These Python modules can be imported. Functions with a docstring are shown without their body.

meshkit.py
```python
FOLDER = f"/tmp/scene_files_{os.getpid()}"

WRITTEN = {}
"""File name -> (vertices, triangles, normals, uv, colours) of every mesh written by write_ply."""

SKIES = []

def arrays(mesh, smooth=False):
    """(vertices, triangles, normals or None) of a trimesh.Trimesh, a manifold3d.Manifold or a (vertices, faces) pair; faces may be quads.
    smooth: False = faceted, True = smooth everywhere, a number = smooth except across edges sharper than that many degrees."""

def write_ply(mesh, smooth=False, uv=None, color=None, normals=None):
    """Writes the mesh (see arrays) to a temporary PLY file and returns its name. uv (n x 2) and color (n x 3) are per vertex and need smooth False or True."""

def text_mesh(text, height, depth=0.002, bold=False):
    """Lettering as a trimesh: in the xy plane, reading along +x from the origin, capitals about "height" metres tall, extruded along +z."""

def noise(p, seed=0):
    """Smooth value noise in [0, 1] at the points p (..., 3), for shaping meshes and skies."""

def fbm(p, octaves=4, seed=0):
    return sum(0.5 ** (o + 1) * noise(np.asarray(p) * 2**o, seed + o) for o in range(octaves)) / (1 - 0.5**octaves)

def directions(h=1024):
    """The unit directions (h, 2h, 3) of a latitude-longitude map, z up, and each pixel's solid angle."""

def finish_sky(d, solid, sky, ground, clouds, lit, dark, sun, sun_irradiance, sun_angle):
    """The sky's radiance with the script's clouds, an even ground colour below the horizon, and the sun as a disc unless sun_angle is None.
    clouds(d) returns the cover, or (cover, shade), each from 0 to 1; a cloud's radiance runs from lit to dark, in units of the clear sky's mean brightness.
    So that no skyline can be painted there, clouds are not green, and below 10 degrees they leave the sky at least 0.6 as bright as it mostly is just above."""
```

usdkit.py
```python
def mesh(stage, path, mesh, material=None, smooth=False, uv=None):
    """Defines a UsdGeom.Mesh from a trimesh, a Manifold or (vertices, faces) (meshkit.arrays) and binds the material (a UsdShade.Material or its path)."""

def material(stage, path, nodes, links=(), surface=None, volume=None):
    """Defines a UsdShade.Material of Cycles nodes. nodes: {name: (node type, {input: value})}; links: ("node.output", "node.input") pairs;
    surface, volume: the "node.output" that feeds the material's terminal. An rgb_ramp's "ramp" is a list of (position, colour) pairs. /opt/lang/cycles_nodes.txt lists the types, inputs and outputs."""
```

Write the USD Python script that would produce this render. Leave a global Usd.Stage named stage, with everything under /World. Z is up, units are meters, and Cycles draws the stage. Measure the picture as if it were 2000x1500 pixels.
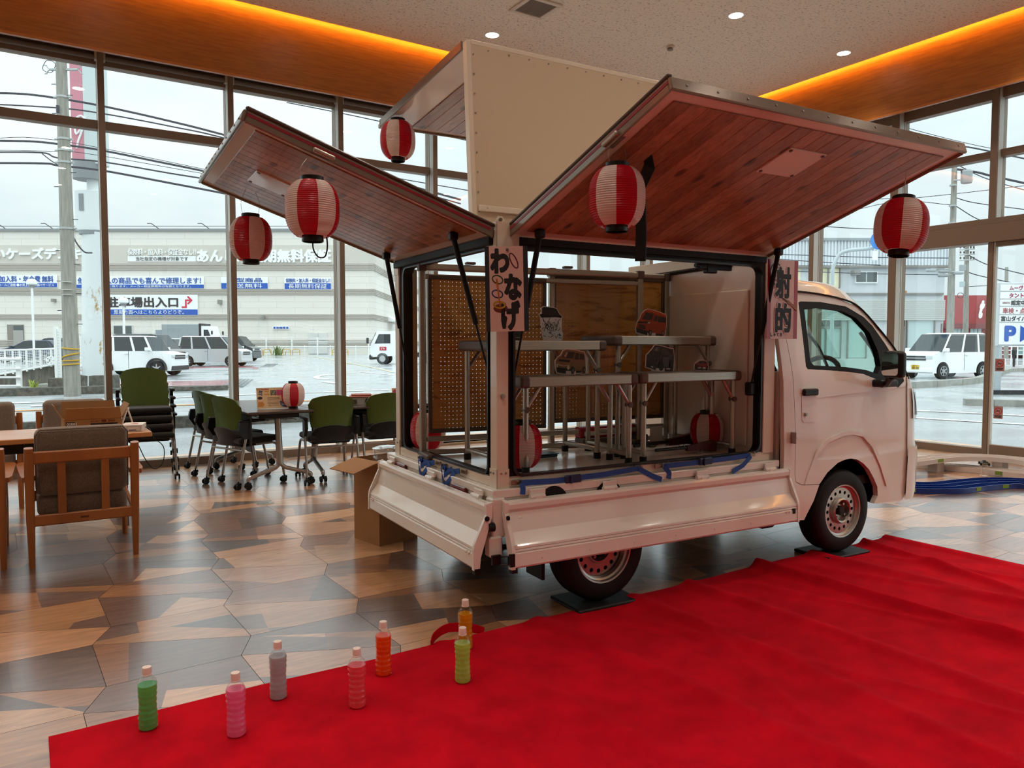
import math, glob, random
import numpy as np, trimesh, usdkit, meshkit
import manifold3d as m3
from shapely import affinity
from shapely.geometry import Polygon, LineString, Point, box as sbox
from shapely.ops import split as ssplit, unary_union
from pxr import Usd, UsdGeom, UsdLux, UsdShade, Gf, Sdf, Vt

stage = Usd.Stage.CreateInMemory()
UsdGeom.SetStageUpAxis(stage, 'Z'); UsdGeom.SetStageMetersPerUnit(stage, 1.0)
world = UsdGeom.Xform.Define(stage, '/World'); stage.SetDefaultPrim(world.GetPrim())
rng = np.random.default_rng(7); random.seed(7)

# ---------- camera, sky, exposure ----------
F, PITCH, HC, YAW = 1466.6, 0.052868, 1.36555, math.radians(32.9475)
Rv = np.array([math.cos(YAW), -math.sin(YAW), 0.0])
Nv = np.array([math.sin(YAW), math.cos(YAW), 0.0])
Dv = np.array([Nv[0]*math.cos(PITCH), Nv[1]*math.cos(PITCH), -math.sin(PITCH)])
Uv = np.cross(Rv, Dv)
cam = UsdGeom.Camera.Define(stage, '/World/camera')
cam.CreateHorizontalApertureAttr(36.0); cam.CreateVerticalApertureAttr(27.0); cam.CreateFocalLengthAttr(36.0*F/2000)
cam.CreateClippingRangeAttr(Gf.Vec2f(0.05, 2000))
cm = np.eye(4); cm[0, :3] = Rv; cm[1, :3] = Uv; cm[2, :3] = -Dv; cm[3, :3] = (0, 0, HC)
cam.AddTransformOp().Set(Gf.Matrix4d(cm.tolist()))
cam.CreateExposureAttr(0.0)

SKY, LAMP, COVE, BEAM = 1.15, 20.0, 42.0, 430.0
skym = usdkit.material(stage, '/World/Looks/overcast_sky', {
    "tc": ("texture_coordinate", {}), "mp": ("mapping", {"scale": (1.0, 1.0, 3.2)}),
    "n": ("noise_texture", {"scale": 2.3, "detail": 5.0, "roughness": 0.55}),
    "r": ("rgb_ramp", {"ramp": [(0.30, (0.66, 0.76, 0.82)), (0.52, (0.80, 0.87, 0.90)), (0.72, (0.92, 0.95, 0.96))]}),
    "sx": ("separate_xyz", {}), "cl": ("math", {"math_type": "maximum", "value2": 0.0}), "gr": ("math", {"math_type": "multiply_add", "value2": 1.1*SKY, "value3": SKY*.93}), "b": ("background_shader", {})},
    [("tc.generated", "mp.vector"), ("mp.vector", "n.vector"), ("n.fac", "r.fac"), ("r.color", "b.color"), ("tc.generated", "sx.vector"), ("sx.z", "cl.value1"), ("cl.value", "gr.value1"), ("gr.value", "b.strength")], surface="b.background")
dome = UsdLux.DomeLight.Define(stage, '/World/sky'); dome.CreateIntensityAttr(1.0)
UsdShade.MaterialBindingAPI.Apply(dome.GetPrim()).Bind(skym)

# ---------- helpers ----------
def lin(h):
    if not isinstance(h, str): return tuple(h)
    h = h.lstrip('#'); c = [int(h[i:i+2], 16)/255 for i in (0, 2, 4)]
    return tuple(x/12.92 if x < 0.04045 else ((x+0.055)/1.055)**2.4 for x in c)

MATS = {}
def mat(name, color, rough=0.5, metal=0.0, spec=0.5, var=0.0, scale=8.0, bump=0.0, bscale=60.0, stretch=None, color2=None, coat=0.0, emit=0.0, trans=0.0, sheen=0.0, ior=1.45):
    """principled; var mixes to a second tone by object-space noise; bump by a finer noise"""
    if name in MATS: return MATS[name]
    c = lin(color); p = {"base_color": c, "roughness": rough, "metallic": metal, "specular_ior_level": spec, "ior": ior}
    if coat: p.update({"coat_weight": coat, "coat_roughness": 0.08})
    if emit: p.update({"emission_color": c, "emission_strength": emit})
    if trans: p.update({"transmission_weight": trans})
    if sheen: p.update({"sheen_weight": sheen, "sheen_roughness": 0.5})
    nodes = {"p": ("principled_bsdf", p)}; links = []
    if var or bump or color2:
        nodes["tc"] = ("texture_coordinate", {})
        src = "tc.object"
        if stretch:
            nodes["mp"] = ("mapping", {"scale": stretch}); links.append((src, "mp.vector")); src = "mp.vector"
    if var or color2:
        c2 = lin(color2) if color2 else tuple(x*(1-var) for x in c)
        nodes["n"] = ("noise_texture", {"scale": scale, "detail": 4.0, "roughness": 0.6})
        nodes["r"] = ("rgb_ramp", {"ramp": [(0.36, c2), (0.62, c)]})
        links += [(src, "n.vector"), ("n.fac", "r.fac"), ("r.color", "p.base_color")]
    if bump:
        nodes["bn"] = ("noise_texture", {"scale": bscale, "detail": 3.0})
        nodes["bu"] = ("bump", {"strength": bump, "distance": 0.01})
        links += [(src, "bn.vector"), ("bn.fac", "bu.height"), ("bu.normal", "p.normal")]
    MATS[name] = usdkit.material(stage, '/World/Looks/'+name, nodes, links, surface="p.BSDF")
    return MATS[name]

def glassmat(name, tint=(1, 1, 1), refl=1.0, rough=0.0):
    if name in MATS: return MATS[name]
    MATS[name] = usdkit.material(stage, '/World/Looks/'+name, {
        "f": ("layer_weight", {"blend": .5}), "w": ("math", {"math_type": "power", "value2": 5.0}), "m": ("math", {"math_type": "multiply_add", "value2": .9*refl, "value3": .042*refl}),
        "t": ("transparent_bsdf", {"color": tint}), "g": ("glossy_bsdf", {"color": (1, 1, 1), "roughness": rough}), "x": ("mix_closure", {})},
        [("f.facing", "w.value1"), ("w.value", "m.value1"), ("m.value", "x.fac"), ("t.BSDF", "x.closure1"), ("g.BSDF", "x.closure2")], surface="x.closure")
    return MATS[name]

def nm(name, parent='/World'):
    p = f'{parent}/{name}'; k = 0
    while stage.GetPrimAtPath(p): k += 1; p = f'{parent}/{name}_{k:03d}'
    return p

def tag(prim, label=None, cat=None, group=None, kind=None):
    for k, v in (("label", label), ("category", cat), ("group", group), ("kind", kind)):
        if v: prim.SetCustomDataByKey(k, v)

def mat4(M): return Gf.Matrix4d(np.asarray(M, float).T.tolist())

def thing(name, label, cat, loc=(0, 0, 0), rz=0.0, group=None, kind=None, M=None):
    p = nm(name); x = UsdGeom.Xform.Define(stage, p)
    if M is None: M = TR(loc, rz)
    x.AddTransformOp().Set(mat4(M)); tag(x.GetPrim(), label, cat, group, kind)
    return p

def part(parent, name, mesh, m, smooth=30, label=None, kind=None, tone=None):
    p = nm(name, parent); o = usdkit.mesh(stage, p, mesh, m, smooth=smooth)
    tag(o.GetPrim(), label=label, kind=kind)
    if tone is not None:
        UsdGeom.PrimvarsAPI(o).CreatePrimvar('tone', Sdf.ValueTypeNames.Color3fArray, 'uniform').Set(Vt.Vec3fArray.FromNumpy(np.asarray(tone, np.float32)))
    return p

def parts(parent, name, meshes, m, **k):
    return [part(parent, name, q, m, **k) for q in meshes]

def single(name, mesh, m, label, cat, group=None, kind=None, smooth=30, loc=None, rz=0.0):
    p = nm(name); o = usdkit.mesh(stage, p, mesh, m, smooth=smooth)
    if loc is not None: o.AddTransformOp().Set(mat4(TR(loc, rz)))
    tag(o.GetPrim(), label, cat, group, kind); return p

def struct(name, label=None):
    x = UsdGeom.Xform.Define(stage, nm(name)); tag(x.GetPrim(), label, None, None, 'structure'); return str(x.GetPath())

def dup(src, loc=(0, 0, 0), rz=0.0, label=None, group=None, M=None):
    s = stage.GetPrimAtPath(src); base = s.GetName()
    p = nm(base); x = UsdGeom.Xform.Define(stage, p)
    x.GetPrim().GetReferences().AddInternalReference(src); x.GetPrim().SetInstanceable(True)
    x.ClearXformOpOrder(); op = x.GetPrim().GetAttribute('xformOp:transform')
    x.MakeMatrixXform().Set(mat4(TR(loc, rz) if M is None else M))
    d = s.GetCustomData(); tag(x.GetPrim(), label or d.get('label'), d.get('category'), group or d.get('group')); return p

def TR(loc=(0, 0, 0), rz=0.0, s=1.0):
    M = np.eye(4); c, sn = math.cos(rz)*s, math.sin(rz)*s
    M[:2, :2] = [[c, -sn], [sn, c]]; M[2, 2] = s; M[:3, 3] = loc; return M

def frame(o, r, u, s=1.0):
    r = np.asarray(r, float); r = r/np.linalg.norm(r); u = np.asarray(u, float); u = u-r*(u@r); u = u/np.linalg.norm(u)
    M = np.eye(4); M[:3, 0] = r*s; M[:3, 1] = u*s; M[:3, 2] = np.cross(r, u)*s; M[:3, 3] = o; return M

def xf(m, M):
    m = m.copy(); m.apply_transform(M); return m
def cat(*ms):
    l = []
    for a in ms: l += list(a) if isinstance(a, (list, tuple)) else [a]
    return trimesh.util.concatenate(l)
def tm(v, f): return trimesh.Trimesh(np.asarray(v, float), np.asarray(f, int), process=False)

def bx(x0, x1, y0, y1, z0, z1, b=0.0):
    x0, x1 = sorted((x0, x1)); y0, y1 = sorted((y0, y1)); z0, z1 = sorted((z0, z1))
    if b <= 0:
        m = trimesh.creation.box((x1-x0, y1-y0, z1-z0)); m.apply_translation(((x0+x1)/2, (y0+y1)/2, (z0+z1)/2)); return m
    b = min(b, (x1-x0)*.49, (y1-y0)*.49, (z1-z0)*.49); pts = []
    for sx, X in ((1, x0), (-1, x1)):
        for sy, Y in ((1, y0), (-1, y1)):
            for sz, Z in ((1, z0), (-1, z1)):
                pts += [(X, Y+sy*b, Z+sz*b), (X+sx*b, Y, Z+sz*b), (X+sx*b, Y+sy*b, Z)]
    return hull(pts)
def hull(pts):
    h = m3.Manifold.hull_points(np.asarray(pts, float)).to_mesh()
    return tm(h.vert_properties[:, :3], h.tri_verts)
def rbox(x0, x1, y0, y1, z0, z1, r, n=8):
    """box rounded with spheres at the corners (cushions)"""
    s = trimesh.creation.icosphere(2, r) if n > 6 else trimesh.creation.icosphere(1, r)
    c = [np.array(s.vertices)+(X, Y, Z) for X in (x0+r, x1-r) for Y in (y0+r, y1-r) for Z in (z0+r, z1-r)]
    return hull(np.vstack(c))
def cyl(p0, p1, r, n=14, r2=None):
    p0 = np.asarray(p0, float); p1 = np.asarray(p1, float); r2 = r if r2 is None else r2
    return sweep([p0, p1], [r, r2], n)
def basis(t):
    a = np.array([0, 0, 1.0]) if abs(t[2]) < .9 else np.array([1.0, 0, 0])
    x = np.cross(a, t); x /= np.linalg.norm(x); return x, np.cross(t, x)
def sweep(pts, r, n=8, prof=None, closed=False):
    """tube along pts with parallel transport; prof = 2D outline instead of a circle"""
    P = np.asarray(pts, float); k = len(P); r = np.broadcast_to(r, (k,))
    t = np.gradient(P, axis=0)
    if closed: t = np.roll(P, -1, 0)-np.roll(P, 1, 0)
    t /= np.linalg.norm(t, axis=1, keepdims=True)+1e-12
    x, y = basis(t[0]); fr = []
    for i in range(k):
        x = x-t[i]*(x@t[i]); x /= np.linalg.norm(x); y = np.cross(t[i], x); fr.append((x.copy(), y))
    if prof is None:
        a = np.arange(n)*2*math.pi/n; prof = np.stack([np.cos(a), np.sin(a)], 1)
    prof = np.asarray(prof, float); n = len(prof)
    v = np.vstack([P[i]+r[i]*(prof[:, :1]*fr[i][0]+prof[:, 1:]*fr[i][1]) for i in range(k)])
    f = []
    for i in range(k if closed else k-1):
        a, b = i*n, ((i+1) % k)*n
        for j in range(n):
            j2 = (j+1) % n; f += [(a+j, a+j2, b+j2), (a+j, b+j2, b+j)]
    if not closed:
        for j in range(1, n-1): f += [(0, j+1, j), ((k-1)*n, (k-1)*n+j, (k-1)*n+j+1)]
    return tm(v, f)
def arc(pts, n=6):
    """polyline with rounded corners -> Catmull-Rom"""
    P = np.asarray(pts, float); P = np.vstack([2*P[0]-P[1], P, 2*P[-1]-P[-2]]); out = []
    for i in range(1, len(P)-2):
        for s in np.linspace(0, 1, n, endpoint=False):
            a, b, c, d = P[i-1:i+3]
            out.append(.5*((2*b)+(-a+c)*s+(2*a-5*b+4*c-d)*s*s+(-a+3*b-3*c+d)*s**3))
    return np.array(out+[P[-2]])
def bendline(pts, rad=.04, n=5):
    """polyline with filleted corners"""
    P = [np.asarray(p, float) for p in pts]; out = [P[0]]
    for a, b, c in zip(P, P[1:], P[2:]):
        u = (a-b)/np.linalg.norm(a-b); w = (c-b)/np.linalg.norm(c-b)
        d = min(rad, .45*np.linalg.norm(a-b), .45*np.linalg.norm(c-b))
        for s in np.linspace(0, 1, n): out.append((1-s)**2*(b+u*d)+2*s*(1-s)*b+s*s*(b+w*d))
    return np.array(out+[P[-1]])
def lathe(prof, n=24, a0=0.0, a1=2*math.pi, ribs=None):
    prof = np.asarray(prof, float); full = abs(a1-a0-2*math.pi) < 1e-6
    A = np.linspace(a0, a1, n+1)[:n if full else n+1]; k = len(prof); m = len(A)
    v = np.array([(r*math.cos(a), r*math.sin(a), z) for a in A for r, z in prof]); f = []
    for i in range(m if full else m-1):
        a, b = i*k, ((i+1) % m)*k
        for j in range(k-1): f += [(a+j, b+j, b+j+1), (a+j, b+j+1, a+j+1)]
    return tm(v, f)
def polys(g):
    if g.is_empty: return []
    return [p for p in getattr(g, 'geoms', [g]) if p.geom_type == 'Polygon' and p.area > 1e-10]
def ext(g, d, M=None):
    """extrude a shapely shape in its xy plane by d along +z, then place with M"""
    l = [trimesh.creation.extrude_polygon(p, d, engine='earcut') for p in polys(g if hasattr(g, 'geom_type') else Polygon(g))]
    m = cat(l); return xf(m, M) if M is not None else m
def rrect(x0, y0, x1, y1, r): return sbox(x0+r, y0+r, x1-r, y1-r).buffer(r, quad_segs=4)

FONT = glob.glob('/opt/blender-*/*/datafiles/fonts/Noto Sans CJK Regular.woff2')
_fc = {}
def glyph(ch, bold):
    from PIL import Image, ImageDraw, ImageFont
    if 'f' not in _fc: _fc['f'] = ImageFont.truetype(FONT[0], 64) if FONT else None
    if (ch, bold) not in _fc:
        im = Image.new('L', (96, 96)); ImageDraw.Draw(im).text((16, 72), ch, 255, _fc['f'], anchor='ls', stroke_width=bold)
        on = np.pad(np.asarray(im) > 127, ((0, 0), (1, 1))).astype(np.int8)
        r, s = np.nonzero(np.diff(on, axis=1) == 1); e = np.nonzero(np.diff(on, axis=1) == -1)[1]
        g = unary_union([sbox(a-16, 72-y-1, b-16, 72-y) for y, a, b in zip(r, s, e)]) if len(r) else Polygon()
        _fc[(ch, bold)] = (g.buffer(.6, join_style=2).buffer(-.6, join_style=2).simplify(.7), _fc['f'].getlength(ch))
    return _fc[(ch, bold)]
def text2d(s, h, bold=1, sp=0.0):
    """shapely lettering: ideographs h tall, baseline 0, starting at x=0"""
    out = []; x = 0.0; k = h/56.0
    if not FONT: return Polygon()
    for ch in s:
        g, w = glyph(ch, bold)
        if not g.is_empty: out.append(affinity.affine_transform(g, [k, 0, 0, k, x, 0]))
        x += w*k+sp
    return unary_union(out) if out else Polygon()
def fit2d(g, x0, y0, x1, y1):
    a, b, c, d = g.bounds; sx, sy = (x1-x0)/(c-a), (y1-y0)/(d-b)
    return affinity.affine_transform(g, [sx, 0, 0, sy, x0-a*sx, y0-b*sy])

def at(u, v, d):
    """the point that lies d metres deep (along the view) behind pixel u, v of the 2000 x 1500 picture"""
    p = Dv+Rv*(u-1000)/F+Uv*(750-v)/F; return np.array([0, 0, HC])+p*d
# ---------- setting: floor of angular wood-print tiles ----------
XL, YW, ZC = 9.74, 9.03, 5.02
dark = mat('joint', '#2a201a', .7)
fl = struct('floor')
part(fl, 'screed', bx(-7, XL+.14, -6, YW+.2, -.06, -.0035), dark, smooth=False)
tile_m = usdkit.material(stage, '/World/Looks/tile_wood', {
    "a": ("attribute", {"attribute": "tone"}), "tc": ("texture_coordinate", {}),
    "mp": ("mapping", {"scale": (2.2, 17.0, 1.0), "rotation": (0, 0, 0.42)}),
    "n": ("noise_texture", {"scale": 2.2, "detail": 5.0, "roughness": .62, "distortion": .6}),
    "r": ("rgb_ramp", {"ramp": [(.3, (.72, .70, .68)), (.65, (1.18, 1.18, 1.18))]}),
    "m": ("mix_color", {"blend_type": "multiply", "fac": 1.0}),
    "bn": ("noise_texture", {"scale": 260.0, "detail": 2.0}), "bu": ("bump", {"strength": .12, "distance": .004}),
    "p": ("principled_bsdf", {"roughness": .26, "specular_ior_level": .7, "coat_weight": .8, "coat_roughness": .2, "coat_ior": 1.7})},
    [("tc.object", "mp.vector"), ("mp.vector", "n.vector"), ("n.fac", "r.fac"), ("a.color", "m.a"), ("r.color", "m.b"), ("m.result", "p.base_color"),
     ("tc.object", "bn.vector"), ("bn.fac", "bu.height"), ("bu.normal", "p.normal")], surface="p.BSDF")
A0 = np.array([1.003, 4.978]); p1v = np.array([-.0755, -.7063]); cv = np.array([-.617, -.222]); odd = np.array([-.092, -.204])
def VX(n, i): return A0+(n//2)*p1v+(odd if n % 2 else 0)+i*cv
PAL = [lin(c) for c in ('#c0936a', '#a97b52', '#b58660', '#8a5d3d', '#74503a', '#5d473c', '#9a6c48', '#6a5145')]
room = sbox(-6.9, -5.9, XL+.1, YW+.15)
def tile_mesh(poly):
    """one tile, its face split into printed facets of different wood tone"""
    c = np.array(poly.centroid.coords[0]); pcs = [poly]
    for k in range(rng.integers(2, 4)):
        a = (2.75 + rng.normal(0, .33)) if k != 1 else rng.uniform(1.0, 1.7)
        o = c+rng.normal(0, (.16, .10)); d = np.array([math.cos(a), math.sin(a)])
        ln = LineString([o-d*3, o+d*3]); nw = []
        for q in pcs: nw += [g for g in ssplit(q, ln).geoms if g.area > 1e-5]
        pcs = nw
    v, f, t = [], [], []; base = rng.integers(0, len(PAL))
    for q in pcs:
        xy = np.array(q.exterior.coords)[:-1]
        if not q.exterior.is_ccw: xy = xy[::-1]
        o = len(v); v += [(x, y, 0.0) for x, y in xy]; col = np.array(PAL[(base+rng.integers(0, 5)) % len(PAL)])*rng.uniform(.9, 1.1)
        for j in range(1, len(xy)-1): f.append((o, o+j, o+j+1)); t.append(col)
    xy = np.array(poly.exterior.coords)[:-1]
    if not poly.exterior.is_ccw: xy = xy[::-1]
    o = len(v); n = len(xy); v += [(x, y, 0) for x, y in xy]+[(x, y, -.004) for x, y in xy]
    for j in range(n):
        j2 = (j+1) % n; f += [(o+j, o+n+j, o+n+j2), (o+j, o+n+j2, o+j2)]; t += [np.array(PAL[5])]*2
    return v, f, t
tiles = []
for i in range(-22, 22):
    for n in range(-34, 34):
        q = Polygon([VX(n, i), VX(n+1, i), VX(n, i+1), VX(n-1, i+1)])
        if not q.is_valid or not room.intersects(q): continue
        q = q.intersection(room).buffer(-.0011, join_style=2)
        if q.is_empty or q.geom_type != 'Polygon' or q.area < .004: continue
        c = q.centroid; P = np.array([c.x, c.y, -HC]); d = P@Dv
        u, w = (1000+F*(P@Rv)/d, 750-F*(P@Uv)/d) if d > .5 else (-9e3, 0)
        vis = d > .5 and -90 < u < 2090 and 690 < w < 1560 and not (.3 < c.x < 4.9 and c.y < 2.7)
        tiles.append((0 if vis else 1, d if vis else 99, q))
tiles.sort(key=lambda t: t[:2])
rest = ([], [], [])
for k, (h, d, q) in enumerate(tiles):
    v, f, t = tile_mesh(q)
    if k < 298 and h == 0: part(fl, 'tile', tm(v, f), tile_m, smooth=False, tone=t)
    else:
        o = len(rest[0]); rest[0].extend(v); rest[1].extend([tuple(x+o for x in a) for a in f]); rest[2].extend(t)
part(fl, 'farther_tiles', tm(rest[0], rest[1]), tile_m, smooth=False, tone=rest[2], kind='stuff')

# ---------- ceiling, coves ----------
ceil_m = usdkit.material(stage, '/World/Looks/acoustic_ceiling', {
    "tc": ("texture_coordinate", {}), "n": ("noise_texture", {"scale": 38.0, "detail": 3.0, "roughness": .7}),
    "r": ("rgb_ramp", {"ramp": [(.33, lin('#a99b8e')), (.44, lin('#e6dccf')), (1.0, lin('#ece2d7'))]}),
    "bu": ("bump", {"strength": .5, "distance": .01}), "p": ("principled_bsdf", {"roughness": .95, "specular_ior_level": .1})},
    [("tc.object", "n.vector"), ("n.fac", "r.fac"), ("r.color", "p.base_color"), ("n.fac", "bu.height"), ("bu.normal", "p.normal")], surface="p.BSDF")
ce = struct('ceiling')
part(ce, 'board', bx(-7, 9.19, -6, 8.48, ZC, ZC+.03), ceil_m, smooth=False)
wallp = mat('wall_plaster', '#d9cfc2', .9, bump=.1)
part(ce, 'upper_slab', bx(-7, 9.95, -6, 9.27, 5.5, 5.6), wallp, smooth=False)
wood_c = mat('cove_wood', '#9c6026', .42, color2='#8a521e', scale=3.0, stretch=(1.2, 1.2, 14), spec=.4)
lipm = mat('lip_wood', '#b06a2c', .35)
brown = mat('bronze_aluminium', '#84705f', .42, spec=.45)
lightal = mat('pale_aluminium', '#c8c6bd', .35, spec=.5)
t1 = struct('trim_1'); part(t1, 'bulkhead', bx(-7, 9.34, 8.63, 8.66, 4.30, 5.5), wood_c, smooth=False); part(t1, 'lip', bx(-7, 9.34, 8.615, 8.66, 4.275, 4.30), lipm, smooth=False)
part(t1, 'soffit', bx(-7, 9.4, 8.66, 9.30, 4.42, 4.46), brown, smooth=False)
t2 = struct('trim_2'); part(t2, 'bulkhead', bx(9.34, 9.37, -6, 8.66, 4.30, 5.5), wood_c, smooth=False); part(t2, 'lip', bx(9.325, 9.37, -6, 8.615, 4.275, 4.30), lipm, smooth=False)
part(t2, 'soffit', bx(9.37, 10.0, -6, 8.66, 4.42, 4.46), brown, smooth=False)
led = mat('amber_led', (1.0, .42, .04), .5, emit=COVE)
single('cove_light', cat(bx(-7, 9.26, 8.555, 8.58, ZC+.05, ZC+.075)), led, 'amber light strip hidden in the ceiling slot along the long left window wall', 'light strip', smooth=False)
single('cove_light', cat(bx(9.265, 9.29, -6, 8.55, ZC+.05, ZC+.075)), led, 'amber light strip hidden in the ceiling slot along the right window wall', 'light strip', smooth=False)
# walls behind and left of the camera (outside the frame)
wr = struct('wall_rear'); part(wr, 'plaster', bx(-7, XL+.3, -6.1, -6, -.06, 5.5), wallp, smooth=False)
wl = struct('wall_left'); part(wl, 'plaster', bx(-7.1, -7, -6.1, YW+.3, -.06, 5.5), wallp, smooth=False)

# ---------- windows ----------
pane_m = glassmat('window_glass', (.93, .965, .955), refl=1.0)
gask = mat('gasket', '#1d1b1a', .6)
w1 = struct('window_1')
XM = [XL-.19-1.3*k for k in range(0, 13)]
XM = [9.66]+[.745+1.3*k for k in range(6, -6, -1)]
for x in XM:
    part(w1, 'mullion', bx(x-.03, x+.03, YW, YW+.25, 0, 4.42, .003), brown)
    part(w1, 'mullion_side', cat(bx(x-.0325, x-.03, YW+.012, YW+.115, 0, 4.42), bx(x-.0335, x-.03, YW+.13, YW+.145, 0, 4.42)), lightal, smooth=False)
for a, b in zip(XM[1:], XM[:-1]):
    part(w1, 'transom', bx(a+.03, b-.03, YW+.11, YW+.23, 3.635, 3.725, .003), brown)
    part(w1, 'sill', bx(a+.03, b-.03, YW+.07, YW+.23, -.005, .085, .004), brown)
    part(w1, 'head', bx(a+.03, b-.03, YW+.11, YW+.23, 4.30, 4.42, .003), brown)
    part(w1, 'blind_roller', cyl((a+.05, YW+.06, 4.365), (b-.05, YW+.06, 4.365), .028), mat('roller_grey', '#6d655e', .5))
    part(w1, 'blind_bracket', cat(bx(a+.032, a+.05, YW+.03, YW+.1, 4.33, 4.42), bx(b-.05, b-.032, YW+.03, YW+.1, 4.33, 4.42)), lightal, smooth=False)
    for z0, z1 in ((.085, 3.635), (3.725, 4.30)):
        part(w1, 'pane', bx(a+.03, b-.03, YW+.165, YW+.171, z0, z1), pane_m, smooth=False)
w2 = struct('window_2')
YM = [6.95, 8.2, 5.71, 3.30, 2.05, .8, -.45, -1.7, -2.95, -4.2, -5.45]; YM.sort(reverse=True); YM = [8.95]+YM
for y in YM:
    t = .05 if y == 5.71 else .035
    part(w2, 'mullion', bx(XL, XL+.25, y-t, y+t, 0, 4.42, .003), brown)
    part(w2, 'mullion_side', cat(bx(XL+.012, XL+.12, y-t-.0025, y-t, 0, 4.42), bx(XL+.135, XL+.15, y-t-.0035, y-t, 0, 4.42)), lightal, smooth=False)
for b, a in zip(YM[1:], YM[:-1]):
    door = (b == 3.30)
    for p0, p1 in (((b, 4.5), (4.5, a)) if door else ((b, a),)):
        part(w2, 'transom', bx(XL+.10, XL+.23, p0+.035, p1-.035 if p1 != 4.5 else p1, 3.605, 3.69, .003), brown)
        for z0, z1 in (((2.86, 3.605), (3.69, 4.30)) if door else ((.085, 3.605), (3.69, 4.30))):
            part(w2, 'pane', bx(XL+.165, XL+.171, p0+.03, p1-.03, z0, z1), pane_m, smooth=False)
    part(w2, 'head', bx(XL+.11, XL+.23, b+.035, a-.035, 4.30, 4.42, .003), brown)
    if not door: part(w2, 'sill', bx(XL+.07, XL+.23, b+.035, a-.035, -.005, .085, .004), brown)
    else:
        part(w2, 'door_beam', bx(XL-.03, XL+.20, b+.05, a-.05, 2.585, 2.80, .004), brown)
        part(w2, 'door_beam_cap', bx(XL-.015, XL+.19, b+.05, a-.05, 2.80, 2.87, .004), brown)
        part(w2, 'upper_post', bx(XL+.02, XL+.24, 4.46, 4.54, 2.87, 4.42, .003), brown)
        part(w2, 'upper_post_side', bx(XL+.04, XL+.15, 4.457, 4.46, 2.87, 4.42), lightal, smooth=False)
        part(w2, 'sill', bx(XL+.07, XL+.2, 4.55, a-.05, -.005, .09, .004), brown)
        part(w2, 'threshold', bx(XL+.03, XL+.22, b+.05, 4.55, -.004, .012, .002), lightal)
        part(w2, 'pane', bx(XL+.12, XL+.126, 4.5, a-.05, .09, 2.585), pane_m, smooth=False)
d1 = struct('door_1')
part(d1, 'stile', bx(XL+.02, XL+.10, 4.47, 4.53, .015, 2.585, .004), brown)
part(d1, 'stile_edge', bx(XL+.03, XL+.09, 4.445, 4.47, .015, 2.585, .003), lightal)
part(d1, 'stile', bx(XL+.02, XL+.10, 3.36, 3.42, .015, 2.585, .004), brown)
part(d1, 'bottom_rail', bx(XL+.02, XL+.10, 3.42, 4.445, .015, .155, .004), brown)
part(d1, 'top_rail', bx(XL+.02, XL+.10, 3.42, 4.445, 2.53, 2.585, .004), brown)
part(d1, 'pane', bx(XL+.057, XL+.063, 3.42, 4.445, .155, 2.53), pane_m, smooth=False)
white = mat('white_print', '#eeeeea', .5); red = mat('red_print', '#c23a40', .5); black = mat('black_print', '#1c1c1e', .5); blue = mat('blue_print', '#2458b0', .5); greyp = mat('grey_print', '#6c5f60', .5)
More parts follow.
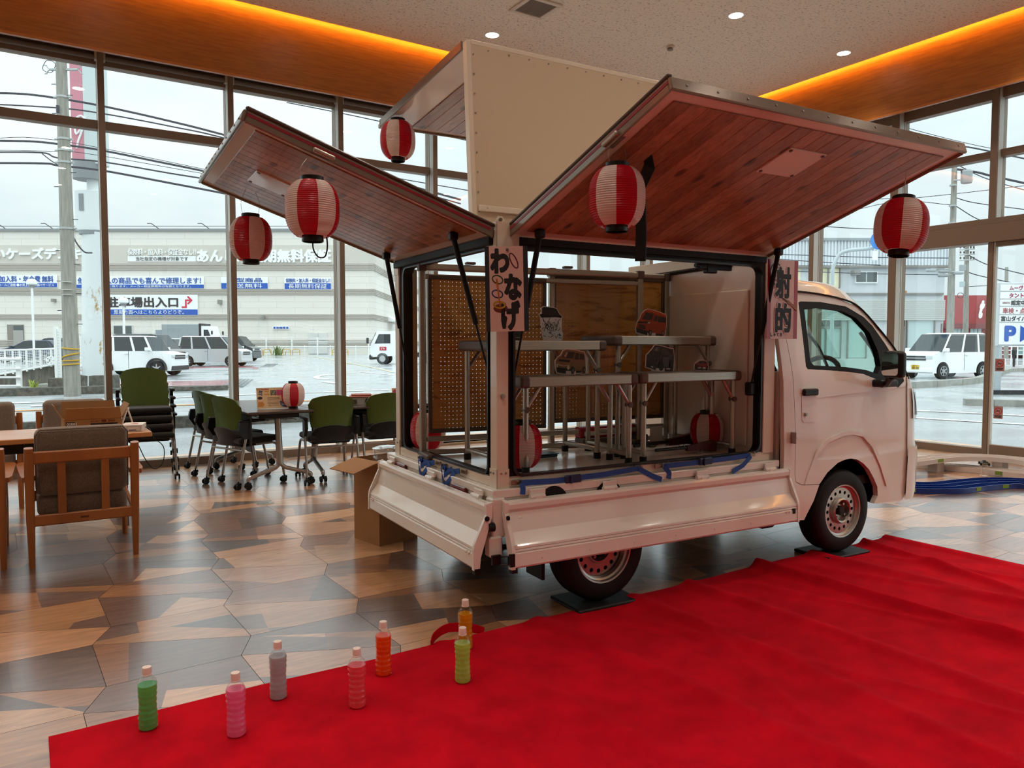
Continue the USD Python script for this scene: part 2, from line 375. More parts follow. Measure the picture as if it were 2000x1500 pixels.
for zc in (1.117, .547):   # no-smoking stickers on the door glass
    M = frame((XL+.056, 4.37, zc), (0, -1, 0), (0, 0, 1))
    s = part(d1, 'no_smoking_sticker', ext(rrect(-.052, -.075, .052, .075, .006), .0008, M), mat('sticker_pink', '#b98f8c', .5), smooth=False)
    M2 = frame((XL+.0549, 4.37, zc+.017), (0, -1, 0), (0, 0, 1)); c = Point(0, 0)
    part(s, 'red_circle', ext(c.buffer(.042).difference(c.buffer(.033)).union(affinity.rotate(sbox(-.036, -.004, .036, .004), -45)), .0006, M2), red, smooth=False)
    part(s, 'cigarette_and_print', ext(unary_union([affinity.rotate(sbox(-.024, -.004, .02, .004), 12), sbox(-.04, -.062, .04, -.053), sbox(-.034, -.079, .034, -.068)]), .0006, M2), black, smooth=False)

# ---------- ceiling fittings ----------
lampm = mat('lamp_disc', (1.0, .93, .84), .5, emit=LAMP)
ring = mat('lamp_trim', '#e8e2d8', .4)
lab = {(4.75, 7.76): 'round white ceiling downlight lit just above the raised roof lid of the stall', (6.75, 5.83): 'round lit ceiling downlight right of the air vent near the top edge',
       (8.75, 5.83): 'round lit ceiling downlight close to the orange cove on the right', (8.75, 7.76): 'farthest lit ceiling downlight just above the top edge of the side awning'}
pt = cat(lathe([(.078, .004), (.088, .006), (.092, .0), (.084, -.004), (.078, -.002)], 28))
d0 = None
for x in np.arange(-5.25, 9.0, 2.0):
    for y in 7.76-1.93*np.arange(0, 6):
        l = lab.get((round(float(x), 2), round(float(y), 2)))
        if (6.7 < x < 6.8 and y > 7): continue
        sp_ = UsdLux.SphereLight.Define(stage, nm('downlight_beam')); sp_.CreateRadiusAttr(.06); sp_.CreateIntensityAttr(BEAM); sp_.CreateColorAttr(Gf.Vec3f(1.0, .90, .78)); sp_.AddTranslateOp().Set((float(x), float(y), ZC-.07))
        sh_ = UsdLux.ShapingAPI.Apply(sp_.GetPrim()); sh_.CreateShapingConeAngleAttr(52.0); sh_.CreateShapingConeSoftnessAttr(.8)
        g = None if l else 'ceiling downlights out of view'
        l = l or 'recessed round ceiling downlight out of view above and behind the camera'
        if d0 is None:
            d0 = thing('downlight', l, 'ceiling light', (x, y, ZC), group=g)
            part(d0, 'trim_ring', pt, ring); part(d0, 'lamp_face', cyl((0, 0, -.0015), (0, 0, .0), .079, 24), lampm, smooth=False)
        else: dup(d0, (x, y, ZC), 0, l, g)
sm = thing('smoke_detector', 'small round beige smoke detector on the textured ceiling', 'smoke detector', (6.754, 6.851, ZC))
part(sm, 'base', lathe([(0, 0), (.052, 0), (.05, -.018), (.044, -.024), (0, -.024)], 20), mat('detector_plastic', '#cfc4b4', .5))
part(sm, 'sensor_cap', lathe([(.03, -.024), (.03, -.034), (.038, -.040), (.034, -.05), (0, -.055)], 20), mat('detector_dark', '#8c8074', .5))
av = thing('air_vent', 'square ceiling air vent with a fine dark grille', 'air vent', (4.762, 6.875, ZC))
part(av, 'frame', cat(bx(-.215, .215, -.215, -.165, -.02, 0, .006), bx(-.215, .215, .165, .215, -.02, 0, .006), bx(-.215, -.165, -.165, .165, -.02, 0, .006), bx(.165, .215, -.165, .165, -.02, 0, .006)), mat('vent_frame', '#d6cabb', .45))
part(av, 'backing', bx(-.165, .165, -.165, .165, -.004, 0), mat('vent_dark', '#2b2119', .8), smooth=False)
part(av, 'grille', cat([bx(-.165, .165, y-.003, y+.003, -.014, -.006) for y in np.linspace(-.155, .155, 22)]+[bx(x-.002, x+.002, -.165, .165, -.012, -.006) for x in np.linspace(-.15, .15, 14)]), mat('vent_slat', '#8d8071', .5), smooth=False, kind='stuff')
ol = thing('floor_outlet', 'round brushed metal floor outlet cover in the wood floor', 'floor outlet', (1.697, 6.519, 0))
part(ol, 'cover_plate', lathe([(0, .004), (.066, .004), (.072, .001), (.072, 0)], 28), mat('outlet_metal', '#b9b4ac', .3, metal=.8))
part(ol, 'hinge_slot', bx(-.03, .03, -.002, .002, .0038, .0046), gask, smooth=False)
# ---------- the small white truck ----------
TT = TR((2.5132, 2.9903, 0), math.radians(-3.6055)); ZW = .02
def TW(x, y, z): return (TT @ np.array([x, y, z, 1.0]))[:3]
paint = mat('truck_paint', '#e9e3d8', .22, spec=.5, coat=.6)
rub = mat('black_rubber', '#0d0d0d', .55, spec=.35); plast = mat('black_plastic', '#101011', .38, spec=.4)
steel = mat('wheel_silver', '#b9b5ae', .28, metal=.85); metal = mat('zinc_metal', '#a9a49a', .32, metal=.9)
cglass = glassmat('cab_glass', (.80, .90, .86), refl=.9)
def strips(poly, step=.06, z0=0.0):
    """triangulated flat panel cut in horizontal strips so that it can be bent; (x, z) in the plane"""
    a, b, c, d = poly.bounds; ms = []; lv = np.arange(math.floor(b/step)*step, d+step, step)
    for l in lv:
        for g in polys(poly.intersection(sbox(a-1, l, c+1, l+step))):
            v, f = trimesh.creation.triangulate_polygon(g, engine='earcut'); ms.append(tm(np.c_[v, np.zeros(len(v))], f))
    m = cat(ms); m.merge_vertices(digits_vertex=6); return m
def bent(poly, yf, th=.03, step=.06, side=1):
    """a body panel: outer face at y = yf(x, z), th thick inward; side -1 mirrors it to the far flank of the truck"""
    m = strips(poly, step); V = m.vertices; n = len(V); y = np.array([yf(x, z) for x, z in V[:, :2]])
    e = m.edges_sorted; u, cnt = np.unique(e, axis=0, return_counts=True); bd = set(map(tuple, u[cnt == 1]))
    Fc = np.array(m.faces); v = np.vstack([np.c_[V[:, 0], y, V[:, 1]], np.c_[V[:, 0], y+th, V[:, 1]]])
    f = list(map(tuple, Fc))+[(c+n, b+n, a+n) for a, b, c in Fc]
    for a, b in m.edges:
        if tuple(sorted((a, b))) in bd: f += [(b, a, a+n), (b, a+n, b+n)]
    o = tm(v, f)
    if side < 0: o.vertices[:, 1] = 1.455-o.vertices[:, 1]
    o.fix_normals(); return o
def ysid(x, z):
    y = -.012-.012*math.sin(min(max((z-.3)/.75, 0), 1)*math.pi)
    if z > 1.12: y += .115*((z-1.12)/.6)**1.15
    if x > 2.42: y += .9*(x-2.42)**2
    return y
def grid(P):
    P = np.asarray(P, float); a, b = P.shape[:2]; f = []
    for i in range(a-1):
        for j in range(b-1): f += [(i*b+j, i*b+j+1, (i+1)*b+j+1), (i*b+j, (i+1)*b+j+1, (i+1)*b+j)]
    return tm(P.reshape(-1, 3), f)
def mir(m):
    o = m.copy(); o.vertices[:, 1] = 1.455-o.vertices[:, 1]; o.invert(); return o

tk = thing('pickup_truck', 'small white cab-over pickup truck with lowered bed gates carrying the opened stall box', 'truck', M=TT)
gutter = [(2.448, 1.304), (2.276, 1.477), (2.111, 1.611), (1.955, 1.657), (1.707, 1.686), (1.471, 1.694)]
archp = [(1.645, .49), (1.66, .505), (1.714, .558), (1.81, .612), (1.88, .628), (1.935, .63), (2.0, .62), (2.064, .59), (2.125, .545), (2.173, .49), (2.224, .42), (2.235, .356), (2.2, .308)]
door_o = Polygon([(1.355, 1.68), (1.397, 1.28), (1.415, .9), (1.417, .57), (1.43, .525), (1.48, .503)]+archp+[(2.43, .287), (2.52, .30), (2.548, .34), (2.553, .72), (2.54, 1.085), (2.55, 1.12)]+gutter)
win_o = Polygon([(1.541, 1.625), (1.56, 1.633), (1.744, 1.635), (1.991, 1.612), (2.152, 1.547), (2.229, 1.490), (2.331, 1.374), (2.40, 1.285), (2.47, 1.19), (2.50, 1.115), (2.43, 1.075), (2.31, 1.10), (2.196, 1.135), (2.064, 1.173), (1.90, 1.19), (1.728, 1.202), (1.54, 1.212), (1.527, 1.23)])
win_g = Polygon([(1.585, 1.585), (1.74, 1.60), (1.95, 1.585), (2.08, 1.54), (2.195, 1.445), (2.255, 1.32), (2.262, 1.22), (2.22, 1.165), (2.1, 1.195), (1.9, 1.217), (1.60, 1.232), (1.572, 1.26)])
cab_o = Polygon([(1.315, .31), (1.41, .283), (1.52, .276), (1.60, .39), (1.645, .49), (1.9, 1.0), (1.471, 1.70), (1.315, 1.705)])
cab_rear = cab_o.difference(door_o.buffer(.004)); cab_rear = max(polys(cab_rear), key=lambda p: p.area)
for s in (1, -1):
    part(tk, 'cab_side', bent(cab_rear, ysid, .03, side=s), paint, smooth=35)
    d = part(tk, 'door', bent(door_o.difference(win_o), ysid, .035, side=s), paint, smooth=35)
    part(d, 'window_frame', bent(win_o.difference(win_g).buffer(.003), lambda x, z: ysid(x, z)+.002, .04, side=s), rub, smooth=35)
    part(d, 'window_pane', bent(win_g, lambda x, z: ysid(x, z)+.022, .004, side=s), cglass, smooth=35)
    hm = [bent(rrect(1.472, .885, 1.607, 1.10, .025).difference(rrect(1.48, 1.045, 1.60, 1.092, .015)), lambda x, z: ysid(x, z)-.002, .004, side=s)]
    part(d, 'handle_cup', hm[0], paint, smooth=35)
    hh = rbox(1.475, 1.605, -.036, -.012, 1.05, 1.092, .01); part(d, 'door_handle', hh if s > 0 else mir(hh), plast)
    lk = cat(cyl((1.50, -.031, .935), (1.50, -.02, .935), .012), cyl((1.50, -.034, .935), (1.50, -.03, .935), .007)); part(d, 'key_lock', lk if s > 0 else mir(lk), metal)
    oring = Polygon([(1.50, .49), (1.524, .56), (1.60, .70), (1.706, .775), (1.853, .81), (1.95, .812), (2.057, .79), (2.165, .715), (2.26, .58), (2.338, .42), (2.315, .415), (2.235, .56), (2.145, .69), (2.05, .765), (1.95, .785), (1.853, .783), (1.715, .75), (1.62, .68), (1.545, .55), (1.525, .49)])
    part(d, 'arch_crease', bent(oring.intersection(door_o), lambda x, z: ysid(x, z)-.005, .008, side=s), paint, smooth=35)
    lin_ = cat([sweep([(x, .06, z) for x, z in archp], .012, 6)]); wb = bent(Polygon(archp+[(1.50, .25), (1.56, .36)]).buffer(.0), lambda x, z: .17, .01, side=s)
    part(tk, 'wheel_well', cat(wb, grid([[(x, y, z+.004) for x, z in archp] for y in ((.02, .35) if s > 0 else (1.435, 1.105))])), rub)
# roof, pillars, windscreen
G = [(1.315, 1.702), (1.471, 1.697), (1.707, 1.688), (1.955, 1.66), (2.111, 1.613), (2.276, 1.479), (2.448, 1.305), (2.56, 1.13)]
C = [(1.315, 1.772), (1.48, 1.782), (1.75, 1.784), (2.02, 1.768), (2.17, 1.712), (2.335, 1.585), (2.52, 1.385), (2.655, 1.15)]
Gs, Cs = arc([(x, ysid(x, z), z) for x, z in G], 4), arc([(x, .24, z) for x, z in C], 4)
def rows(ks, half):
    out = []
    for k in ks:
        g, c = Gs[k], Cs[k]; r = []
        for t in np.linspace(0, 1, 7): r.append(g+(c-g)*np.array([t, t, math.sin(t*math.pi/2)]))
        if half == 'roof': r = r+[c+np.array([.02*t, (1.215-.24)*t, .012*math.sin(t*math.pi)]) for t in np.linspace(.1, .9, 7)]+[np.array([q[0], 1.455-q[1], q[2]]) for q in r[::-1]]
        if half == 'glass': r = [c+np.array([.055*math.sin(t*math.pi), (1.215-.24)*t, 0]) for t in np.linspace(0, 1, 11)]
        out.append(r)
    return grid(out)
part(tk, 'roof', rows(range(0, 18), 'roof'), paint, smooth=50)
gut = sweep([(x, y-.006, z) for x, y, z in Gs], .006, 6); parts(tk, 'roof_gutter', (gut, mir(gut)), rub)
pl = rows(range(17, len(Gs)), 'pillar'); part(tk, 'windscreen_pillar', pl, paint, smooth=50); part(tk, 'windscreen_pillar', mir(pl), paint, smooth=50)
part(tk, 'windscreen', rows(range(17, len(Gs)), 'glass'), cglass, smooth=50)
wip = (sweep([(2.70, .30, 1.17), (2.62, .33, 1.34), (2.53, .36, 1.45)], .012, 6), sweep([(2.70, .75, 1.17), (2.62, .78, 1.34), (2.53, .81, 1.45)], .012, 6)); parts(tk, 'wiper', wip, plast)
part(tk, 'cab_rear_wall', cat(bx(1.315, 1.335, .03, 1.425, .45, 1.20), bx(1.315, 1.335, .1, .3, 1.2, 1.70), bx(1.315, 1.335, 1.155, 1.355, 1.2, 1.70), bx(1.315, 1.335, .1, 1.355, 1.62, 1.76)), paint, smooth=False)
# front face with rounded corners
noz = [(.30, 2.775), (.34, 2.80), (.39, 2.806), (.60, 2.806), (.66, 2.795), (.71, 2.768), (.85, 2.765), (.96, 2.762), (1.04, 2.735), (1.09, 2.70), (1.145, 2.655)]
def front_row(z, xn, off=0):
    r = []; y0 = ysid(2.5, z)-off
    for t in np.linspace(0, 1, 9): r.append((2.535+(xn-2.535+off)*math.sin(t*math.pi/2)**.9, y0+(.24)*(1-math.cos(t*math.pi/2)**.9), z))
    for t in np.linspace(.1, .9, 8): r.append((xn+off+.025*math.sin(t*math.pi), .228+t*1.0, z))
    r += [(x, 1.455-y, zz) for x, y, zz in r[:9][::-1]]; return r
part(tk, 'front_panel', grid([front_row(z, x) for z, x in noz[3:]]), paint, smooth=40)
part(tk, 'bumper', grid([front_row(z, x, .008) for z, x in noz[:5]]), paint, smooth=40)
hl = grid([front_row(z, x, .01)[1:8] for z, x in ((.855, 2.765), (.9, 2.764), (.96, 2.762), (1.03, 2.74), (1.065, 2.72))])
lampg = mat('headlamp_clear', '#cfd3d4', .08, spec=.8, metal=.3)
part(tk, 'headlamp', hl, lampg, smooth=40); part(tk, 'headlamp', mir(hl), lampg, smooth=40)
ind = grid([front_row(z, x, .014)[2:4] for z, x in ((.88, 2.765), (1.04, 2.735))]); part(tk, 'headlamp_divider', ind, plast)
part(tk, 'cab_floor', cat(bx(1.34, 2.6, .03, 1.425, .44, .5), bx(2.45, 2.7, .1, 1.35, .45, 1.0)), rub, smooth=False)
parts(tk, 'dashboard', (rbox(2.22, 2.62, .05, 1.40, .95, 1.165, .05), rbox(2.1, 2.4, .28, .62, 1.0, 1.20, .06)), plast)
sw = np.array([(0, .19*math.cos(a), .19*math.sin(a)) for a in np.arange(24)*math.pi/12]); Msw = frame((2.10, .40, 1.11), (0, 1, 0), (.5, 0, .86))
stw = cat(xf(sweep(sw[:, [1, 2, 0]], .017, 8, closed=True), Msw), cyl((2.10, .40, 1.11), (2.24, .40, 1.02), .03), xf(cat(bx(-.17, .17, -.03, .02, -.012, .004, .01)), Msw))
part(tk, 'steering_wheel', stw, plast)
for y in (.2, .85):
    st = part(tk, 'seat', cat(rbox(1.45, 1.95, y, y+.44, .62, .80, .06), xf(rbox(-.06, .06, y, y+.44, 0, .52, .05), TR((1.47, 0, .72)))), mat('seat_cloth', '#1b1b1d', .9))
    part(st, 'headrest', rbox(1.37, 1.47, y+.10, y+.34, 1.29, 1.46, .045), MATS['seat_cloth'])
gr = xf(sweep(bendline([(0, 0, 0), (.05, 0, .09), (.13, 0, .03), (.19, 0, -.09), (.12, 0, -.14), (.0, 0, -.0)], .03), .011, 8), TR((2.06, 1.36, 1.50)))
part(tk, 'grab_handle', gr, plast)
# mirror
mh = rbox(2.085, 2.155, -.255, -.115, 1.15, 1.325, .03); mirr = part(tk, 'door_mirror', cat(mh, sweep([(2.22, -.03, 1.10), (2.18, -.10, 1.115), (2.13, -.16, 1.16)], .022, 8), rbox(2.15, 2.32, -.09, .02, 1.085, 1.135, .02)), plast)
part(mirr, 'mirror_glass', xf(ext(rrect(-.06, -.07, .05, .07, .02), .004), frame((2.0835, -.185, 1.238), (.0, 1, 0), (0, 0, 1)) @ np.diag([-1, 1, -1, 1])), mat('mirror', '#dfe6e8', .03, metal=1.0))
part(tk, 'door_mirror', mir(mh), plast)
# wheels
def wheel(x, side, front):
    y0 = 0 if side > 0 else 1.455
    prof = [(.165, .0), (.185, -.006), (.225, -.008), (.252, .0), (.2625, .012), (.2685, .03), (.2685, .058), (.263, .06), (.263, .066), (.2685, .068), (.2685, .09), (.263, .092), (.263, .098), (.2685, .1), (.2685, .118), (.2625, .135), (.25, .146), (.19, .15), (.165, .14)]
    M = np.array([[1, 0, 0, x], [0, 0, 1, y0], [0, -1, 0, .2685+ZW], [0, 0, 0, 1.0]])
    if side < 0: M = M @ np.diag([1, -1, -1, 1.0])
    t = part(tk, 'tyre', xf(lathe(prof[::-1], 56), M), rub, smooth=40)
    o = [(.168, .14), (.168, .012), (.176, .002), (.172, -.004), (.164, -.002), (.160, .012), (.150, .018), (.146, .045)]
    hb = [(.146, .05), (.134, .046), (.128, .03)] if front else [(.146, .05), (.14, .06)]
    rim = [lathe(o[::-1], 48), lathe([(.146, .045), (.138, .052), (.150, .14)][::-1], 32)]
    rim = [lathe(o, 48)]
    rr = Point(0, 0).buffer(.152, quad_segs=12).difference(Point(0, 0).buffer(.085, quad_segs=12)); holes = unary_union([Point(.120*math.cos(a), .120*math.sin(a)).buffer(.0115, quad_segs=4) for a in np.arange(16)*math.pi/8])
    zf = .022 if front else .05
    rim += [xf(ext(rr.difference(holes), .006), TR((0, 0, zf))), lathe([(.087, zf+.004), (.084, zf-.018), (.074, zf-.026), (.066, zf-.02), (.062, zf+.012), (.04, zf+.014), (0, zf+.014)] if front else [(.087, zf), (.08, zf+.0), (.072, zf-.012), (.066, zf-.012), (.058, zf+.025), (.03, zf+.028), (0, zf+.028)], 40)]
    part(t, 'rim', xf(cat(rim), M), steel, smooth=40)
    part(t, 'hub', xf(lathe([(.03, zf+.014), (.03, zf-.01), (.024, zf-.018), (0, zf-.018)], 20), M), rub)
    parts(t, 'lug_nut', ([xf(cyl((.05*math.cos(a), .05*math.sin(a), zf+.016), (.05*math.cos(a), .05*math.sin(a), zf-.008), .009, 6), M) for a in np.arange(4)*math.pi/2+.6]), metal, smooth=False)
    part(t, 'brake_drum', xf(cyl((0, 0, .075), (0, 0, .12), .145, 24), M), rub)
for s in (1, -1): wheel(0, s, False); wheel(1.9, s, True)
# bed
part(tk, 'deck', cat(bx(-.66, 1.30, -.005, 1.46, .625, .667, .004), bx(-.655, 1.295, .0, 1.455, .56, .63, .004)), paint)
part(tk, 'chassis', cat(bx(-.6, 2.5, .35, .45, .34, .56), bx(-.6, 2.5, 1.0, 1.1, .34, .56), bx(-.5, 1.2, .2, 1.25, .45, .56), cyl((0, .1, .288), (0, 1.35, .288), .04), cyl((1.9, .1, .288), (1.9, 1.35, .288), .03), bx(.4, 1.0, .9, 1.3, .2, .42)), rub, smooth=False)
gp = [(-.020, .617), (-.044, .612), (-.050, .600), (-.048, .578), (-.038, .570), (-.036, .560), (-.060, .47), (-.098, .425), (-.108, .412), (-.109, .402), (-.104, .399), (-.109, .395), (-.110, .388), (-.105, .385), (-.112, .378), (-.114, .318), (-.106, .308), (-.088, .308), (-.086, .36), (-.045, .47), (-.018, .57)]
def extr_x(prof, x0, x1): return ext(Polygon([(a, b) for a, b in prof]), x1-x0, np.array([[0, 0, 1, x0], [1, 0, 0, 0], [0, 1, 0, 0], [0, 0, 0, 1.0]]))
gt = extr_x(gp, -.60, 1.335)
cap = Polygon([(-.018, .62), (-.052, .612), (-.05, .56), (-.112, .43), (-.118, .40), (-.118, .306), (-.085, .304), (-.08, .36), (-.02, .55)])
ends = cat(ext(cap, .02, np.array([[0, 0, 1, -.62], [1, 0, 0, 0], [0, 1, 0, 0], [0, 0, 0, 1.0]])), ext(cap, .016, np.array([[0, 0, 1, 1.335], [1, 0, 0, 0], [0, 1, 0, 0], [0, 0, 0, 1.0]])))
g1 = part(tk, 'side_gate', cat(gt, ends), paint, smooth=25)
parts(g1, 'gate_bolt', ([cyl((x, -.122, z), (x, -.1, z), .006, 8) for x, z in ((1.24, .375), (1.265, .375), (-.57, .55), (-.60, .42))]+[cyl((x, -.1165, .345), (x, -.10, .345), .004, 6) for x in np.arange(-.45, 1.2, .28)]), paint)
parts(g1, 'gate_bumper', (bx(-.615, -.585, -.11, -.085, .286, .31), cyl((-.612, -.075, .545), (-.622, -.075, .545), .011), bx(1.295, 1.317, -.1155, -.10, .36, .39)), rub)
g2 = part(tk, 'side_gate', mir(cat(gt, ends)), paint, smooth=25)
rp = [(-.682+a+.02, b) for a, b in gp]
MR = np.array([[1, 0, 0, 0], [0, 0, -1, 1.50], [0, 1, 0, 0], [0, 0, 0, 1.0]])
def extr_y(prof, y0, y1): return ext(Polygon(prof), y1-y0, np.array([[1, 0, 0, 0], [0, 0, -1, y1], [0, 1, 0, 0], [0, 0, 0, 1.0]]))
rg = part(tk, 'rear_gate', cat(extr_y(rp, -.02, 1.475), extr_y([(a-.662, b) for a, b in cap.exterior.coords[:-1]], -.036, -.018), extr_y([(a-.662, b) for a, b in cap.exterior.coords[:-1]], 1.473, 1.49)), paint, smooth=25)
parts(rg, 'gate_bolt', ([cyl((-.784, y, .378), (-.76, y, .378), .007, 8) for y in (1.40, 1.43, .02, .05)]), paint)
parts(rg, 'gate_bumper', (bx(-.775, -.745, -.04, -.01, .286, .312), cyl((-.71, -.036, .545), (-.71, -.042, .545), .012)), rub)
part(tk, 'corner_post', cat(bx(-.672, -.60, -.018, .05, .44, .63, .006), bx(-.69, -.62, -.03, .03, .35, .45, .008)), paint)
parts(tk, 'gate_latch', (bx(-.70, -.655, -.075, -.06, .33, .375), sweep([(-.66, -.085, .37), (-.63, -.10, .37), (-.63, -.10, .33), (-.66, -.085, .33)], .005, 6), bx(-.635, -.61, -.13, -.115, .325, .385), cyl((-.67, -.03, .50), (-.70, -.03, .50), .022)), plast)
def hinge(M): return part(tk, 'gate_hinge', xf(cat(bx(-.045, .045, -.012, .0, .0, .03, .004), cyl((-.05, -.016, -.006), (.035, -.016, -.006), .012, 10), bx(-.025, .02, -.03, -.014, -.03, .0, .004)), M), paint)
for x in (-.42, .02, .66, 1.20): hinge(TR((x, -.012, .628)))
for y in (.12, .70, 1.32): hinge(frame((-.668, y, .628), (0, -1, 0), (1, 0, 0)) @ np.diag([1, 1, 1, 1.0]))
redl = mat('tail_reflector', '#6a0f12', .2, coat=.5)
for y in (.36, 1.20): part(tk, 'tail_reflector', cat(bx(-.676, -.66, y-.085, y+.085, .585, .635, .004)), redl)
for x in (-.32, .02):
    part(tk, 'bed_arch_opening', ext(Point(0, 0).buffer(.085).intersection(sbox(-.1, 0, .1, .1)), .004, np.array([[1, 0, 0, x], [0, 0, -1, -.004], [0, 1, 0, .575 if x < 0 else .572], [0, 0, 0, 1.0]])), rub)
part(tk, 'mud_flap', bx(1.19, 1.30, .02, .16, .25, .33, .01), rub)
parts(tk, 'mud_flap', (bx(-.37, -.35, .02, .18, .18, .45, .004), bx(-.37, -.35, 1.28, 1.44, .18, .45, .004)), rub)
part(tk, 'tie_down_lug', cat([cat(cyl((1.405, -.035, z), (1.375, -.035, z), .008), bx(1.372, 1.382, -.06, -.01, z-.035, z+.035, .003)) for z in (.80,)]), metal)
# plates under the wheels
for i, (x, y, l) in enumerate(((0, .075, 'dark square rubber plate under the rear right wheel at the carpet edge'), (1.9, .075, 'dark square plate under the front right wheel'), (0, 1.38, 'dark plate under the rear left wheel, in the shade of the truck'), (1.9, 1.38, 'dark plate under the front left wheel, farthest from the carpet'))):
    p = TW(x, y, 0)
    single('wheel_plate', bx(-.2, .2, -.14 if i < 2 else -.15, .14, 0.0005, ZW, .006), mat('plate_rubber', '#1b1c1c', .45), l, 'floor plate', loc=p, rz=math.radians(-3.6))
# ---------- the opened stall box on the bed (truck coordinates, kept in a frame at the box's own base) ----------
def rel(base):
    B = TR(base); return TT @ B, (lambda m: xf(m, np.linalg.inv(B)))
cream = mat('stall_panel', '#ded2bd', .30, coat=.3); alu = mat('aluminium', '#b3aca0', .28, metal=.75, stretch=(1, 1, 60), var=.12, scale=3)
alud = mat('dark_cap_plastic', '#5b5048', .5); whitep = mat('white_liner', '#e4dbcf', .22, coat=.4)
SM, b_ = rel((.31, .72, .667))
sb = thing('stall_box', 'cream box body of the festival stall standing opened on the truck bed', 'stall', M=SM)
def sp(name, m, mt, **k): return part(sb, name, b_(m), mt, **k)
def lpost(x0, x1, y0, y1): return bx(x0, x1, y0, y1, .70, 1.90, .004)
for a in ((-.62, -.555, .03, .10), (-.62, -.555, 1.33, 1.40), (1.19, 1.285, .03, .10), (1.19, 1.285, 1.33, 1.40)): sp('corner_post', lpost(*a), cream)
for z0, z1, n in ((.667, .715, 'bottom_rail'), (1.865, 1.945, 'header_rail')):
    sp(n, bx(-.62, 1.285, .03, .075, z0, z1, .003), cream)
    if z0 < 1: sp(n, bx(-.62, 1.285, 1.355, 1.40, z0, z1, .003), cream)
    sp(n, bx(-.62, -.575, .03, 1.40, z0, z1, .003), cream); sp(n, bx(1.24, 1.285, .03, 1.40, z0, z1, .003), cream)
for (y0, y1, sy) in ((.024, .10, -1), (1.33, 1.406, 1)):
    yo = .0265 if sy < 0 else 1.4035
    sp('corner_bracket', cat(bx(-.624, -.50, yo-.0025, yo+.0025, 1.80, 1.948), bx(-.624, -.62, y0, y1+.03 if sy < 0 else y1, 1.80, 1.948)), cream, smooth=False)
    sp('corner_bracket', cat(bx(-.624, -.555, yo-.0025, yo+.0025, .667, .76), bx(-.624, -.62, y0, y1, .667, .76)), cream, smooth=False)
bolts = [cyl((-.575, .021, z), (-.575, .03, z), .006, 8) for z in (.74, 1.82)]+[cyl((-.60, .021, .74), (-.60, .03, .74), .005, 8), cyl((-.51, .021, 1.90), (-.51, .03, 1.90), .006, 8)]+[cyl((-.63, y, z), (-.62, y, z), .005, 8) for y, z in ((.055, .74), (.085, .74), (.06, 1.82), (.085, 1.9), (1.36, .74))]+[cyl((-.59, .018, 1.115), (-.59, .03, 1.115), .011, 10)]
parts(sb, 'bolt', [b_(m) for m in bolts], metal)
def ringbox(x0, x1, z0, z1, r, w): return rrect(x0, z0, x1, z1, r).difference(rrect(x0+w, z0+w, x1-w, z1-w, max(r-w*.3, .01)))
MX = lambda y: np.array([[1, 0, 0, 0], [0, 0, -1, y], [0, 1, 0, 0], [0, 0, 0, 1.0]])
MY = lambda x: np.array([[0, 0, 1, x], [1, 0, 0, 0], [0, 1, 0, 0], [0, 0, 0, 1.0]])
ro = rrect(-.556, .70, 1.192, 1.872, .03).difference(rrect(-.528, .722, 1.164, 1.825, .05))
sp('opening_seal', ext(ro, .05, MX(.085)), rub); sp('opening_seal', ext(ro.intersection(sbox(-1, 0, 2, 1.80)), .03, MX(1.40)), rub)
sp('wall_top_seal', sweep(bendline([(1.19, 1.385, 1.72), (1.19, 1.36, 1.845), (1.19, .30, 1.865)], .07), .014, 8), rub)
rr_ = rrect(.098, .70, 1.335, 1.872, .03).difference(rrect(.125, .722, 1.255, 1.835, .05))
sp('opening_seal', ext(rr_, .055, MY(-.61)), rub)
rr2 = rrect(.12, .717, 1.262, 1.84, .05).difference(rrect(.132, .729, 1.25, 1.828, .045)); sp('seal_lip', ext(rr2, .012, MY(-.622)), mat('seal_bulb', '#1c1c1c', .3))
ro2 = rrect(-.534, .716, 1.17, 1.831, .052).difference(rrect(-.522, .728, 1.158, 1.819, .05)); sp('seal_lip', ext(ro2, .012, MX(.034)), MATS['seal_bulb'])
sp('inner_jamb_strip', bx(-.56, -.53, 1.25, 1.335, .73, 1.83), mat('strip_alu', '#968c80', .35, metal=.5))
sp('floor_panel', bx(-.57, 1.24, .08, 1.35, .69, .70), whitep, smooth=False)
sp('sill_strip', cat(bx(-.618, -.575, .12, 1.33, .715, .7205), bx(-.55, 1.18, .03, .075, .715, .7205)), alu, smooth=False)
sp('front_wall', bx(1.20, 1.225, .09, 1.34, .70, 1.87), whitep, smooth=False)
sp('front_wall_pad', rbox(1.185, 1.20, .16, 1.10, .74, 1.70, .007), whitep)
sp('lid_latch', cat(bx(.72, .98, .09, .12, 1.795, 1.835, .004), bx(.78, .86, .085, .125, 1.775, 1.845, .005), cyl((.70, .10, 1.815), (.74, .10, 1.815), .012)), plast)
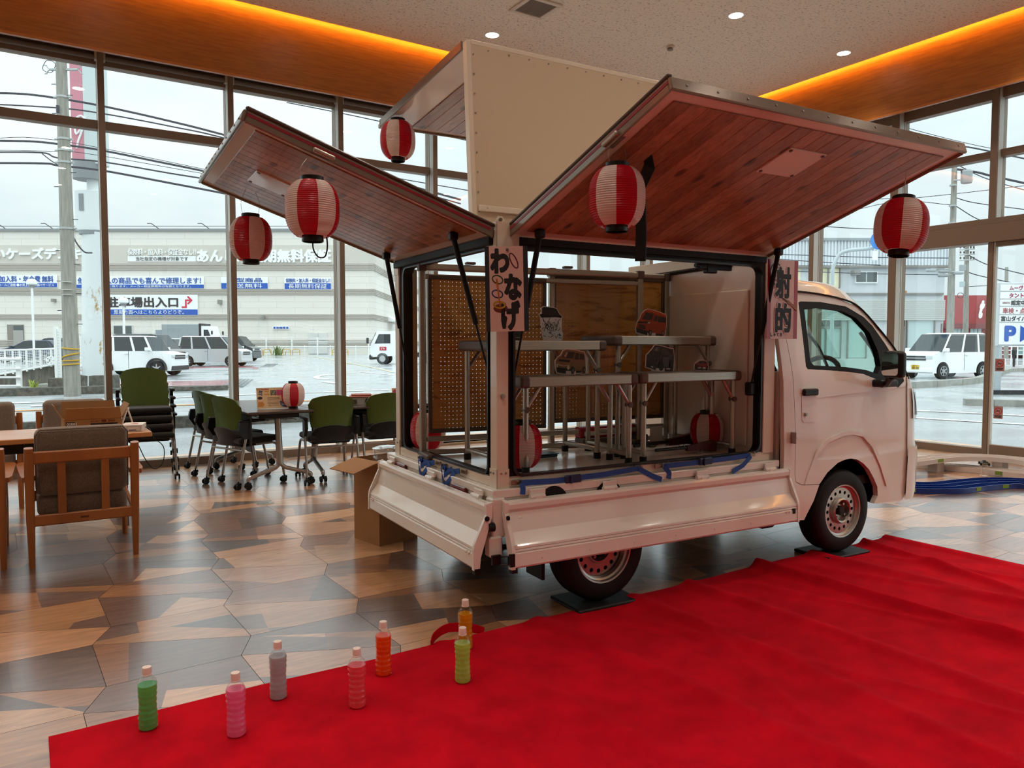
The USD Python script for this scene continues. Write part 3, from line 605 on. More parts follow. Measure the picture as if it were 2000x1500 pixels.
# hinged panels; each is part of the box
def plank_mat(i):
    cs = [('#ab7550', '#845031'), ('#9c6541', '#734329'), ('#b88260', '#8f5c3e')]
    n = f'awning_plank_{i}'
    if n in MATS: return MATS[n]
    a, b = cs[i]
    MATS[n] = usdkit.material(stage, '/World/Looks/'+n, {
        "tc": ("texture_coordinate", {}), "mp": ("mapping", {"scale": (14.0, 1.1, 14.0)}), "n": ("noise_texture", {"scale": 3.0, "detail": 5.0, "roughness": .65, "distortion": .8}),
        "r": ("rgb_ramp", {"ramp": [(.30, lin(b)), (.60, lin(a))]}),
        "mk": ("mapping", {"scale": (9.0, 3.6, 9.0)}), "k": ("voronoi_texture", {"scale": 1.0, "randomness": 1.0}), "kr": ("rgb_ramp", {"ramp": [(0.0, (.18, .10, .06)), (.13, (.45, .35, .3)), (.2, (1, 1, 1))]}),
        "m": ("mix_color", {"blend_type": "multiply", "fac": 1.0}), "p": ("principled_bsdf", {"roughness": .3, "coat_weight": .2, "coat_roughness": .1})},
        [("tc.object", "mp.vector"), ("mp.vector", "n.vector"), ("n.fac", "r.fac"), ("tc.object", "mk.vector"), ("mk.vector", "k.vector"), ("k.distance", "kr.fac"), ("r.color", "m.a"), ("kr.color", "m.b"), ("m.result", "p.base_color")], surface="p.BSDF")
    return MATS[n]
edge = mat('awning_edge', '#8d8073', .2, metal=.6); pinkw = mat('awning_border', '#d9c6b8', .18, coat=.5); redtape = mat('red_trim', '#8a2430', .3)
def awning(name, M, wx, L, npl, plate, band=None, border=.055):
    """panel in its own plane: x across (0..wx), y outward (0..L), underside at z=0, thickness upward in -z... M puts it in truck space"""
    a = part(sb, name, b_(xf(bx(0, wx, 0, L, .006, .034, .004), M)), pinkw)
    for c in (bx(-.012, wx+.012, L, L+.016, -.006, .044, .004), bx(-.012, 0, 0, L, -.006, .044, .004), bx(wx, wx+.012, 0, L, -.006, .044, .004), bx(0, wx, -.014, 0, -.004, .04, .004)): part(a, 'edge_profile', b_(xf(c, M)), edge)
    x0, x1 = border, wx-border
    if band: x0 = band
    w = (x1-x0)/npl
    for i in range(npl):
        y0 = border+.004*((i*7) % 3); 
        part(a, 'plank', xf(bx(x0+i*w+.0008, x0+(i+1)*w-.0008, border, L-border, 0, .007, .0016), SMi @ M), plank_mat(int(rng.integers(0, 3))), smooth=False)
    if plate:
        px0, px1, py0, py1 = plate
        part(a, 'cover_plate', b_(xf(bx(px0, px1, py0, py1, -.006, .002, .002), M)), pinkw)
        parts(a, 'plate_screw', [b_(xf(cyl((x, y, -.009), (x, y, -.004), .008, 10), M)) for x in (px0+.015, px1-.015) for y in (py0+.015, py1-.015)], alud)
    parts(a, 'edge_screw', [b_(xf(cyl((x, L+.014, .02), (x, L+.019, .02), .005, 6), M)) for x in np.linspace(.06, wx-.05, 12)], metal)
    return a
SMi = np.linalg.inv(TR((.31, .72, .667)))
th = .306; ds = np.array([0, -math.cos(th), math.sin(th)])
def pl(o, r, u):
    r, u = np.asarray(r, float), np.asarray(u, float); n = np.cross(r, u); M = np.eye(4); M[:3, 0], M[:3, 1], M[:3, 2], M[:3, 3] = r, u, n, o
    return M
Ma = pl((-.54, .03, 1.885), (1, 0, 0), ds)        # normal = x cross outward
if Ma[2, 2] < 0: Ma = pl((-.54, .03, 1.885), (1, 0, 0), ds) @ np.diag([1, 1, -1, 1.0])
sa = awning('side_awning', Ma, 1.74, 1.19, 20, (.80, 1.03, .81, 1.01))
part(sa, 'hinge_gasket', b_(bx(-.55, 1.2, .028, .05, 1.845, 1.885, .004)), rub)
th2 = .328; dr = np.array([-math.cos(th2), 0, math.sin(th2)])
Mb = pl((-.64, .05, 1.878), (0, 1, 0), dr)
if Mb[2, 2] < 0: Mb = Mb @ np.diag([1, 1, -1, 1.0])
ra = awning('rear_awning', Mb, 1.31, 1.18, 15, (.60, .85, .81, 1.01))
part(ra, 'hinge_gasket', b_(bx(-.645, -.618, .06, 1.36, 1.84, 1.88, .004)), rub)
for a, Mx_, L_ in ((sa, Ma, 1.19), (ra, Mb, 1.18)):
    part(a, 'red_edge_tape', b_(xf(bx(-.0135, -.012, .02, L_, .022, .034), Mx_)), redtape, smooth=False)
    part(a, 'outer_gutter', b_(xf(bx(-.014, .01, 0, L_+.01, .044, .062, .006), Mx_)), mat('gutter_brown', '#4a3a31', .35))
    part(a, 'edge_latch', b_(xf(cat(rbox(-.03, .03, .80, .90, .0, .022, .01)), Mx_)), alu)
# roof lid standing upright and the far side wing hanging out from its top
lid = part(sb, 'roof_lid', b_(xf(bx(0, 1.83, 0, .93, 0, .045, .004), frame((-.62, .322, 1.972), (1, 0, 0), (0, .075, .997)))), mat('lid_cream', '#cdbb9f', .4))
Ml = frame((-.62, .322, 1.972), (1, 0, 0), (0, .075, .997)) @ np.diag([1, 1, 1, 1.0])
zf_ = .047
for c in (bx(-.004, .022, 0, .93, .0, zf_, .003), bx(.022, 1.83, .908, .934, .0, zf_, .003)): part(lid, 'edge_profile', b_(xf(c, Ml)), cream)
parts(lid, 'rivet', [b_(xf(cyl((x, y, .044), (x, y, .0495), .0045, 6), Ml)) for x, y in [(.033, t) for t in np.linspace(.06, .86, 9)]+[(t, .893) for t in np.linspace(.12, 1.7, 14)]], alu)
part(lid, 'stiffener_bar', b_(xf(bx(.03, .62, .060, .092, .045, .06, .003), Ml)), cream)
part(lid, 'hinge_bracket', b_(xf(ext(Polygon([(.10, -.02), (.20, -.02), (.165, .045), (.135, .045)]), .006, TR((0, 0, .046))), Ml)), cream)
parts(lid, 'bracket_bolt', [b_(xf(cyl((x, y, .05), (x, y, .06), r, 10), Ml)) for x, y, r in ((.15, .026, .009), (.075, .078, .005), (.31, .078, .005))], alud)
dw = np.array([0, 1.234, -.078]); dw /= np.linalg.norm(dw)
Mw = pl((-.62, .39, 2.90), (1, 0, 0), dw)
Mw = Mw @ np.diag([1, 1, 1, 1.0])
wing = awning('far_wing', Mw @ TR((0, 0, -.034)) @ np.diag([1, 1, 1, 1.0]), 1.80, 1.23, 18, None, band=.19, border=.05)
part(wing, 'edge_latch', b_(xf(rbox(-.01, .06, 1.20, 1.28, .0, .03, .01), Mw @ TR((0, 0, -.04)))), alu)
# gas struts, strap
def strut(a, p, q, k=.62):
    p, q = np.array(p, float), np.array(q, float); m = p+(q-p)*k
    s_ = part(sb, 'gas_strut', b_(cyl(p, m, .0135, 12)), rub)
    part(s_, 'strut_rod', b_(cyl(m, q, .006, 8)), plast); part(s_, 'strut_mount', b_(rbox(*(v for i in range(3) for v in (p[i]-.022, p[i]+.022)), .012)), plast)
def on(M, x, y, z=-.02): return (M @ np.array([x, y, z, 1.0]))[:3]
strut(ra, on(Mb, .19, .11), (-.60, .14, 1.20)); strut(ra, on(Mb, 1.14, .11), (-.60, 1.24, 1.20))
strut(sa, on(Ma, .107, .085), (-.515, .05, 1.20)); strut(sa, on(Ma, 1.71, .11), (1.13, .07, 1.13))
sp('strut_foot', bx(1.10, 1.17, .05, .10, 1.06, 1.14, .008), plast)
part(sa, 'pull_strap', b_(sweep([on(Ma, .20, .80, -.012), on(Ma, .20, .80, -.05), (-.30, -.64, 2.02), (-.26, -.60, 1.84), (-.255, -.59, 1.72)], .5, prof=[(-.05, -.005), (.05, -.005), (.05, .005), (-.05, .005)])), rub, smooth=False)
# blue lashing straps
bl = mat('blue_webbing', '#1f4f9e', .6, bump=.2, bscale=400); hook = mat('hook_zinc', '#8f826f', .35, metal=.8)
def webbing(pts, w=.014, t=.0016): return sweep(pts, 1.0, prof=[(-t, -w), (t, -w), (t, w), (-t, w)])
def ratchet(name, label, segs, buckle, hooks, mark=None, rear=False):
    o = np.array(segs[0][0]); Ms, r_ = rel(o); t = thing(name, label, 'lashing strap', M=Ms)
    for s in segs: part(t, 'webbing', r_(webbing(s)), bl, smooth=False)
    for h in hooks: part(t, 'hook_plate', r_(cat(bx(h[0]-.028, h[0]+.028, .012, .02, h[2]-.012, h[2]+.012, .002), sweep([(h[0]-.008, .012, h[2]+.012), (h[0], -.004, h[2]+.01), (h[0]+.008, .012, h[2]+.012)], .004, 6)) if not rear else cat(bx(-.632, -.624, h[1]-.028, h[1]+.028, h[2]-.012, h[2]+.012, .002), cyl((-.632, h[1], h[2]), (-.65, h[1], h[2]), .007))), hook)
    if buckle is not None: part(t, 'buckle', r_(cat(bx(buckle[0]-.05, buckle[0]+.05, -.012, .008, buckle[2]-.02, buckle[2]+.02, .006), cyl((buckle[0]-.02, -.016, buckle[2]-.02), (buckle[0]-.02, -.016, buckle[2]+.02), .006))), mat('buckle_dark', '#2c3a5a', .4, metal=.4))
    if mark:
        g = text2d(mark, .018, 1); part(t, 'strap_print', r_(ext(g, .0008, frame((buckle[0]+.12, -.0005, buckle[2]-.006), (1, 0, 0), (0, 0, 1)))), mat('strap_ink', '#10214a', .5), smooth=False)
ratchet('lashing_strap', 'long blue lashing strap along the lower rail from the rear corner post, with loose tail', [[(-.50, .002, .69), (-.30, .0, .683), (.0, .0, .69), (.225, .002, .703)], [(-.50, -.002, .69), (-.495, -.006, .66), (-.50, -.01, .635)], [(.225, -.002, .70), (.30, -.008, .66), (.37, -.014, .632)]], (-.20, 0, .685), [(-.52, 0, .692), (.235, 0, .705)], 'allsafe')
ratchet('lashing_strap', 'blue lashing strap with buckle along the lower rail nearest the cab', [[(.40, .002, .70), (.60, .0, .702), (.85, .0, .706), (1.06, .002, .712)], [(.40, -.002, .70), (.43, -.008, .66), (.42, -.014, .632)], [(1.06, -.002, .708), (.99, -.008, .66), (.90, -.014, .63)]], (.70, 0, .705), [(.375, 0, .703), (1.085, 0, .714)], 'allsafe')
for (yc, l) in ((.84, 'looped blue strap bundle on the rear rail, farther from the corner post'), (.51, 'looped blue strap bundle on the rear rail, nearer the corner post')):
    ratchet('lashing_strap', l, [[(-.64, yc+.12, .695), (-.648, yc+.05, .685), (-.648, yc-.05, .69), (-.64, yc-.10, .70)], [(-.648, yc+.12, .69), (-.66, yc+.08, .64), (-.67, yc+.03, .60), (-.66, yc-.03, .65), (-.65, yc-.06, .69)], [(-.645, yc+.06, .70), (-.67, yc+.03, .66), (-.645, yc-.02, .70)]], None, [(0, yc-.13, .70), (0, yc+.12, .70)], rear=True)
# ---------- things in and on the stall ----------
ZF = .70
def Tthing(name, label, cat_, base, rz=0.0, group=None):
    return thing(name, label, cat_, M=TT @ TR(base, rz), group=group)
# pegboard display
def peg_material():
    nodes = {"tc": ("texture_coordinate", {}), "sp": ("separate_xyz", {}), "sum": ("math", {"math_type": "add"}), "lt": ("math", {"math_type": "less_than", "value2": .0095}),
             "mp": ("mapping", {"scale": (1.0, 1.0, 5.0)}), "n": ("noise_texture", {"scale": 2.6, "detail": 5.0, "distortion": 2.2}),
             "r": ("rgb_ramp", {"ramp": [(.33, lin('#8a5720')), (.46, lin('#b27f3a')), (.7, lin('#bb8944'))]}),
             "p": ("principled_bsdf", {"roughness": .38}), "t": ("transparent_bsdf", {}), "x": ("mix_closure", {})}
    links = [("tc.object", "sp.vector"), ("tc.object", "mp.vector"), ("mp.vector", "n.vector"), ("n.fac", "r.fac"), ("r.color", "p.base_color")]
    for a in "xz":
        nodes.update({"s"+a: ("math", {"math_type": "multiply", "value2": 40.0}), "f"+a: ("math", {"math_type": "fraction"}), "c"+a: ("math", {"math_type": "subtract", "value2": .5}), "q"+a: ("math", {"math_type": "multiply"})})
        links += [(f"sp.{a}", f"s{a}.value1"), (f"s{a}.value", f"f{a}.value1"), (f"f{a}.value", f"c{a}.value1"), (f"c{a}.value", f"q{a}.value1"), (f"c{a}.value", f"q{a}.value2")]
    links += [("qx.value", "sum.value1"), ("qz.value", "sum.value2"), ("sum.value", "lt.value1"), ("lt.value", "x.fac"), ("p.BSDF", "x.closure1"), ("t.BSDF", "x.closure2")]
    return usdkit.material(stage, '/World/Looks/pegboard', nodes, links, surface="x.closure")
peg_m = peg_material()
ang = math.atan2(-.20, 1.47)
def pegstand(label, base, rz, L, boards, zt, legs):
    t = Tthing('pegboard_stand', label, 'pegboard', base, rz)
    for x in legs: part(t, 'post', rbox(x-.02, x+.02, -.02, .02, .0, zt, .012), alu)
    for z in (zt-.02, .10, .02) if len(legs) > 1 else (zt-.02, .12): part(t, 'rail', rbox(.02, L-.02, -.016, .016, z-.016, z+.016, .01), alu)
    for x in legs: part(t, 'corner_joint', rbox(x-.024, x+.024, -.024, .024, zt-.05, zt+.004, .006), alud)
    for x0, x1, z0, z1 in boards:
        p = part(t, 'pegboard', bx(x0, x1, -.003, .003, z0, z1), peg_m, smooth=False)
        for q in (bx(x0-.02, x1+.02, -.013, .013, z1, z1+.025, .003), bx(x0-.02, x1+.02, -.013, .013, z0-.025, z0, .003), bx(x0-.02, x0, -.013, .013, z0, z1, .003), bx(x1, x1+.02, -.013, .013, z0, z1, .003)): part(p, 'board_frame', q, mat('board_frame', '#5d5146', .3, metal=.5))
    return t
ps = pegstand('tall pegboard stand in an aluminium tube frame at the back of the stall', (-.60, 1.0, ZF), ang, 1.48, [(.055, .78, .16, 1.05)], 1.145, (0, 1.48))
part(ps, 'top_bar', rbox(-.01, 1.49, -.02, .02, 1.10, 1.14, .012), alu)
part(ps, 'cross_bar', rbox(.0, 1.48, -.012, .012, 1.05, 1.08, .008), alu)
parts(ps, 'foot', [bx(x-.025, x+.025, -.19, .19, .0, .03, .008) for x in (0, 1.48)], alud)
parts(ps, 'top_clip', [bx(x-.03, x+.03, -.02, .02, 1.145, 1.16, .004) for x in (.30, .95)], alud)
pegstand('second pegboard panel leaning behind the right half of the tall pegboard stand', (.28, .965, ZF), math.atan2(-.08, .9), .90, [(.03, .85, .18, 1.09)], 1.15, (0, .89))
# aluminium step stands
def stand(label, base, W, D, H, left):
    t = Tthing('step_stand', label, 'step stand', base, group=None)
    part(t, 'deck', cat(bx(.0, W, 0, .045, H-.055, H, .006), bx(0, W, D-.045, D, H-.055, H, .006), bx(.0, W, .045, D-.045, H-.012, H-.004)), alu)
    part(t, 'deck_surface', cat(*[bx(.02, W-.02, y, y+.035, H-.004, H, .0015) for y in np.arange(.01, D-.03, .042)]), mat('deck_grey', '#7d756b', .45, metal=.4), kind='stuff')
    parts(t, 'end_cap', [rbox(x0, x1, -.004, D+.004, H-.059, H+.003, .018) for x0, x1 in ((-.012, .05), (W-.05, W+.012))], alud)
    for x in (.035, W-.035):
        for y in (.03, D-.03):
            l = part(t, 'leg', cyl((x, y, .02), (x, y, H-.05), .0155, 12), alu); part(l, 'rubber_foot', cyl((x, y, 0), (x, y, .035), .021, 12), rub)
        part(t, 'foot_bar', cyl((x, .03, .055), (x, D-.03, .055), .014, 10), alu)
        sx = 1 if x < W/2 else -1
        for y in (.03, D-.03):
            br = part(t, 'brace', cyl((x, y, H-.17), (x+sx*.085, y, H-.05), .011, 10), alu)
    parts(t, 'pivot', [cyl((x, .01, H-.17), (x, .05, H-.17), .016, 10) for x in (.035, W-.035)], alud)
    return t
stand('taller aluminium step stand on the left at the back, holding the foil-wrapped cut-out', (-.46, .385, ZF), .745, .40, .685, 1)
stand('taller aluminium step stand on the right at the back, holding the orange van cut-out', (.355, .375, ZF), .78, .36, .715, 0)
stand('lower aluminium step stand on the left in front, holding the tan car cut-out', (-.415, .135, ZF), .735, .235, .50, 1)
stand('lower right aluminium step stand holding the red and the grey car cut-outs', (.345, .125, ZF), .755, .235, .505, 0)
# car cut-outs, printed on board; coordinates in tenths of a millimetre or so off the picture, drawn as flat print
def cutout(label, T0, k, outline, layers, tilt=0.0, face=-math.radians(8), yo=0.0):
    xs = [p[0] for p in outline]; cx = (min(xs)+max(xs))/2; zb = max(p[1] for p in outline)
    nn = lambda pts: [((x-cx)*k, (zb-y)*k) for x, y in pts]
    t = Tthing('car_cutout', label, 'cardboard cut-out', T0, face)
    o = Polygon(nn(outline)).buffer(0); M = frame((0, 0, 0), (1, 0, 0), (0, 0, 1))
    dn = -.006
    part(t, 'board', ext(o.buffer(.0045), .005, M @ TR((0, 0, -.0065))), mat('cutout_white', '#cfc7bd', .4), smooth=False)
    part(t, 'back_foot', bx(-.03, .03, .0, .05, 0, .02), MATS['cutout_white'], smooth=False)
    for i, (n, cl, pts) in enumerate(layers):
        g = pts if hasattr(pts, 'geom_type') else unary_union([Polygon(nn(q)).buffer(0) for q in (pts if isinstance(pts[0][0], (tuple, list)) else [pts])])
        g = g.intersection(o)
        if g.is_empty: continue
        part(t, n, ext(g, .0006, M @ TR((0, 0, -.0015+.0007*i))), mat('print_'+cl.strip('#'), cl, .3, var=.12, scale=14), smooth=False)
    return t
def circ(x, y, rx, ry, n=16): return [(x+rx*math.cos(a), y+ry*math.sin(a)) for a in np.arange(n)*2*math.pi/n]
K = 1/5/352
ov = [(875, 380), (890, 330), (930, 270), (940, 240), (985, 200), (1020, 188), (1100, 203), (1200, 230), (1240, 242), (1246, 330), (1238, 400), (1226, 468), (1200, 472), (1150, 465), (1060, 467), (1030, 467), (880, 432)]
cutout('orange van cut-out standing on the right taller stand', (.735, .52, ZF+.716), K*1.03, ov, [
    ('body', '#a8401c', ov), ('shade', '#241a16', [[(876, 385), (1015, 420), (1020, 465), (880, 432)], [(1060, 440), (1195, 452), (1190, 470), (1060, 466)]]), ('roof_edge', '#c05a2c', [(985, 205), (1020, 192), (1240, 245), (1240, 256), (1020, 208)]),
    ('windows', '#3c3430', [[(943, 292), (990, 220), (1088, 236), (1062, 302)], [(1083, 312), (1106, 248), (1136, 256), (1130, 314)], [(1147, 258), (1240, 272), (1234, 330), (1144, 322)]]),
    ('grille', '#1f1815', [[(890, 318), (1030, 318), (1040, 334), (890, 334)], [(905, 345), (985, 360), (982, 400), (905, 382)]]), ('grille_bars', '#a8482a', [[(905, 357), (985, 371), (985, 375), (905, 361)], [(905, 370), (985, 385), (985, 389), (905, 374)]]),
    ('tyres', '#1a1614', [circ(1043, 436, 22, 32), circ(1200, 438, 16, 27)]), ('rims', '#7d7671', [circ(1045, 438, 12, 20), circ(1201, 440, 8, 17)]), ('headlamps', '#b7aca0', [(1010, 322), (1040, 322), (1036, 338), (1008, 336)])])
tv = [(85, 720), (105, 690), (140, 670), (165, 625), (200, 612), (300, 622), (385, 640), (398, 700), (402, 800), (398, 845), (365, 850), (350, 835), (280, 838), (265, 852), (235, 850), (100, 830), (88, 790)]
cutout('tan boxy car cut-out on the lower left stand', (-.04, .26, ZF+.501), K*1.0, tv, [
    ('body', '#8a6844', tv), ('underside', '#1d1714', [[(95, 780), (240, 800), (240, 850), (100, 830)], [(280, 815), (355, 815), (350, 842), (280, 842)]]), ('windows', '#3a322c', [[(150, 685), (190, 630), (285, 640), (262, 700)], [(280, 705), (298, 645), (330, 650), (325, 710)], [(338, 652), (385, 660), (385, 712), (334, 708)]]), ('glint', '#b59a7c', [(165, 680), (192, 636), (212, 638), (192, 686)]),
    ('grille', '#231b17', [(112, 705), (235, 715), (225, 735), (112, 724)]), ('bumper_line', '#b8a48c', [[(95, 745), (170, 765), (225, 755), (225, 764), (170, 775), (95, 756)]]), ('tyres', '#171311', [circ(262, 812, 18, 36), circ(384, 808, 14, 32)]), ('rims', '#6d6660', [circ(263, 813, 9, 20), circ(385, 810, 7, 18)]), ('lamps', '#cdbfae', [circ(95, 765, 8, 18), circ(212, 785, 14, 20)])])
kv = [(810, 780), (815, 660), (880, 600), (915, 558), (1000, 570), (1075, 590), (1130, 600), (1142, 680), (1135, 790), (1128, 828), (980, 828), (880, 800)]
rs = np.random.default_rng(3)
def strokes(box_, n, l, w, a0, sd):
    r = np.random.default_rng(sd); out = []
    for _ in range(n):
        x, y = r.uniform(box_[0], box_[2]), r.uniform(box_[1], box_[3]); a = a0+r.normal(0, .5); L = l*r.uniform(.5, 1.4); dx, dy = math.cos(a)*L, math.sin(a)*L; px_, py_ = -math.sin(a)*w, math.cos(a)*w
        out.append([(x-dx, y-dy), (x+px_, y+py_), (x+dx, y+dy), (x-px_, y-py_)])
    return out
cutout('dark grey patterned car cut-out on the lower right stand', (.57, .24, ZF+.507), K*1.0, kv, [
    ('body', '#2b2a2b', kv), ('pattern', '#565558', strokes((830, 600, 1130, 800), 60, 26, 4, .9, 5)), ('windows', '#47443f', [[(885, 612), (915, 570), (975, 580), (960, 628)], [(990, 590), (1060, 600), (1060, 650), (985, 640)]]), ('windscreen_glint', '#77736a', [(905, 612), (925, 580), (950, 585), (938, 616)]),
    ('door', '#4c4b4d', [(1000, 680), (1075, 680), (1075, 770), (1000, 770)]), ('tyres', '#0f0e0e', [circ(985, 770, 30, 50), circ(1108, 760, 20, 45)]), ('lamp', '#c8c6c2', [(865, 765), (890, 775), (885, 790), (862, 780)]), ('road_glint', '#b7b2aa', [[(1045, 792), (1095, 796), (1090, 808), (1045, 806)]])])
rv = [(1322, 790), (1325, 742), (1350, 728), (1385, 708), (1430, 706), (1470, 716), (1490, 738), (1494, 785), (1488, 806), (1470, 812), (1440, 806), (1415, 812), (1395, 810), (1330, 800)]
cutout('small red car cut-out at the right end of the lower right stand', (.90, .25, ZF+.507), K*1.0, rv, [
    ('body', '#8f2a26', rv), ('windows', '#2a2422', [[(1375, 735), (1395, 714), (1432, 712), (1425, 738)], [(1435, 738), (1440, 714), (1470, 722), (1475, 738)]]), ('grille', '#241d1b', [(1328, 748), (1365, 752), (1365, 785), (1330, 780)]), ('underside', '#1d1715', [(1330, 786), (1480, 798), (1480, 812), (1330, 802)]), ('tyres', '#151211', [circ(1412, 790, 13, 22), circ(1478, 786, 10, 20)]), ('rims', '#77706b', [circ(1412, 791, 7, 13), circ(1478, 787, 5, 11)])])
fv = [(168, 240), (195, 235), (195, 180), (215, 168), (300, 175), (345, 185), (375, 235), (402, 255), (398, 300), (398, 395), (410, 420), (405, 480), (385, 492), (250, 490), (215, 480), (202, 420), (190, 330), (185, 270)]
cutout('black and foil-white car cut-out on the left taller stand', (.015, .55, ZF+.686), K*1.06, fv, [
    ('foil', '#cfd8da', fv), ('wrinkles', '#2c3236', strokes((195, 280, 395, 400), 46, 22, 3, 2.2, 9)+strokes((195, 280, 300, 370), 16, 24, 4, .9, 2)+strokes((210, 400, 400, 470), 20, 20, 3, .5, 4)), ('cab', '#17120f', [(168, 240), (195, 235), (195, 180), (215, 168), (300, 175), (345, 185), (375, 235), (402, 255), (398, 272), (340, 265), (185, 272)]), ('cab_window', '#2c241e', [(205, 195), (330, 195), (355, 240), (205, 245)])])
bv = [(0, 130), (10, 60), (60, 0), (200, 10), (300, 40), (330, 150), (325, 300), (20, 290)]
cutout('black car cut-out half hidden behind the ring-toss sign on the left taller stand', (-.30, .47, ZF+.686), .00042, bv, [('body', '#1d2423', bv), ('windows', '#3b403c', [(200, 30), (290, 55), (300, 130), (205, 120)]), ('bumper', '#333a38', [(10, 160), (325, 160), (325, 190), (10, 190)]), ('trim', '#8d8f8a', [[(20, 250), (300, 258), (300, 266), (20, 258)]])])
# cork guns and parcels on the stall floor
gunw = mat('gun_red_wood', '#4a1616', .35)
for lbl, b0, rz, s in (('dark red toy cork gun lying on the stall floor behind the front stand legs', (.86, .50, ZF+.04), .12, 1), ('second dark red toy cork gun lying nearer the front edge of the stall floor', (.80, .26, ZF+.036), .0, .8)):
    t = Tthing('toy_gun', lbl, 'toy gun', b0, rz)
    part(t, 'stock', xf(ext(Polygon([(.0, -.012), (.0, .022), (.12, .03), (.26, .05), (.29, .02), (.285, -.03), (.16, -.012)]).buffer(.004), .03, frame((0, .015, 0), (1, 0, 0), (0, 0, 1))), np.diag([s, s, s, 1])), gunw)
    part(t, 'barrel', cyl((-.30*s, 0, .008), (.02, 0, .008), .012*s, 12), plast)
    part(t, 'trigger_guard', sweep([(.10*s, 0, -.005), (.11*s, 0, -.03), (.15*s, 0, -.03), (.16*s, 0, -.008)], .003, 6), metal)
redp = mat('red_parcel', '#9e1b26', .35)
for lbl, a in (('red flat packet on the stall floor under the pegboard', (.30, .68, .86, .93, ZF, ZF+.035)), ('red and white printed packet below the pegboard on the right', (.42, .95, .83, .90, ZF+.06, ZF+.13))):
    p = nm('packet'); 
    t = Tthing('packet', lbl, 'packet', ((a[0]+a[1])/2, (a[2]+a[3])/2, a[4])); w, d, h = (a[1]-a[0])/2, (a[3]-a[2])/2, a[5]-a[4]
    part(t, 'body', bx(-w, w, -d, d, 0, h, .006), redp); part(t, 'label_strip', bx(-w+.03, w*.3, -d-.0008, -d, h*.2, h*.6), white, smooth=False)
    if a[4] > ZF: part(t, 'tray', bx(-w, w, -d-.03, d, -.06, -.0005, .004), alud)
t = Tthing('storage_tray', 'teal tray lying on the stall floor below the pegboard', 'tray', (-.12, .62, ZF)); part(t, 'tray_body', bx(-.20, .20, -.05, .05, 0, .02, .006), mat('teal_tray', '#15343f', .4)); part(t, 'tray_rim', bx(-.205, .205, -.055, .055, .018, .023, .002), mat('teal_tray', '#15343f', .4))
t = Tthing('price_card', 'blank white card standing below the right end of the pegboard', 'card', (1.02, .80, ZF)); part(t, 'card_face', xf(bx(-.055, .055, -.0015, .0015, .0, .11), TR((0, 0, .0))), white, smooth=False); part(t, 'card_base', bx(-.03, .03, -.015, .015, 0, .006, .002), white)
# lanterns
def lant_m(n, c, tr):
    MATS[n] = usdkit.material(stage, '/World/Looks/'+n, {"p": ("principled_bsdf", {"base_color": lin(c), "roughness": .3, "specular_ior_level": .45}), "t": ("translucent_bsdf", {"color": lin(tr)}), "x": ("mix_closure", {"fac": .42})}, [("p.BSDF", "x.closure1"), ("t.BSDF", "x.closure2")], surface="x.closure"); return MATS[n]
lred, lwht = lant_m('lantern_red', '#c4122a', '#d0142c'), lant_m('lantern_white', '#ecd9d0', '#f0ddd2')
R_ = .11; prof = []
for i in range(105):
    s = i/104; z = -.112+.224*s; e = abs(z)/.118; r = .046+(R_-.046)*(1-e**2.6)**.62; prof.append((r+.0011*math.cos(i*2*math.pi/4), z))
lant0 = None
def lantern(label, P, rz, s=1.0, hang=None, cord=False, group=None, flat=1.0, tilt=None):
    t = thing('paper_lantern', label, 'lantern', M=TR(P, rz, s) @ np.diag([1, 1, flat, 1.0]) if tilt is None else TR(P, 0, s) @ tilt @ TR((0, 0, 0), rz))
    for i in range(8): part(t, 'red_stripe' if i % 2 else 'white_stripe', lathe(prof, 7, i*math.pi/4, (i+1)*math.pi/4), lred if i % 2 else lwht, smooth=50)
    cap = [(.040, .108), (.046, .108), (.047, .132), (.044, .134), (.041, .132)]
    part(t, 'top_ring', cat(lathe(cap, 28), lathe([(.04, .108), (.041, .132)][::-1], 28)), mat('lantern_black', '#121112', .28, spec=.5))
    part(t, 'bottom_ring', cat(lathe([(r*.94, -z) for r, z in cap][::-1], 28), lathe([(.0, -.112), (.04, -.113)], 28)), MATS['lantern_black'])
    if hang:
        for dx in (-.04, .04): part(t, 'hanging_wire', sweep(arc([(dx, 0, .13), (dx*1.15, 0, .13+hang*.45), (dx*.5, 0, .13+hang)], 4), .0009, 5), metal)
        part(t, 'carry_bail', sweep([(-.044, 0, .125), (-.02, .02, .14), (.02, .02, .14), (.044, 0, .125)], .0014, 5), metal)
    if cord: part(t, 'power_cord', sweep(arc([(.0, 0, -.128), (.0, -.01, -.165), (.02, -.01, -.195), (.05, 0, -.19), (.06, 0, -.15), (.058, .0, -.11)], 6), .003, 6), plast)
    return t
def lat(u, v, d): return at(u, v, d)
dl = F*.22
lantern('striped paper lantern on thin wires, lowest of the three around the rear awning', lat(490, 467, dl/80), .25+YAW*-1, hang=.14)
lantern('striped paper lantern with a looped black cord hanging under the rear awning', lat(610, 409, dl/104), -.1, hang=.075, cord=True)
lantern('small striped paper lantern hanging from the tip of the far raised side wing', lat(777, 274, dl/68), .45, hang=.03)
lantern('large striped paper lantern under the near edge of the side awning beside the black strap', lat(1205, 386, dl/110), .05, hang=.10)
ca, sa_ = math.cos(.12), math.sin(.12)
lantern('striped paper lantern hanging tilted at the right front corner of the side awning', lat(1760, 442, dl/97), .55, hang=.12, tilt=np.array([[ca, 0, sa_, 0], [0, 1, 0, 0], [-sa_, 0, ca, 0], [0, 0, 0, 1.0]]))
lantern('striped paper lantern standing on the folding table beside the event poster', np.array([2.215, 7.40, .735+.1335]), .2)
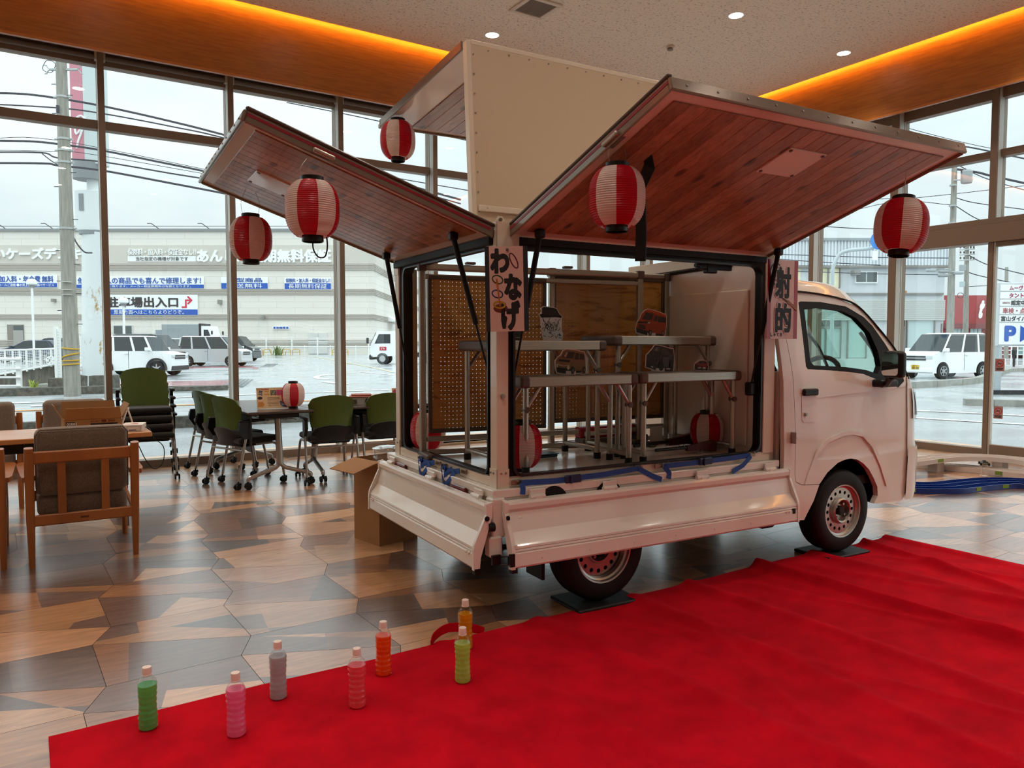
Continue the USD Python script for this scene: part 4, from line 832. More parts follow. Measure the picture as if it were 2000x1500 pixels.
lantern('striped lantern standing on the stall floor by the cab-side wall', TW(1.065, .37, ZF+.125), .1, s=.93)
lantern('striped lantern lying behind the pegboard post at the left rear of the stall', TW(-.50, 1.16, ZF+.134), .35)
lantern('striped lantern on the stall floor just right of the rear corner post', TW(-.355, .255, ZF+.134), .9)
# hanging signs
def sign_board(name, label, cat_, M): return thing(name, label, cat_, M=M)
wn = thing('ring_toss_sign', 'laminated ring-toss sign in black lettering pinned on the rear corner post', 'sign', M=frame(at(990, 564.5, 3.50), Rv+.02*Uv, np.array([0, 0, 1.0])-.0*Rv))
W2, H2 = .100, .197
part(wn, 'board', ext(rrect(-W2, -H2, W2, H2, .002), .002), mat('sign_navy', '#23262f', .25, coat=.5), smooth=False)
part(wn, 'paper', ext(rrect(-W2+.020, -H2, W2-.022, H2, .001), .0012, TR((0, 0, .002))), mat('sign_paper', '#d8b7ad', .25, coat=.5), smooth=False)
part(wn, 'pin', lathe([(0, .012), (.006, .011), (.007, .006), (.0, .004)][::-1], 12).apply_translation((.005, H2-.016, .0)), alud)
fit = lambda ch, x0, y0, x1, y1: fit2d(text2d(ch, 1.0, 5), x0, y0, x1, y1)
def K2(x, y): return ((x-440)/590*W2*1.56, (740-y)/660*H2)
for ch, a in (('わ', (165, 495, 485, 115)), ('な', (400, 910, 700, 510)), ('げ', (335, 1375, 665, 925))):
    p0, p1 = K2(a[0], a[1]), K2(a[2], a[3]); part(wn, 'lettering', ext(fit2d(text2d(ch, 1.0, 3), p0[0], p0[1], p1[0], p1[1]).buffer(.0018), .0006, TR((0, 0, .0033))), black, smooth=False)
def ell(cx, cy, rx, ry, w, rot=0):
    g = affinity.scale(Point(0, 0).buffer(1, quad_segs=10), rx, ry).difference(affinity.scale(Point(0, 0).buffer(1, quad_segs=10), rx-w, ry-w)); x, y = K2(cx, cy); return affinity.translate(affinity.rotate(g, rot, origin=(0, 0)), x, y)
for n, cl, g, z in (('ring_maroon', '#5d2436', ell(570, 305, .0165, .040, .006, 24), .0033), ('ring_green', '#3a4a2a', ell(280, 592, .028, .021, .006, -24), .0033), ('ring_blue', '#33375c', ell(272, 815, .028, .020, .006, -18), .0033),
                    ('peg_base', '#6e3226', affinity.scale(Point(*K2(322, 1040)).buffer(.033), 1, .62), .0033), ('ring_yellow', '#b08a25', ell(303, 985, .030, .019, .0085, -6), .0045), ('peg', '#b5692c', Polygon([K2(245, 580), K2(280, 578), K2(326, 1010), K2(305, 1010)]), .0050)):
    part(wn, n, ext(g, .0006, TR((0, 0, z))), mat('sg_'+n, cl, .3), smooth=False)
ss = thing('shooting_game_sign', 'red and white laminated shooting-game sign with a target, hung beside the cab', 'sign', M=TT @ frame((1.262, -.035, 1.63), (1, 0, 0), (0, 0, 1)))
W3, H3 = .128, .232
def K3(x, y): return ((x-385)/210*W3, (505-y)/397*H3)
part(ss, 'paper', ext(rrect(-W3, -H3, W3, H3, .001), .0015), MATS['sign_paper'], smooth=False)
sred = mat('sign_red', '#a01a26', .25, coat=.5)
parts(ss, 'red_border', [ext(sbox(x0, -H3, x1, H3), .0006, TR((0, 0, .0016))) for x0, x1 in ((-W3, -W3+.030), (W3-.030, W3))], sred, smooth=False)
tc_ = K3(290, 250)
for r, cl in ((.060, black), (.052, MATS['sign_paper']), (.040, sred), (.029, MATS['sign_paper']), (.016, black)):
    part(ss, 'target_ring', ext(affinity.scale(Point(*tc_).buffer(r, quad_segs=12), .88, 1.08).intersection(sbox(-W3, -H3, W3, H3)), .0005, TR((0, 0, .0016+(.066-r)*.04))), cl, smooth=False)
for ch, a in (('射', (280, 490, 490, 180)), ('的', (285, 835, 500, 545))):
    p0, p1 = K3(a[0], a[1]), K3(a[2], a[3]); gg = fit2d(text2d(ch, 1.0, 2), p0[0], p0[1], p1[0], p1[1])
    part(ss, 'lettering_outline', ext(gg.buffer(.0075), .0004, TR((0, 0, .0044))), MATS['sign_paper'], smooth=False); part(ss, 'lettering', ext(gg.buffer(.0018), .0006, TR((0, 0, .0050))), black, smooth=False)
p0 = K3(235, 875); gg = text2d('しゃてき', .020, 2, .004); part(ss, 'lettering', ext(affinity.translate(gg, p0[0]-.01, p0[1]), .0006, TR((0, 0, .0024))), black, smooth=False)
part(ss, 'rifle_stock', ext(Polygon([K3(*p) for p in ((430, 510), (470, 515), (510, 545), (580, 560), (582, 620), (500, 565), (440, 540))]), .0006, TR((0, 0, .0058))), mat('rifle_brown', '#9c5a28', .3), smooth=False)
part(ss, 'rifle_barrel', ext(LineString([K3(372, 490), K3(440, 522)]).buffer(.003), .0006, TR((0, 0, .0064))), black, smooth=False)
# ---------- seminar chairs, tables, lounge chairs ----------
green = mat('chair_green', '#46591c', .5, bump=.05); blk = mat('chair_black_fabric', '#101012', .9, sheen=.3); chrome = mat('chair_silver', '#aaa59f', .3, metal=.8)
def bowed(w0, w1, h, bow, th, n=14, m=8, r=.05):
    """a back shell: wider at the top, bowed, rounded corners; x across, z up, facing +y"""
    V = []; F_ = []
    for s, off in ((0, 0), (1, th)):
        for j in range(m+1):
            z = j/m; 
            for i in range(n+1):
                u = -1+2*i/n; w = w0+(w1-w0)*z; crown = .045*(1-u*u)*(z**6); edge_ = min(1, (1-abs(u))*8)
                V.append((u*w/2, -off*(.6+.4*edge_)+bow*u*u-.06*(z-.3)**2, z*h+crown-(r*(max(abs(u)-.8, 0)/.2)**2*(z > .8)*(z-.8)*5)))
    k = (m+1)*(n+1)
    for j in range(m):
        for i in range(n):
            a = j*(n+1)+i; b, c, d = a+1, a+n+2, a+n+1
            F_ += [(a, c, b), (a, d, c), (k+a, k+b, k+c), (k+a, k+c, k+d)]
    bd = [i for i in range(n+1)]+[j*(n+1)+n for j in range(1, m+1)]+[m*(n+1)+i for i in range(n-1, -1, -1)]+[j*(n+1) for j in range(m-1, 0, -1)]
    for a, b in zip(bd, bd[1:]+bd[:1]): F_ += [(a, b, k+b), (a, k+b, k+a)]
    o = tm(V, F_); o.fix_normals(); return o
def make_chair(label, P, rz):
    t = thing('caster_chair', label, 'chair', P, rz, group=None)
    part(t, 'backrest', xf(bowed(.40, .46, .27, .055, .016), TR((0, -.235, .555))), green, smooth=50)
    part(t, 'back_pad', xf(bowed(.38, .40, .125, .05, .02), TR((0, -.222, .405))), blk, smooth=50)
    part(t, 'seat', cat(rbox(-.235, .235, -.22, .23, .415, .475, .028)), blk)
    part(t, 'seat_pan', rbox(-.19, .19, -.18, .18, .385, .42, .015), plast)
    for s in (-1, 1):
        a = part(t, 'armrest', rbox(s*.255-.022, s*.255+.022, -.235, .04, .625, .655, .014), plast)
        part(t, 'arm_bracket', hull([(s*.255+d, y, z) for d in (-.016, .016) for y, z in ((-.24, .63), (-.14, .63), (-.20, .47), (-.15, .47), (-.255, .55))]), plast)
        rl = part(t, 'leg', sweep(bendline([(s*.255, -.165, .50), (s*.255, -.235, .20), (s*.262, -.262, .075)], .06), .0125, 10), chrome)
        f2 = part(t, 'leg', sweep(bendline([(s*.225, -.05, .405), (s*.225, .20, .405), (s*.235, .245, .22), (s*.245, .262, .075)], .07), .0125, 10), chrome)
        for x, y in ((s*.262, -.265), (s*.245, .265)):
            c = part(t, 'caster', cat(cyl((x, y, .05), (x, y, .085), .008), hull([(x+d, y+e, z) for d in (-.012, .012) for e, z in ((-.028, .035), (.028, .04), (-.02, .062), (.022, .062))])), plast)
            parts(c, 'wheel', [cyl((x+d-.007, y-.012, .0265), (x+d+.007, y-.012, .0265), .0262, 16) for d in (-.018, .018)], rub)
    part(t, 'cross_bar', cyl((-.25, -.205, .36), (.25, -.205, .36), .010, 8), chrome)
    return t
c0 = make_chair('green-backed caster chair nearest the camera of the three along the folding table end', (1.80, 7.60, 0), math.radians(-69))
dup(c0, (1.785, 8.12, 0), math.radians(-72), 'middle green-backed caster chair of the three tucked along the folding table')
dup(c0, (1.80, 8.66, 0), math.radians(-75), 'green-backed caster chair farthest from the camera of the three, by the window')
dup(c0, (2.54, 7.36, 0), math.radians(-6), 'green-backed caster chair seen from behind, just left of the carton')
dup(c0, (3.14, 7.40, 0), math.radians(-4), 'green-backed caster chair seen from behind, partly hidden by the stall box')
for k, l in enumerate(('bottom chair of the stacked green-backed chairs by the window', 'second chair from the bottom of the green-backed chair stack', 'third chair from the bottom of the green-backed chair stack', 'top chair of the green-backed chair stack by the window')):
    dup(c0, (1.035, 8.46+.035*k, .083*k), math.radians(180-4), l)
# folding tables
topm = mat('dark_laminate', '#3a2a24', .32, spec=.5, coat=.3); tl = mat('table_silver', '#a5a09a', .32, metal=.7); panelm = mat('modesty_grey', '#4a4b4d', .45, metal=.3)
def fold_table(label, P, rz, L, W):
    t = thing('folding_table', label, 'table', P, rz)
    part(t, 'tabletop', bx(0, L, 0, W, .708, .735, .006), topm)
    part(t, 'under_rail', bx(.12, L-.12, W/2-.03, W/2+.03, .66, .706, .005), plast)
    part(t, 'modesty_panel', bx(.16, L-.16, W-.07, W-.055, .34, .69, .01), panelm)
    part(t, 'shelf', cat(*[cyl((.2, y, .63), (L-.2, y, .63), .006, 6) for y in np.linspace(.12, W-.15, 5)]+[cyl((x, .12, .63), (x, W-.15, .63), .006, 6) for x in (.3, L/2, L-.3)]), metal)
    for x in (.10, L-.10):
        part(t, 'leg_bracket', bx(x-.03, x+.03, W*.2, W*.8, .66, .708, .01), plast)
        lg = part(t, 'leg', sweep([(x+(.06 if x < 1 else -.06), W/2, .68), (x, W/2, .22)], [.030, .034], 12), tl)
        part(lg, 'leg_foot', cat(sweep(bendline([(x, W/2, .23), (x, W/2+.04, .185), (x, W-.015, .105), (x, W-.01, .075)], .03), .020, 10), sweep(bendline([(x, W/2, .23), (x, W/2-.04, .185), (x, .015, .105), (x, .01, .075)], .03), .020, 10)), tl)
        for y in (.01, W-.01):
            c = part(t, 'caster', cat(cyl((x, y, .06), (x, y, .085), .012), bx(x-.012, x+.012, y-.03, y+.03, .035, .066, .008)), plast)
            parts(c, 'wheel', [cyl((x+d-.009, y, .031), (x+d+.009, y, .031), .0305, 16) for d in (-.022, .022)], rub)
    return t
# table 1 runs away from the camera (long side along Y), table 2 along X
fold_table('dark folding caster table standing end-on to the window, poster and lantern on it', (1.715+.62, 7.12, 0), math.pi/2, 1.60, .62)
fold_table('dark folding caster table in front of two chairs, storage boxes on it', (2.345, 7.20, 0), 0, 1.5, .60)
# lounge armchairs
oak = mat('armchair_wood', '#a5642f', .38, color2='#8d5023', scale=3, stretch=(1, 1, .25), coat=.25); boucle = mat('armchair_fabric', '#8b7865', .95, color2='#5f5044', scale=260, bump=.6, bscale=320, sheen=.4)
def make_arm(label, P, rz):
    t = thing('wooden_armchair', label, 'armchair', P, rz)
    for s in (-1, 1):
        x = s*.285
        part(t, 'rear_leg', sweep([(x, -.34, .0), (x, -.36, .30), (x, -.405, .66), (x, -.42, .745)], [.017, .024, .026, .024], 10, prof=[(math.copysign(abs(math.cos(a))**.6, math.cos(a)), math.copysign(abs(math.sin(a))**.6, math.sin(a))) for a in np.arange(16)*math.pi/8]), oak)
        part(t, 'leg_pad', cyl((x, -.34, -.0), (x, -.34, .006), .015), metal)
        part(t, 'front_leg', sweep([(x, .30, .0), (x, .29, .30), (x, .27, .53)], [.018, .024, .022], 10), oak)
        part(t, 'armrest', ext(Polygon([(-.37, -.028), (-.30, -.042), (.0, -.05), (.25, -.058), (.33, -.045), (.35, .0), (.33, .045), (.25, .055), (0, .045), (-.30, .03), (-.37, .022)]).buffer(.004), .028, frame((x+s*.012, 0, .535), (0, 1, 0), (-1, 0, 0))), oak)
        part(t, 'side_rail', xf(bx(-.014, .014, -.62, 0, -.035, .035, .006), np.array([[1, 0, 0, x], [0, 1, -.0, .29], [0, .12, 1, .33], [0, 0, 0, 1.0]])), oak)
    part(t, 'top_rail', xf(bx(-.27, .27, -.014, .014, .0, .075, .008), TR((0, -.402, .645))), oak)
    part(t, 'bottom_rail', bx(-.27, .27, -.378, -.35, .258, .325, .006), oak)
    part(t, 'front_rail', bx(-.27, .27, .27, .295, .30, .37, .006), oak)
    for x in (-.118, .118): part(t, 'back_slat', hull([(x+dx, y+dy, z) for dx in (-.022, .022) for dy in (-.008, .008) for y, z in ((-.366, .32), (-.403, .66))]), oak)
    bc = rbox(-.255, .255, -.065, .065, 0, .43, .05); sh = np.eye(4); sh[1, 2] = -.15; sh[:3, 3] = (0, -.262, .425)
    part(t, 'back_cushion', xf(bc, sh), boucle)
    part(t, 'cushion_piping', sweep([(sh @ np.array([x, -.061, z, 1.0]))[:3] for x, z in ((-.25, .03), (-.25, .385), (-.225, .42), (.225, .42), (.25, .385), (.25, .03))], .004, 6), mat('piping', '#5c4d41', .9))
    part(t, 'seat_cushion', xf(rbox(-.25, .25, -.31, .30, 0, .135, .045), np.array([[1, 0, 0, 0], [0, 1, 0, 0], [0, .09, 1, .318], [0, 0, 0, 1.0]])), boucle)
    part(t, 'maker_plate', bx(-.022, .022, -.3795, -.378, .285, .296), mat('plate_brown', '#4a2a16', .3), smooth=False)
    return t
a0 = make_arm('beige cushioned wooden armchair seen from behind, fully in view at the left', (.285, 5.73, 0), 0)
dup(a0, (-.43, 5.79, 0), 0, 'beige wooden armchair cut off by the left picture edge, beside the whole one')
dup(a0, (-.345, 7.72, 0), math.pi, 'beige wooden armchair facing the camera beyond the table at the left edge')
dup(a0, (.375, 7.72, 0), math.pi, 'beige wooden armchair facing the camera behind the open carton on the table')
wt = thing('lounge_table', 'light oak lounge table between the wooden armchairs', 'table', (-.12, 6.47, 0))
part(wt, 'tabletop', bx(-.90, .90, -.33, .36, .678, .715, .005), mat('table_oak', '#c98f5c', .3, color2='#b87a46', scale=2.5, stretch=(.3, 4, 4), coat=.3))
part(wt, 'apron', bx(-.78, .72, -.22, .24, .60, .676, .004), plast)
for x in (-.72, .72):
    for y in (-.18, .2): part(wt, 'leg', cyl((x, y, .0), (x, y, .62), .024, 12), plast)
# carton on the lounge table
card = mat('cardboard', '#9b7144', .8, var=.06, scale=5); cardin = mat('cardboard_inside', '#a8794c', .85); ink = mat('carton_ink', '#6a2c18', .7); inkb = mat('carton_black', '#241a14', .7)
def carton_walls(t, w, d, h, th=.005):
    part(t, 'wall', bx(-w, w, -d, -d+th, 0, h), card, smooth=False); part(t, 'wall', bx(-w, w, d-th, d, 0, h), card, smooth=False)
    part(t, 'wall', bx(-w, -w+th, -d+th, d-th, 0, h), card, smooth=False); part(t, 'wall', bx(w-th, w, -d+th, d-th, 0, h), card, smooth=False); part(t, 'bottom', bx(-w+th, w-th, -d+th, d-th, 0, th), card, smooth=False)
def flap(t, a, b, out, l, taper=.0, th=.004):
    a, b = np.array(a, float), np.array(b, float); r = b-a; u = np.array(out, float); u /= np.linalg.norm(u); L = np.linalg.norm(r)
    return part(t, 'flap', ext(Polygon([(0, 0), (L, 0), (L-taper, l), (taper, l)]), th, frame(a, r, u)), card, smooth=False)
cb = thing('open_carton', 'open brown snack carton with raised flaps on the lounge table', 'cardboard box', (.415, 6.63, .715), math.radians(2))
cw, cd, chh = .19, .15, .088; carton_walls(cb, cw, cd, chh)
flap(cb, (-cw, -cd, chh), (cw, -cd, chh), (0, -.35, 1), .09, .012); flap(cb, (cw, cd, chh), (-cw, cd, chh), (0, .12, 1), .115, .008); flap(cb, (-cw, cd, chh), (-cw, -cd, chh), (-.55, 0, 1), .12, .004); flap(cb, (cw, -cd, chh), (cw, cd, chh), (.55, 0, 1), .12, .004)
Mf = frame((0, -cd-.0008, 0), (1, 0, 0), (0, 0, 1)); Mfl = frame((0, -cd-.002, chh), (1, 0, 0), (0, -.35, 1))
part(cb, 'stock_number', ext(sbox(-.18, .022, -.12, .070), .0006, Mf), inkb, smooth=False); part(cb, 'stock_digits', ext(affinity.translate(text2d('00881', .022, 1), -.176, .044), .0009, Mf @ TR((0, 0, .0003))), white, smooth=False)
part(cb, 'barcode_strip', ext(sbox(-.02, .018, .165, .052), .0006, Mf), inkb, smooth=False); part(cb, 'print', ext(unary_union([affinity.translate(text2d('Mini', .020, 2), .10, .060), affinity.scale(Point(.07, .068).buffer(.014), 1.3, .8), affinity.translate(text2d('おとぼけ', .014, 1), -.02, .062)]), .0006, Mf), ink, smooth=False)
pr = unary_union([affinity.translate(text2d('Mini', .032, 2), -.16, .022), affinity.scale(Point(0.0, .045).buffer(.022), 1.3, .9).difference(affinity.scale(Point(0.0, .045).buffer(.012), 1.3, .5)), affinity.translate(text2d('おとぼけ', .022, 1), .045, .034), sbox(.045, .024, .15, .028)])
part(cb, 'flap_print', ext(affinity.rotate(pr, 180, origin=(0, .045)), .0006, Mfl), ink, smooth=False)
part(cb, 'yellow_packet', rbox(.05, .13, -.02, .03, .11, .128, .008), mat('yellow_packet', '#c9a227', .35))
wbx = thing('white_box', 'small flat white product box at the right end of the lounge table', 'box', (.675, 6.30, .715), math.radians(-14))
part(wbx, 'box_body', bx(-.072, .072, -.11, .11, 0, .052, .002), mat('white_card', '#dcd6cf', .5), smooth=False)
part(wbx, 'box_print', ext(unary_union([rrect(-.03, .008, .06, .042, .002).difference(rrect(-.028, .01, .058, .040, .001)), sbox(-.02, .012, .03, .018)]), .0006, frame((0, -.1106, 0), (1, 0, 0), (0, 0, 1))), mat('box_purple', '#5d4a6e', .5), smooth=False)
part(wbx, 'lid_print', ext(unary_union([affinity.translate(text2d('用', .05, 2), -.02, -.02), sbox(-.05, -.08, .04, -.07)]), .0006, TR((0, 0, .052))), red, smooth=False)
aw = thing('tablet_stand', 'white inverted V desk stand behind the small white box on the lounge table', 'stand', (.66, 6.58, .715), .2)
part(aw, 'front_strut', sweep([(-.055, -.02, .0), (0, 0, .145)], .008, 8), white); part(aw, 'rear_strut', sweep([(.055, .03, .0), (.004, 0, .147)], .007, 8), white); part(aw, 'hinge', rbox(-.012, .014, -.012, .012, .135, .158, .006), white); part(aw, 'base_bar', cyl((-.05, -.02, .008), (.055, .03, .008), .006), white)
single('power_cable', sweep(arc([(.70, 6.40, .73), (.775, 6.30, .728), (.80, 6.25, .66), (.87, 6.25, .58), (.86, 6.24, .46), (.80, 6.24, .42), (.74, 6.24, .50), (.69, 6.26, .62), (.66, 6.30, .60)], 6), .0032, 6), plast, 'thin black cable looping down from the end of the lounge table', 'cable')
# things on the folding tables
ep = thing('event_poster', 'beige event poster in an acrylic stand on the folding table beside the lantern', 'poster', M=frame((2.03, 7.42, .737), (1, -.10, 0), (-.06, .30, 1)))
part(ep, 'acrylic', ext(rrect(-.16, 0, .16, .215, .003), .003, TR((0, 0, -.003))), glassmat('acrylic', (.96, .97, .96)), smooth=False)
part(ep, 'acrylic_foot', bx(-.16, .16, -.002, .001, -.09, 0), glassmat('acrylic', (.96, .97, .96)), smooth=False)
part(ep, 'paper', ext(sbox(-.155, .003, .155, .21), .001), mat('poster_beige', '#d8b78d', .4), smooth=False)
def pp(n, g, c, z=.0012, M=None): part(ep, n, ext(g, .0005, TR((0, 0, z))), mat('po_'+c.strip('#'), c, .5), smooth=False)
pp('heading', affinity.translate(text2d('お子様体験会', .016, 1), -.145, .188), '#a83a2a')
for ch, x, c in (('ミ', -.145, '#2f3f66'), ('ニ', -.085, '#c98a3e'), ('四', -.025, '#3f5a44'), ('駆', .030, '#b8406a')): pp('title', affinity.translate(text2d(ch, .050, 3), x, .138), c)
pp('cloud', unary_union([Point(x, y).buffer(r) for x, y, r in ((.09, .155, .014), (.105, .165, .014), (.12, .158, .014))]), '#ece6dc'); pp('corner_text', affinity.translate(text2d('り', .018, 1), .135, .105), '#b8403a')
pp('lines', unary_union([sbox(-.055, y, .06+.02*math.sin(i*3), y+.0035) for i, y in enumerate((.108, .096, .084, .062, .048))]+[affinity.translate(text2d('9日(土) 10:00から', .011, 0), -.05, .028)]), '#4a3a30')
pp('badge', Point(.105, .055).buffer(.042), '#2f5d8c'); pp('badge_pill', sbox(.08, .075, .13, .086).buffer(.003), '#ece6dc', .0017); pp('badge_lines', unary_union([sbox(.075, y, .137, y+.005) for y in (.058, .045, .032)]), '#c9d6e0', .0017)
pp('child_shirt', Polygon([(-.15, .02), (-.10, .02), (-.085, .045), (-.105, .075), (-.14, .07)]), '#c9803a'); pp('child_face', affinity.scale(Point(-.122, .092).buffer(.023), 1, 1.05), '#e3b48f', .0017); pp('child_hair', affinity.scale(Point(-.124, .108).buffer(.022), 1.05, .6), '#2f2320', .0022); pp('child_eyes', unary_union([Point(-.130, .092).buffer(.0025), Point(-.114, .092).buffer(.0025)]), '#2f2320', .0022)
pp('toy_car', unary_union([sbox(.09, .178, .14, .19), sbox(.10, .19, .13, .2)]), '#c9772a', .0017); pp('toy_wheels', unary_union([Point(.10, .177).buffer(.007), Point(.13, .177).buffer(.007)]), '#2a211c', .0022)
def tub(name, label, P, rz, lidc, bodyc, w, d, h, bm=None):
    t = thing(name, label, 'storage box', P, rz)
    part(t, 'tub', hull([(sx*(w-.012*(1-k)), sy*(d-.012*(1-k)), k*h) for sx in (-1, 1) for sy in (-1, 1) for k in (0, 1)]), bodyc)
    part(t, 'lid', bx(-w-.008, w+.008, -d-.008, d+.008, h, h+.016, .005), lidc); part(t, 'lid_top', bx(-w+.01, w-.01, -d+.01, d-.01, h+.016, h+.036, .008), lidc)
    return t
t = tub('storage_box', 'clear storage box with a faded red lid on the folding table', (2.96, 7.49, .735), -.35, mat('lid_red', '#b06a5e', .35), mat('tub_milky', '#c4bfb9', .3), .115, .085, .075)
part(t, 'tub_label', cat(ext(sbox(-.095, .012, -.045, .055), .001, frame((0, -.0852, 0), (1, 0, 0), (0, 0, 1)))), mat('label_dark', '#4d4a4a', .6), smooth=False); part(t, 'round_sticker', ext(Point(.07, .035).buffer(.032), .001, frame((0, -.0854, 0), (1, 0, 0), (0, 0, 1))), inkb, smooth=False)
t = tub('storage_box', 'white storage box with a grey label to the right of the red-lidded one', (3.225, 7.55, .735), -.2, mat('lid_white', '#d5d1ca', .35), mat('tub_white', '#d9d4cc', .35), .12, .085, .06); part(t, 'tub_label', ext(sbox(-.07, .01, .0, .05), .001, frame((0, -.0852, 0), (1, 0, 0), (0, 0, 1))), mat('label_grey', '#85827e', .6), smooth=False)
t = thing('toy_car', 'small black toy racing car sitting on the red storage lid', 'toy car', (2.96, 7.49, .7715), .2)
part(t, 'chassis', bx(-.045, .045, -.015, .015, .012, .022, .004), blk); part(t, 'cowl', hull([(-.035, -.012, .022), (-.035, .012, .022), (.03, -.01, .022), (.03, .01, .022), (-.01, -.006, .036), (-.01, .006, .036)]), mat('toy_shell', '#2d2620', .3)); parts(t, 'wheel', [cyl((x, y-.006, .0115), (x, y+.006, .0115), .0115, 12) for x in (-.033, .033) for y in (-.024, .024)], rub)
t = thing('event_poster', 'second beige poster with pink lettering on the table, seen through the stall left opening', 'poster', M=frame((3.40, 7.42, .737), (1, -.1, 0), (-.04, .2, 1)))
part(t, 'paper', ext(sbox(-.11, 0, .11, .16), .002), MATS['poster_beige'], smooth=False); part(t, 'lettering', ext(affinity.translate(text2d('祭', .06, 3), -.10, .085), .0006, TR((0, 0, .0022))), mat('po_b8406a', '#b8406a', .5), smooth=False); part(t, 'lines', ext(unary_union([sbox(-.10, y, .05, y+.006) for y in (.065, .05, .035)]), .0006, TR((0, 0, .0022))), mat('po_4a3a30', '#4a3a30', .5), smooth=False)
# ---------- red carpet, bottles, big carton, toy tracks ----------
xs = np.unique(np.r_[np.linspace(.03, 5.135, 190), np.linspace(3.55, 3.95, 40), np.linspace(2.9, 3.4, 40), np.linspace(4.4, 5.0, 50)]); ys = np.linspace(-.5, 3.0, 90)
Xg, Yg = np.meshgrid(xs, ys)
def ridge(x0, sl, w, a, ya, yb, k=0.0):
    c = x0+sl*(3-Yg)+k*np.sin((3-Yg)*2.2); win = np.clip((Yg-ya)/.5, 0, 1)*np.clip((yb-Yg)/.3+1, 0, 1)
    d = (Xg-c)/w; return a*np.exp(-d*d)*win
Hg = .004+.004*meshkit.fbm(np.stack([Xg*2.2, Yg*.9, Xg*0], -1), 4, 3)
for r in ((3.735, .02, .055, .030, 1.0, 3.1, .015), (4.80, -.24, .05, .020, 1.6, 3.1, .01), (3.12, .03, .07, .014, .6, 3.1, .02), (2.70, -.01, .06, .012, .6, 3.1, .03), (2.08, .09, .06, .011, .7, 3.1, .02), (4.25, .06, .08, .014, 1.2, 3.1, .02), (5.05, .0, .05, .014, 1.9, 3.1, .0), (1.55, .15, .05, .007, 1.0, 3.1, .03), (2.4, .35, .04, .008, .8, 2.6, .0), (3.35, .30, .045, .010, 1.0, 2.6, .0), (3.95, .32, .04, .010, 1.1, 2.7, .0), (4.5, .28, .05, .010, 1.3, 2.5, .0), (1.0, .4, .04, .005, 1.2, 2.4, .0), (2.95, -.45, .035, .006, 1.2, 2.4, .0)): Hg += ridge(r[0], r[1], r[2]*.75, r[3]*1.6, *r[4:])
Hg += .006*np.maximum(meshkit.fbm(np.stack([Xg*5+Yg*2, Yg*2.4, Xg*0+1], -1), 3, 8)-.5, 0)
Hg += .016*np.exp(-((Yg-2.97)/.05)**2)*np.maximum(meshkit.noise(np.stack([Xg*2.1, Xg*0, Xg*0], -1), 5)-.45, 0)
Yd = Yg+np.where(Yg > 2.9, 1, 0)*(.035*(meshkit.noise(np.stack([Xg*1.6, Xg*0, Xg*0], -1), 2)-.55))*((Yg-2.9)/.1)
Yd = Yd+.03*np.clip((Xg-2.5)/2.6, 0, 1)*np.clip((Yg-2.5)/.5, 0, 1)*-1
V = np.stack([Xg, Yd, Hg], -1); n_ = V.shape
top = grid(V); top.invert() if top.face_normals[:, 2].mean() < 0 else None
bot = grid(V-np.array([0, 0, .0035])); bot.invert() if bot.face_normals[:, 2].mean() > 0 else None
rim = np.concatenate([V[0], V[1:, -1], V[-1, ::-1][1:], V[::-1, 0][1:]]); rimm = grid(np.stack([rim, rim-np.array([0, 0, .0035])], 0))
felt = mat('red_felt', '#c40c20', .95, color2='#ad0a1b', scale=5, bump=.25, bscale=420, spec=.06)
rc = thing('red_carpet', 'large creased red felt carpet laid on the wood floor in front of the truck', 'carpet', (0, 0, 0))
part(rc, 'felt', cat(top, bot, rimm), felt, smooth=60)
part(rc, 'curled_strip', sweep(arc([(1.50, 2.985, .010), (1.54, 3.03, .026), (1.63, 3.07, .034), (1.73, 3.045, .022), (1.78, 2.99, .010)], 5), 1.0, prof=[(-.002, -.022), (.002, -.022), (.002, .022), (-.002, .022)]), felt, smooth=60)
# bottles
clear = glassmat('pet_clear', (.96, .96, .95), refl=1.3); capm = mat('bottle_cap', '#ecd8cd', .4)
def liq(n, c, c2):
    MATS[n] = usdkit.material(stage, '/World/Looks/'+n, {"p": ("principled_bsdf", {"base_color": lin(c), "roughness": .08, "specular_ior_level": .5}), "t": ("translucent_bsdf", {"color": lin(c2)}), "x": ("mix_closure", {"fac": .6})}, [("p.BSDF", "x.closure1"), ("t.BSDF", "x.closure2")], surface="x.closure"); return MATS[n]
def bprof(ins=0.0, top=.186, rip=.0012):
    out = []
    for z in np.linspace(.006, .150, 60):
        r = .0325+rip*math.cos(z*2*math.pi/.0205)*(1 if z > .02 else 0)-.0022*math.exp(-((z-.088)/.03)**2)*1.0; out.append((r, z))
    out = [(0, .003), (.022, .0015), (.029, .001), (.0318, .004)]+out+[(.0325, .154), (.0335, .158), (.0325, .164), (.027, .176), (.019, .186), (.0145, .192), (.0135, .197)]
    return [(max(r-ins, 0), z+ins) for r, z in out if z <= top]
B0 = [('green', '#74c47c', '#80d68a', .329, 2.88, .163, 'bottle of green liquid standing alone at the left end of the carpet'), ('pink', '#f28ab4', '#ff9cc4', .581, 2.663, .172, 'bottle of pale pink liquid, second from the left on the carpet'), ('grey', '#bdbabe', '#d4d0d4', .781, 2.858, .166, 'bottle of cloudy grey liquid at the carpet edge, third from the left'),
      ('coral', '#f06a78', '#ff7a86', 1.01, 2.627, .164, 'bottle of coral red liquid in front of the orange one'), ('orange', '#f56a14', '#ff7c1c', 1.203, 2.83, .170, 'bottle of bright orange liquid near the carpet edge'), ('lime', '#c0d676', '#d2ea80', 1.445, 2.595, .164, 'bottle of lime green liquid hiding part of the yellow one'), ('yellow', '#dba50c', '#f0b810', 1.614, 2.873, .160, 'bottle of yellow liquid farthest away, behind the lime one')]
